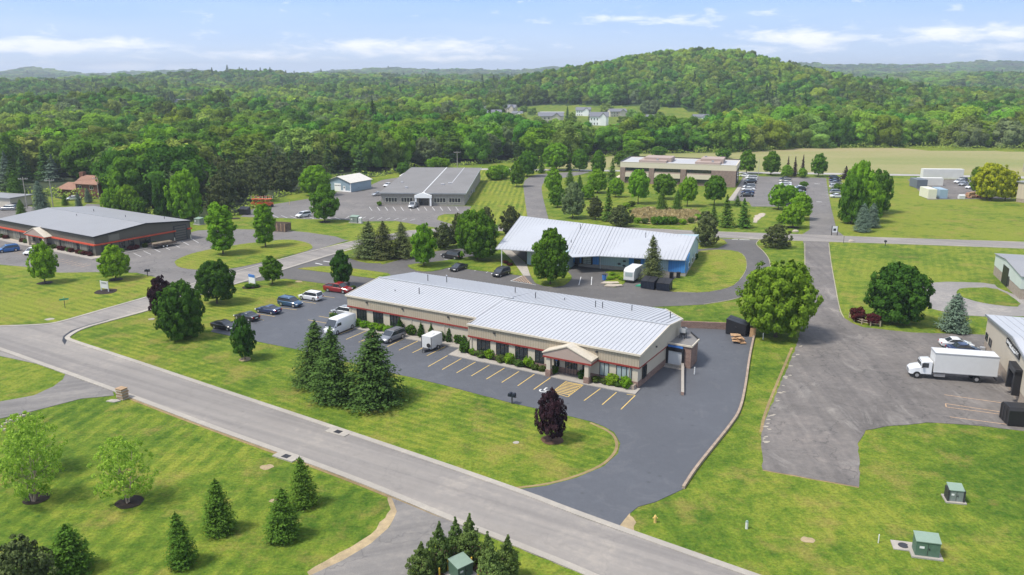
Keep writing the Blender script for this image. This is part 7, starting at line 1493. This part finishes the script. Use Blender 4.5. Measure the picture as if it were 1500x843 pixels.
many([(875, 283, 248, 32), (902, 289, 261, 24), (810, 284, 246, 30), (816.5, 304, 273, 26), (839, 320, 268, 38), (861, 292, 271, 24), (876, 256, 221, 26), (849, 251, 219, 25), (909, 244, 221, 24), (772, 259, 221, 34), (757, 274, 236, 25), (815, 250, 210, 44), (926, 232, 214, 28), (965, 229, 215, 26), (1059.5, 232, 218, 24)], ['maple', 'maple_round'],
     ['leaf_bright', 'leaf_bright', 'leaf_bright', 'leaf_maple', 'leaf_willow', 'leaf_bright', 'leaf_maple', 'leaf_maple', 'leaf_maple', 'leaf_maple', 'leaf_maple', 'leaf_bright', 'leaf_maple', 'leaf_maple', 'leaf_maple'],
     ['bright leafy tree left of the brick office front lawn', 'small bright tree at the left end of the office lawn', 'bright tree right beside the curved drive', 'small full tree below the bright one beside the curved drive', 'grey green wide tree above the white ribbed roof', 'small pale tree behind the grey green wide tree', 'tall egg shaped tree left of the office back corner', 'round headed tree on the far side of the curved drive', 'green tree just left of the office roof corner',
      'dark full tree at the left bend of the curved drive', 'green tree on the striped lawn edge at the drive', 'tall light green tree where the curved drive meets the wood', 'green crown showing behind the left end of the office roof', 'green crown showing behind the office roof screen', 'green crown showing behind the right office roof screen'], 'trees round the brick office', 'broadleaf_tree', .12)
many([(872, 322, 288, 27), (909, 332, 301, 40)], 'pine', 'needle_pine', ['brownish thin pine left of the dark spruce', 'broad dark pine above the ribbed roof'], 'pines above the ribbed roof', 'pine_tree', .1)
many([(891, 324, 276, 26), (896, 267, 233, 20), (793, 254, 226, 15), (834, 251, 231, 13), (1064, 333, 287, 30), (1089, 334, 292, 30), (1080, 302, 287, 16), (1045, 325, 299, 18)], 'far_conifer', 'needle_young', ['dark pointed spruce above the ribbed roof', 'dark conifer at the left wall of the brick office', 'thin conifer at the wood edge by the curved drive', 'small conifer at the wood edge right of the light tree', 'left large conifer between office and street', 'right large conifer between office and street', 'small conifer tip behind the large pair', 'dark conifer left of the large pair'], 'conifers of the office grounds', 'conifer_tree', .03)
many([(1093, 255, 220, 29), (1129, 257, 222, 30), (1198.5, 259, 225, 28), (1152, 260, 242, 20), (1175, 261, 246, 15)], 'maple', ['leaf_maple', 'leaf_maple', 'leaf_maple', 'leaf_bright', 'leaf_bright'], ['green tree at the back corner of the brick office', 'egg shaped tree left on the far car park edge', 'egg shaped tree right on the far car park edge', 'low light green tree before the reddish spruces', 'small light green tree right of the reddish spruces'], 'trees at the far car park edge', 'broadleaf_tree', .15)
many([(1153, 259, 230, 10), (1164, 259.5, 230, 11), (1175, 259.5, 228, 11), (1238, 263, 244, 17)], 'far_conifer', ['leaf_purple', 'leaf_purple', 'leaf_purple', 'leaf_purple'], ['left reddish dark spruce before the field', 'middle reddish dark spruce before the field', 'right reddish dark spruce before the field', 'dark reddish conifer at the right row of parked cars'], 'reddish spruces before the field', 'spruce_tree', .04)
many([(1140, 307, 269, 32), (1156, 300, 272, 30), (1172, 322, 282, 36), (1161, 334, 299, 36), (1144, 327, 313, 15)], ['maple', 'maple_round'], ['leaf_bright'] * 5, ['tree with clear stem before the office car park', 'tree behind the drive side group', 'upper tree of the drive side group', 'front tree of the drive side group on a mulch ring', 'small shrub like tree at the left of the drive side group'], 'bright trees left of the straight drive', 'maple_tree', .14)
many([(1254, 318, 237, 46), (1280, 312, 250, 50), (1246, 328, 258, 40), (1268, 326, 266, 44)], 'maple_round', ['leaf_bright', 'leaf_maple', 'leaf_maple', 'leaf_bright'], ['tallest light crown of the cluster right of the straight drive', 'right hand crown of the cluster right of the straight drive', 'left low crown of the cluster right of the straight drive', 'front crown of the cluster right of the straight drive'], 'tree cluster right of the straight drive', 'broadleaf_tree', .05)
many([(1262, 340, 299, 27), (1277, 334, 298, 24)], 'blue_spruce', 'needle_blue', ['left blue spruce below the tree cluster', 'right blue spruce below the tree cluster'], 'blue spruces right of the straight drive', 'spruce_tree', .02)
many([(1450, 294, 240, 50), (1472, 294, 250, 34), (1433, 284, 246, 32)], 'broad', ['leaf_yellow', 'leaf_yellow', 'leaf_lime'], ['bright yellow leaved tree left of the tan warehouse', 'yellow leaved tree touching the tan warehouse', 'green yellow tree behind the yellow ones'], 'yellow trees at the container yard', 'locust_tree', .1)
for i, (px, py, r_) in enumerate(((724, 264, 13), (736, 262, 12), (591, 255, 10.5), (556, 302, 4), (630, 246, 8), (641, 245, 9), (652, 245, 8))):
    shrub(px, py, r_, 'leaf_bright' if i < 2 or i > 3 else 'leaf_maple', ['clipped rounded tree left of its twin behind the striped lawn', 'clipped rounded tree right of its twin behind the striped lawn', 'rounded green bush left of the showroom roof', 'small dark bush at the left corner of the showroom'][i] if i < 4 else 'clipped green hedge bushes behind the showroom roof', None if i < 4 else 'hedge behind the showroom', 1.0)
for i, px in enumerate((959, 966, 973, 980, 987)): shrub(px, 329, 7, 'leaf_maple', 'dark rounded bushes in front of the reed bed', 'bushes at the reed bed', 1.0)
for i, (px, py) in enumerate(((926, 325), (934, 327), (945, 328), (1000, 329), (1012, 327), (1022, 322), (1032, 318), (917, 305), (925, 303))): shrub(px, py, 6, 'leaf_shrub_bright' if i % 2 else 'leaf_shrub', 'rough green bushes round the edge of the reed bed', 'rough bushes at the reed bed', .8)
for i, (px, py) in enumerate(((1019.5, 381), (1020, 378))): shrub(px, py, 3, 'leaf_dark_maple', 'small dark bushes at the blue building far corner', 'bushes at the blue building corner', 1.2)
for i, (px, py, r_) in enumerate(((700, 372, 5), (747, 390, 5), (741, 387, 5), (895, 410, 6), (903, 408, 5), (910, 411, 5), (897, 404, 5))): shrub(px, py, r_, 'leaf_rust' if i in (1, 2) else 'leaf_shrub_bright', 'low garden bushes near the blue building', 'garden bushes near the blue building', .5)
for i, (px, py) in enumerate(((1166, 296), (1177, 276), (1226, 279))): shrub(px, py, 6, 'leaf_maple', ['bush island below the middle car row', 'bush between parked cars in the middle row', 'bush between parked cars in the right row'][i], None, 1.0)
shrub(364, 422.5, 6, 'leaf_dark_maple', 'low dark bush left under the blue and white sign', 'bushes under the blue and white sign', .6); shrub(375, 421.5, 5, 'leaf_dark_maple', 'low dark bush right under the blue and white sign', 'bushes under the blue and white sign', .6)
# --- left wood edge individuals
many([(62, 309, 266, 27), (96, 301, 284, 12), (116, 306, 282, 13), (130, 297, 276, 13), (32, 316, 293, 17), (26, 296, 250, 30)], 'blue_spruce', ['needle_blue', 'needle_young', 'needle_blue', 'needle_blue', 'needle_young', 'needle_young'], ['silvery blue spruce behind the olive building roof', 'small dark spruce before the brown house', 'small bluish spruce in the middle before the brown house', 'small blue spruce right before the brown house', 'dark little spruce beside the leftmost pole', 'dark spruce behind the leftmost pole'], 'spruces at the left wood edge', 'spruce_tree', .02)
many([(213, 305, 257, 32), (272, 322, 250, 56), (190, 311, 272, 34), (163, 311, 276, 30), (176, 312, 284, 30), (240, 322, 262, 30), (463, 287, 243, 46), (206, 314, 290, 26)], 'maple_round', ['leaf_maple', 'leaf_bright', 'leaf_bright', 'leaf_bright', 'leaf_maple', 'leaf_dark_maple', 'leaf_bright', 'leaf_maple'], ['round headed tree on a clear stem left of the tall bright one', 'tall bright leafy tree at the wood edge behind the olive building', 'bright bushy tree at the wood edge left of the round headed one', 'bright bushy tree farthest left at the wood edge', 'lower leafy tree in front of the bright bushy pair', 'dark leafy tree left of the tall bright tree', 'bright bushy tree at the left side of the shed', 'green bushy tree under the round headed one'], 'leafy trees at the left wood edge', 'broadleaf_tree', .06)

# --- woods: rows of real trees; beyond the nearest ones a single far wood
def edge_y(px): return np.interp(px, [p[0] for p in FOREST_EDGE], [p[1] for p in FOREST_EDGE])
HZONE = []
for h_ in HOUSES + [(806, 183, 36, 15)]:
    HZONE.append((h_[0], h_[1], h_[2]))
R = np.random.RandomState(12); cand = []
D = 250.0
while D < 6200:
    s = max(11.5, .0092 * D); az0 = math.radians(38) if D < 900 else math.radians(36)
    n = int(2 * az0 * D / s)
    for k in range(n):
        a = -az0 + 2 * az0 * (k + R.uniform(0, 1)) / n; d = D + R.uniform(-.5, .5) * s; x, y = d * math.sin(a), d * math.cos(a)
        px0 = CX + F * x / (y * math.cos(PIT) + H * math.sin(PIT)); q = IMG(x, y, 0)
        if q[1] > edge_y(q[0]) - 1.5: continue
        cand.append((x, y, d, s))
    D += s * .86
cand = np.array(cand); zt = terrain(cand[:, 0], cand[:, 1])
keep = []; hmax = []
def zt_h(x, y, py):
    a = ray(IMG(x, y, 0)[0], py); return H + a[2] * (y / a[1])
for i, (x, y, d, s) in enumerate(cand):
    q = IMG(x, y, zt[i]); ok = True
    if d > 560 and inpoly(q[0], q[1], MEADOW) and y < 1120: ok = False
    if ok and 400 < d:
        for hx, hy, hw_ in HZONE:
            if abs(q[0] - hx) < hw_ * .75 + 3 and hy - 1.5 < q[1] < hy + (16 if hx > 600 else 3): ok = False; break
    if 66 < q[0] < 165 and 270 < q[1] < 300: ok = False
    hm = 99.
    if 640 < q[0] < 1075 and 440 < d < 720:
        lim = np.interp(q[0], [640, 700, 760, 820, 900, 960, 1050, 1075], [168, 176, 183, 193, 191, 186, 184, 178]); hm = zt_h(x, y, lim) - zt[i]
        if hm < 4.5: ok = False
    for hx, hy, hw_ in HZONE:
        if hx < 400 and abs(q[0] - hx) < hw_ * .6 + 2 and hy < q[1] < hy + 45:
            hm = min(hm, zt_h(x, y, hy - 1.5) - zt[i])
            if hm < 4: ok = False
    hmax.append(hm); keep.append(ok)
keep = np.array(keep); hmax = np.array(hmax)[keep]; cand = cand[keep]; zt = zt[keep]
order = np.argsort(cand[:, 2]); cand = cand[order]; zt = zt[order]; hmax = hmax[order]
def kind_at(x, y, d, r):
    q = IMG(x, y, 0)
    if d < 520:
        if q[0] < 95 and q[1] > 262: return 'c'
        if 285 < q[0] < 420 and q[1] > 262: return 'p' if r < .6 else 'c'
        if 420 < q[0] < 530 and q[1] > 252: return 'c' if r < .75 else 'p'
        if 575 < q[0] < 690 and q[1] > 238 : return 'w' if r < .6 else 'f'
        return 'c' if r < .07 else ('w' if r < .14 else 'f')
    return 'f'
NIND = 300; vis = 0; near_idx = []; far_idx = []
for i in range(len(cand)):
    q = IMG(cand[i, 0], cand[i, 1], 8)
    if vis < NIND and -40 < q[0] < 1540: near_idx.append(i); vis += 1
    else: far_idx.append(i)
GL = {'c': ('far_conifer', 'needle_spruce', 'dark conifers standing along the near edge of the wood', 'conifers of the near wood', 'conifer_tree'), 'p': ('pine', 'needle_pine', 'brownish green pines at the wood edge behind the lawns', 'pines of the near wood', 'pine_tree'),
      'w': ('willow', 'leaf_willow', 'pale grey green willow like trees in the near wood', 'willows of the near wood', 'willow_tree'), 'f': ('forest', 'leaf_forest', 'full leafy green trees filling the near wood', 'leafy trees of the near wood', 'forest_tree')}
PLACES = [(-999, 'left of the poles'), (60, 'around the brown house'), (150, 'behind the olive building'), (290, 'behind the orange machines'), (400, 'left of the shed'), (535, 'right of the shed'), (590, 'behind the showroom roof'), (700, 'behind the striped lawn'), (790, 'above the curved drive'), (900, 'behind the brick office'), (1095, 'beyond the car park end of the field'), (1200, 'beyond the middle of the field'), (1340, 'beyond the right end of the field')]
for g_ in list(GL): GL[g_] = GL[g_][:2] + (GL[g_][2].replace(' standing along the near edge of the wood', ' in the near wood').replace(' at the wood edge behind the lawns', ' in the near wood').replace(' filling', ' in').replace(' like trees', ' trees'),) + GL[g_][3:]
for i in near_idx:
    x, y, d, s = cand[i]; r = R.uniform(); k = kind_at(x, y, d, R.uniform()); kd, mt, lb, gp, nm = GL[k]
    if k == 'f': w_, h_, trk = R.uniform(14, 22), R.uniform(12, 17), R.uniform(1.0, 2.5); mt = ['leaf_forest', 'leaf_forest', 'leaf_forest_b', 'leaf_maple', 'leaf_bright'][R.randint(5)]; lb = {'leaf_forest': 'deep green leafy trees in the near wood', 'leaf_forest_b': 'light olive leafy trees in the near wood', 'leaf_maple': 'mid green leafy trees in the near wood', 'leaf_bright': 'bright fresh green trees in the near wood'}[mt]; gp = lb
    elif k == 'w': w_, h_, trk = R.uniform(14, 19), R.uniform(11, 14), 1.0
    elif k == 'p': w_, h_, trk = R.uniform(8, 11), R.uniform(10, 13), .8
    else: w_, h_, trk = R.uniform(6.5, 9), R.uniform(9, 14), .3; 
    if k == 'c' and R.uniform() < .12: mt = 'needle_blue'; lb = 'bluish conifers in the near wood'; gp = lb
    if k == 'c' and 78 < IMG(x, y, 0)[0] < 160: h_ *= .8
    qx = IMG(x, y, 0)[0]; where = [w_n for x0, w_n in PLACES if qx >= x0][-1]; lb += ' ' + where; gp += ' ' + where
    if hmax[i] < 90: f_ = min(1, hmax[i] / (h_ + trk + w_ * .12)); w_ *= max(.7, f_ ** .5); h_ *= f_; trk *= f_
    place_tree(kd, x, y, float(zt[i]), w_, h_, mt, lb, 'tree', gp, nm, trk, int(R.randint(10 ** 6)))
# trees scattered among the houses on the meadow
def on_slope(px, py):
    for yy in range(450, 1500, 4):
        xx = (px - CX) / F * (yy * math.cos(PIT) + H * math.sin(PIT)); q = IMG(xx, yy, th(xx, yy))
        if q[1] < py: return xx, yy
    return xx, yy
for i, (px, py, w_, h_, mt, kd) in enumerate(((730, 170, 11, 8, 'leaf_forest', 'forest'), (768, 166, 9, 6, 'leaf_forest', 'forest'), (779, 170, 10, 7, 'leaf_forest_b', 'forest'), (831, 178, 5, 12, 'needle_spruce', 'far_conifer'), (838, 181, 7, 8, 'leaf_forest', 'forest'), (864, 178, 4, 9, 'needle_spruce', 'far_conifer'),
        (888, 168, 13, 9, 'leaf_forest_b', 'forest'), (925, 178, 14, 10, 'leaf_forest_b', 'forest'), (945, 168, 11, 12, 'leaf_willow', 'forest'), (957, 169, 12, 13, 'leaf_willow', 'forest'), (966, 186, 12, 11, 'leaf_lime', 'forest'), (978, 186, 12, 8, 'leaf_forest', 'forest'), (995, 187, 12, 7, 'leaf_lime', 'forest'), (915, 190, 13, 9, 'leaf_forest', 'forest'),
        (760, 186, 13, 9, 'leaf_forest_b', 'forest'), (786, 191, 13, 9, 'leaf_forest_b', 'forest'), (836, 192, 14, 8, 'leaf_bright2', 'forest'), (1040, 186, 13, 9, 'leaf_forest', 'forest'), (1060, 188, 13, 10, 'leaf_forest_b', 'forest'), (740, 184, 13, 9, 'leaf_bright2', 'forest'), (812, 193, 12, 8, 'leaf_bright2', 'forest'), (940, 190, 12, 8, 'leaf_forest', 'forest'), (1000, 192, 12, 8, 'leaf_forest', 'forest'), (1022, 190, 12, 8, 'leaf_forest_b', 'forest'))):
    x, y = on_slope(px, py); place_tree(kd, x, y, th(x, y), w_, h_, mt, {'leaf_forest': 'mid green bushy trees', 'leaf_forest_b': 'light olive trees', 'needle_spruce': 'narrow dark conifers', 'leaf_willow': 'pale grey green trees', 'leaf_lime': 'vivid lime green trees', 'leaf_bright2': 'fresh green trees'}[mt] + ' among the houses on the meadow slope', 'tree', 'trees among the hill foot houses, ' + mt.split('_', 1)[1].replace('_', ' '), 'meadow_tree', 1.0, int(R.randint(10 ** 6)))
# the far wood: one object, points carrying instances of four crown shapes
fi = np.array(far_idx); FV = cand[fi]; FZ = zt[fi]; n = len(fi)
me = bpy.data.meshes.new('far_wood'); me.vertices.add(n); me.vertices.foreach_set('co', np.stack([FV[:, 0], FV[:, 1], FZ - .5], 1).astype(np.float32).ravel())
sc = np.clip(FV[:, 3] / 11.5, 1, 6) * R.uniform(1.25, 2.0, n); FH = hmax[fi]; hf = np.clip(FH / 12.5, .25, 1); sc *= hf ** .5
a = me.attributes.new('scl', 'FLOAT', 'POINT'); a.data.foreach_set('value', sc.astype(np.float32))
a = me.attributes.new('hgt', 'FLOAT', 'POINT'); a.data.foreach_set('value', (R.uniform(.68, 1.05, n) * hf ** .6 / np.clip(FV[:, 3] / 11.5, 1, 6) ** .8).astype(np.float32))
a = me.attributes.new('rot', 'FLOAT', 'POINT'); a.data.foreach_set('value', R.uniform(0, 6.28, n).astype(np.float32))
# groves: kind follows a slow noise so that patches of like trees stand together
gn_ = np.sin(FV[:, 0] * .011 + 2) * np.sin(FV[:, 1] * .009 + 1) + R.normal(0, .55, n); kk = np.where(gn_ > .65, 2, np.where(gn_ > .2, 1, np.where(gn_ > -1.0, 0, 3))); kk = np.where(R.uniform(size=n) < .045, 4, kk); kk = np.where((kk == 3) & (R.uniform(size=n) < .75), 0, kk)
a = me.attributes.new('kind_id', 'INT', 'POINT'); a.data.foreach_set('value', kk.astype(np.int32))
fw = bpy.data.objects.new('far_wood', me); COL.objects.link(fw); tag(fw, 'endless rolling green wood of leafy trees covering the hills to the horizon', 'wood', None, 'stuff')
SRC = [('forest', 'leaf_forest', 0), ('forest', 'leaf_forest_b', 1), ('forest', 'leaf_bright2', 2), ('far_conifer', 'needle_spruce', 0), ('forest', 'leaf_willow', 4)]
ng = bpy.data.node_groups.new('far_wood_nodes', 'GeometryNodeTree'); ng.interface.new_socket('Geometry', in_out='INPUT', socket_type='NodeSocketGeometry'); ng.interface.new_socket('Geometry', in_out='OUTPUT', socket_type='NodeSocketGeometry')
gi = ng.nodes.new('NodeGroupInput'); go = ng.nodes.new('NodeGroupOutput'); jn = ng.nodes.new('GeometryNodeJoinGeometry')
def named(nm, ty):
    q = ng.nodes.new('GeometryNodeInputNamedAttribute'); q.data_type = ty; q.inputs['Name'].default_value = nm; return q.outputs[0]
scl, hgt, rot, kid = named('scl', 'FLOAT'), named('hgt', 'FLOAT'), named('rot', 'FLOAT'), named('kind_id', 'INT')
cx_ = ng.nodes.new('ShaderNodeCombineXYZ'); ng.links.new(rot, cx_.inputs[2]); cs_ = ng.nodes.new('ShaderNodeCombineXYZ'); mm = ng.nodes.new('ShaderNodeMath'); mm.operation = 'MULTIPLY'; ng.links.new(scl, mm.inputs[0]); ng.links.new(hgt, mm.inputs[1])
ng.links.new(scl, cs_.inputs[0]); ng.links.new(scl, cs_.inputs[1]); ng.links.new(mm.outputs[0], cs_.inputs[2])
hub = []
for j, (kd, mt, vi) in enumerate(SRC):
    # a real tree of the far wood's first row lends its crown
    i0 = [q for q in range(n) if kk[q] == j and -35 < math.degrees(math.atan2(FV[q, 0], FV[q, 1])) < 35][0]
    lab = ['deep green leafy tree just behind the near wood rows', 'light olive leafy tree just behind the near wood rows', 'yellowish green leafy tree just behind the near wood rows', 'dark conifer just behind the near wood rows', 'pale grey green leafy tree just behind the near wood rows'][j]
    o = place_tree(kd, FV[i0, 0], FV[i0, 1], FZ[i0], 11.5 if j != 3 else 7, 12, mt, lab, 'tree', None, 'forest_tree' if j != 3 else 'conifer_tree', 1.5, vi)
    crn = [c for c in o.children if c.name.startswith('crown')][0]
    if j != 3: crn.data = TP[kd]['c'][vi]
    oi = ng.nodes.new('GeometryNodeObjectInfo'); oi.inputs['Object'].default_value = crn; oi.transform_space = 'ORIGINAL'; oi.inputs['As Instance'].default_value = True
    ip = ng.nodes.new('GeometryNodeInstanceOnPoints'); cmpn = ng.nodes.new('FunctionNodeCompare'); cmpn.data_type = 'INT'; cmpn.operation = 'EQUAL'; ng.links.new(kid, cmpn.inputs[2]); cmpn.inputs[3].default_value = j
    ng.links.new(gi.outputs[0], ip.inputs['Points']); ng.links.new(cmpn.outputs[0], ip.inputs['Selection']); ng.links.new(oi.outputs['Geometry'], ip.inputs['Instance']); ng.links.new(cx_.outputs[0], ip.inputs['Rotation']); ng.links.new(cs_.outputs[0], ip.inputs['Scale'])
    ng.links.new(ip.outputs[0], jn.inputs[0])
ng.links.new(jn.outputs[0], go.inputs[0])
md = fw.modifiers.new('scatter', 'NODES'); md.node_group = ng
print('WOOD', len(near_idx), n)
# undergrowth along the wood edge
C = []; Rr = np.random.RandomState(3)
for a_, b_ in zip(FOREST_EDGE[1:-1], FOREST_EDGE[2:]):
    A1, B1 = np.array(P(*a_)), np.array(P(*b_)); L_ = np.linalg.norm(B1 - A1); m = int(L_ * 9)
    f = Rr.uniform(0, 1, m)[:, None]; p = A1 + (B1 - A1) * f + Rr.normal(0, 1.2, (m, 2)) + np.array([0, 1.5]); bump_ = 1.2 + np.sin(p[:, 0] * .5) * .5 + np.sin(p[:, 0] * .17 + p[:, 1] * .3) * .6
    C.append(np.concatenate([p, (Rr.uniform(0, 1, m) * bump_ * 1.6)[:, None]], 1))
C = np.concatenate(C); V, Fq = leaves(C, Rr.normal(size=C.shape) * .5 + np.array([0, -.6, .8]), .75, Rr)
me = np_mesh('undergrowth', V, Fq, ['leaf_forest_b'], Rr.uniform(0, 1, len(C))); o = bpy.data.objects.new('undergrowth', me); COL.objects.link(o); tag(o, 'tangled green undergrowth along the foot of the wood', 'undergrowth', None, 'stuff')
# reeds
poly = [P(*p) for p in [(924, 320), (926, 311), (950, 308), (990, 310), (1020, 312), (1027, 318), (1018, 325), (1000, 328), (960, 326), (932, 325)]]
xs_ = [p[0] for p in poly]; ys_ = [p[1] for p in poly]; C = []
while len(C) < 8000:
    x, y = Rr.uniform(min(xs_), max(xs_)), Rr.uniform(min(ys_), max(ys_))
    if inpoly(x, y, poly): C.append((x, y, Rr.uniform(.3, 1.1)))
C = np.array(C); Nn = Rr.normal(size=C.shape); Nn[:, 2] *= .2; V, Fq = leaves(C, Nn, .9, Rr, .35)
me = np_mesh('reeds', V, Fq, ['reed'], Rr.uniform(0, 1, len(C))); o = bpy.data.objects.new('reeds', me); COL.objects.link(o); tag(o, 'straw coloured reeds filling the wet hollow before the brick office', 'reeds', None, 'stuff')

# ================================================================== AIR
m = bpy.data.materials.new('haze'); m.use_nodes = True; t = m.node_tree; t.nodes.clear(); out = t.nodes.new('ShaderNodeOutputMaterial'); pv = t.nodes.new('ShaderNodeVolumePrincipled')
pv.inputs['Color'].default_value = (.80, .88, 1.0, 1); pv.inputs['Density'].default_value = .00016; pv.inputs['Anisotropy'].default_value = .2
t.links.new(pv.outputs[0], out.inputs['Volume']); MATS['haze'] = m
zmin = float(min(Z.min(), FZ.min())) - 1.5; zmax = max(float(Z.max()) + 60, 130)
o = MB().box(-9300, -400, zmin, 9300, 9500, zmax, 'haze').build('haze', kind='stuff')
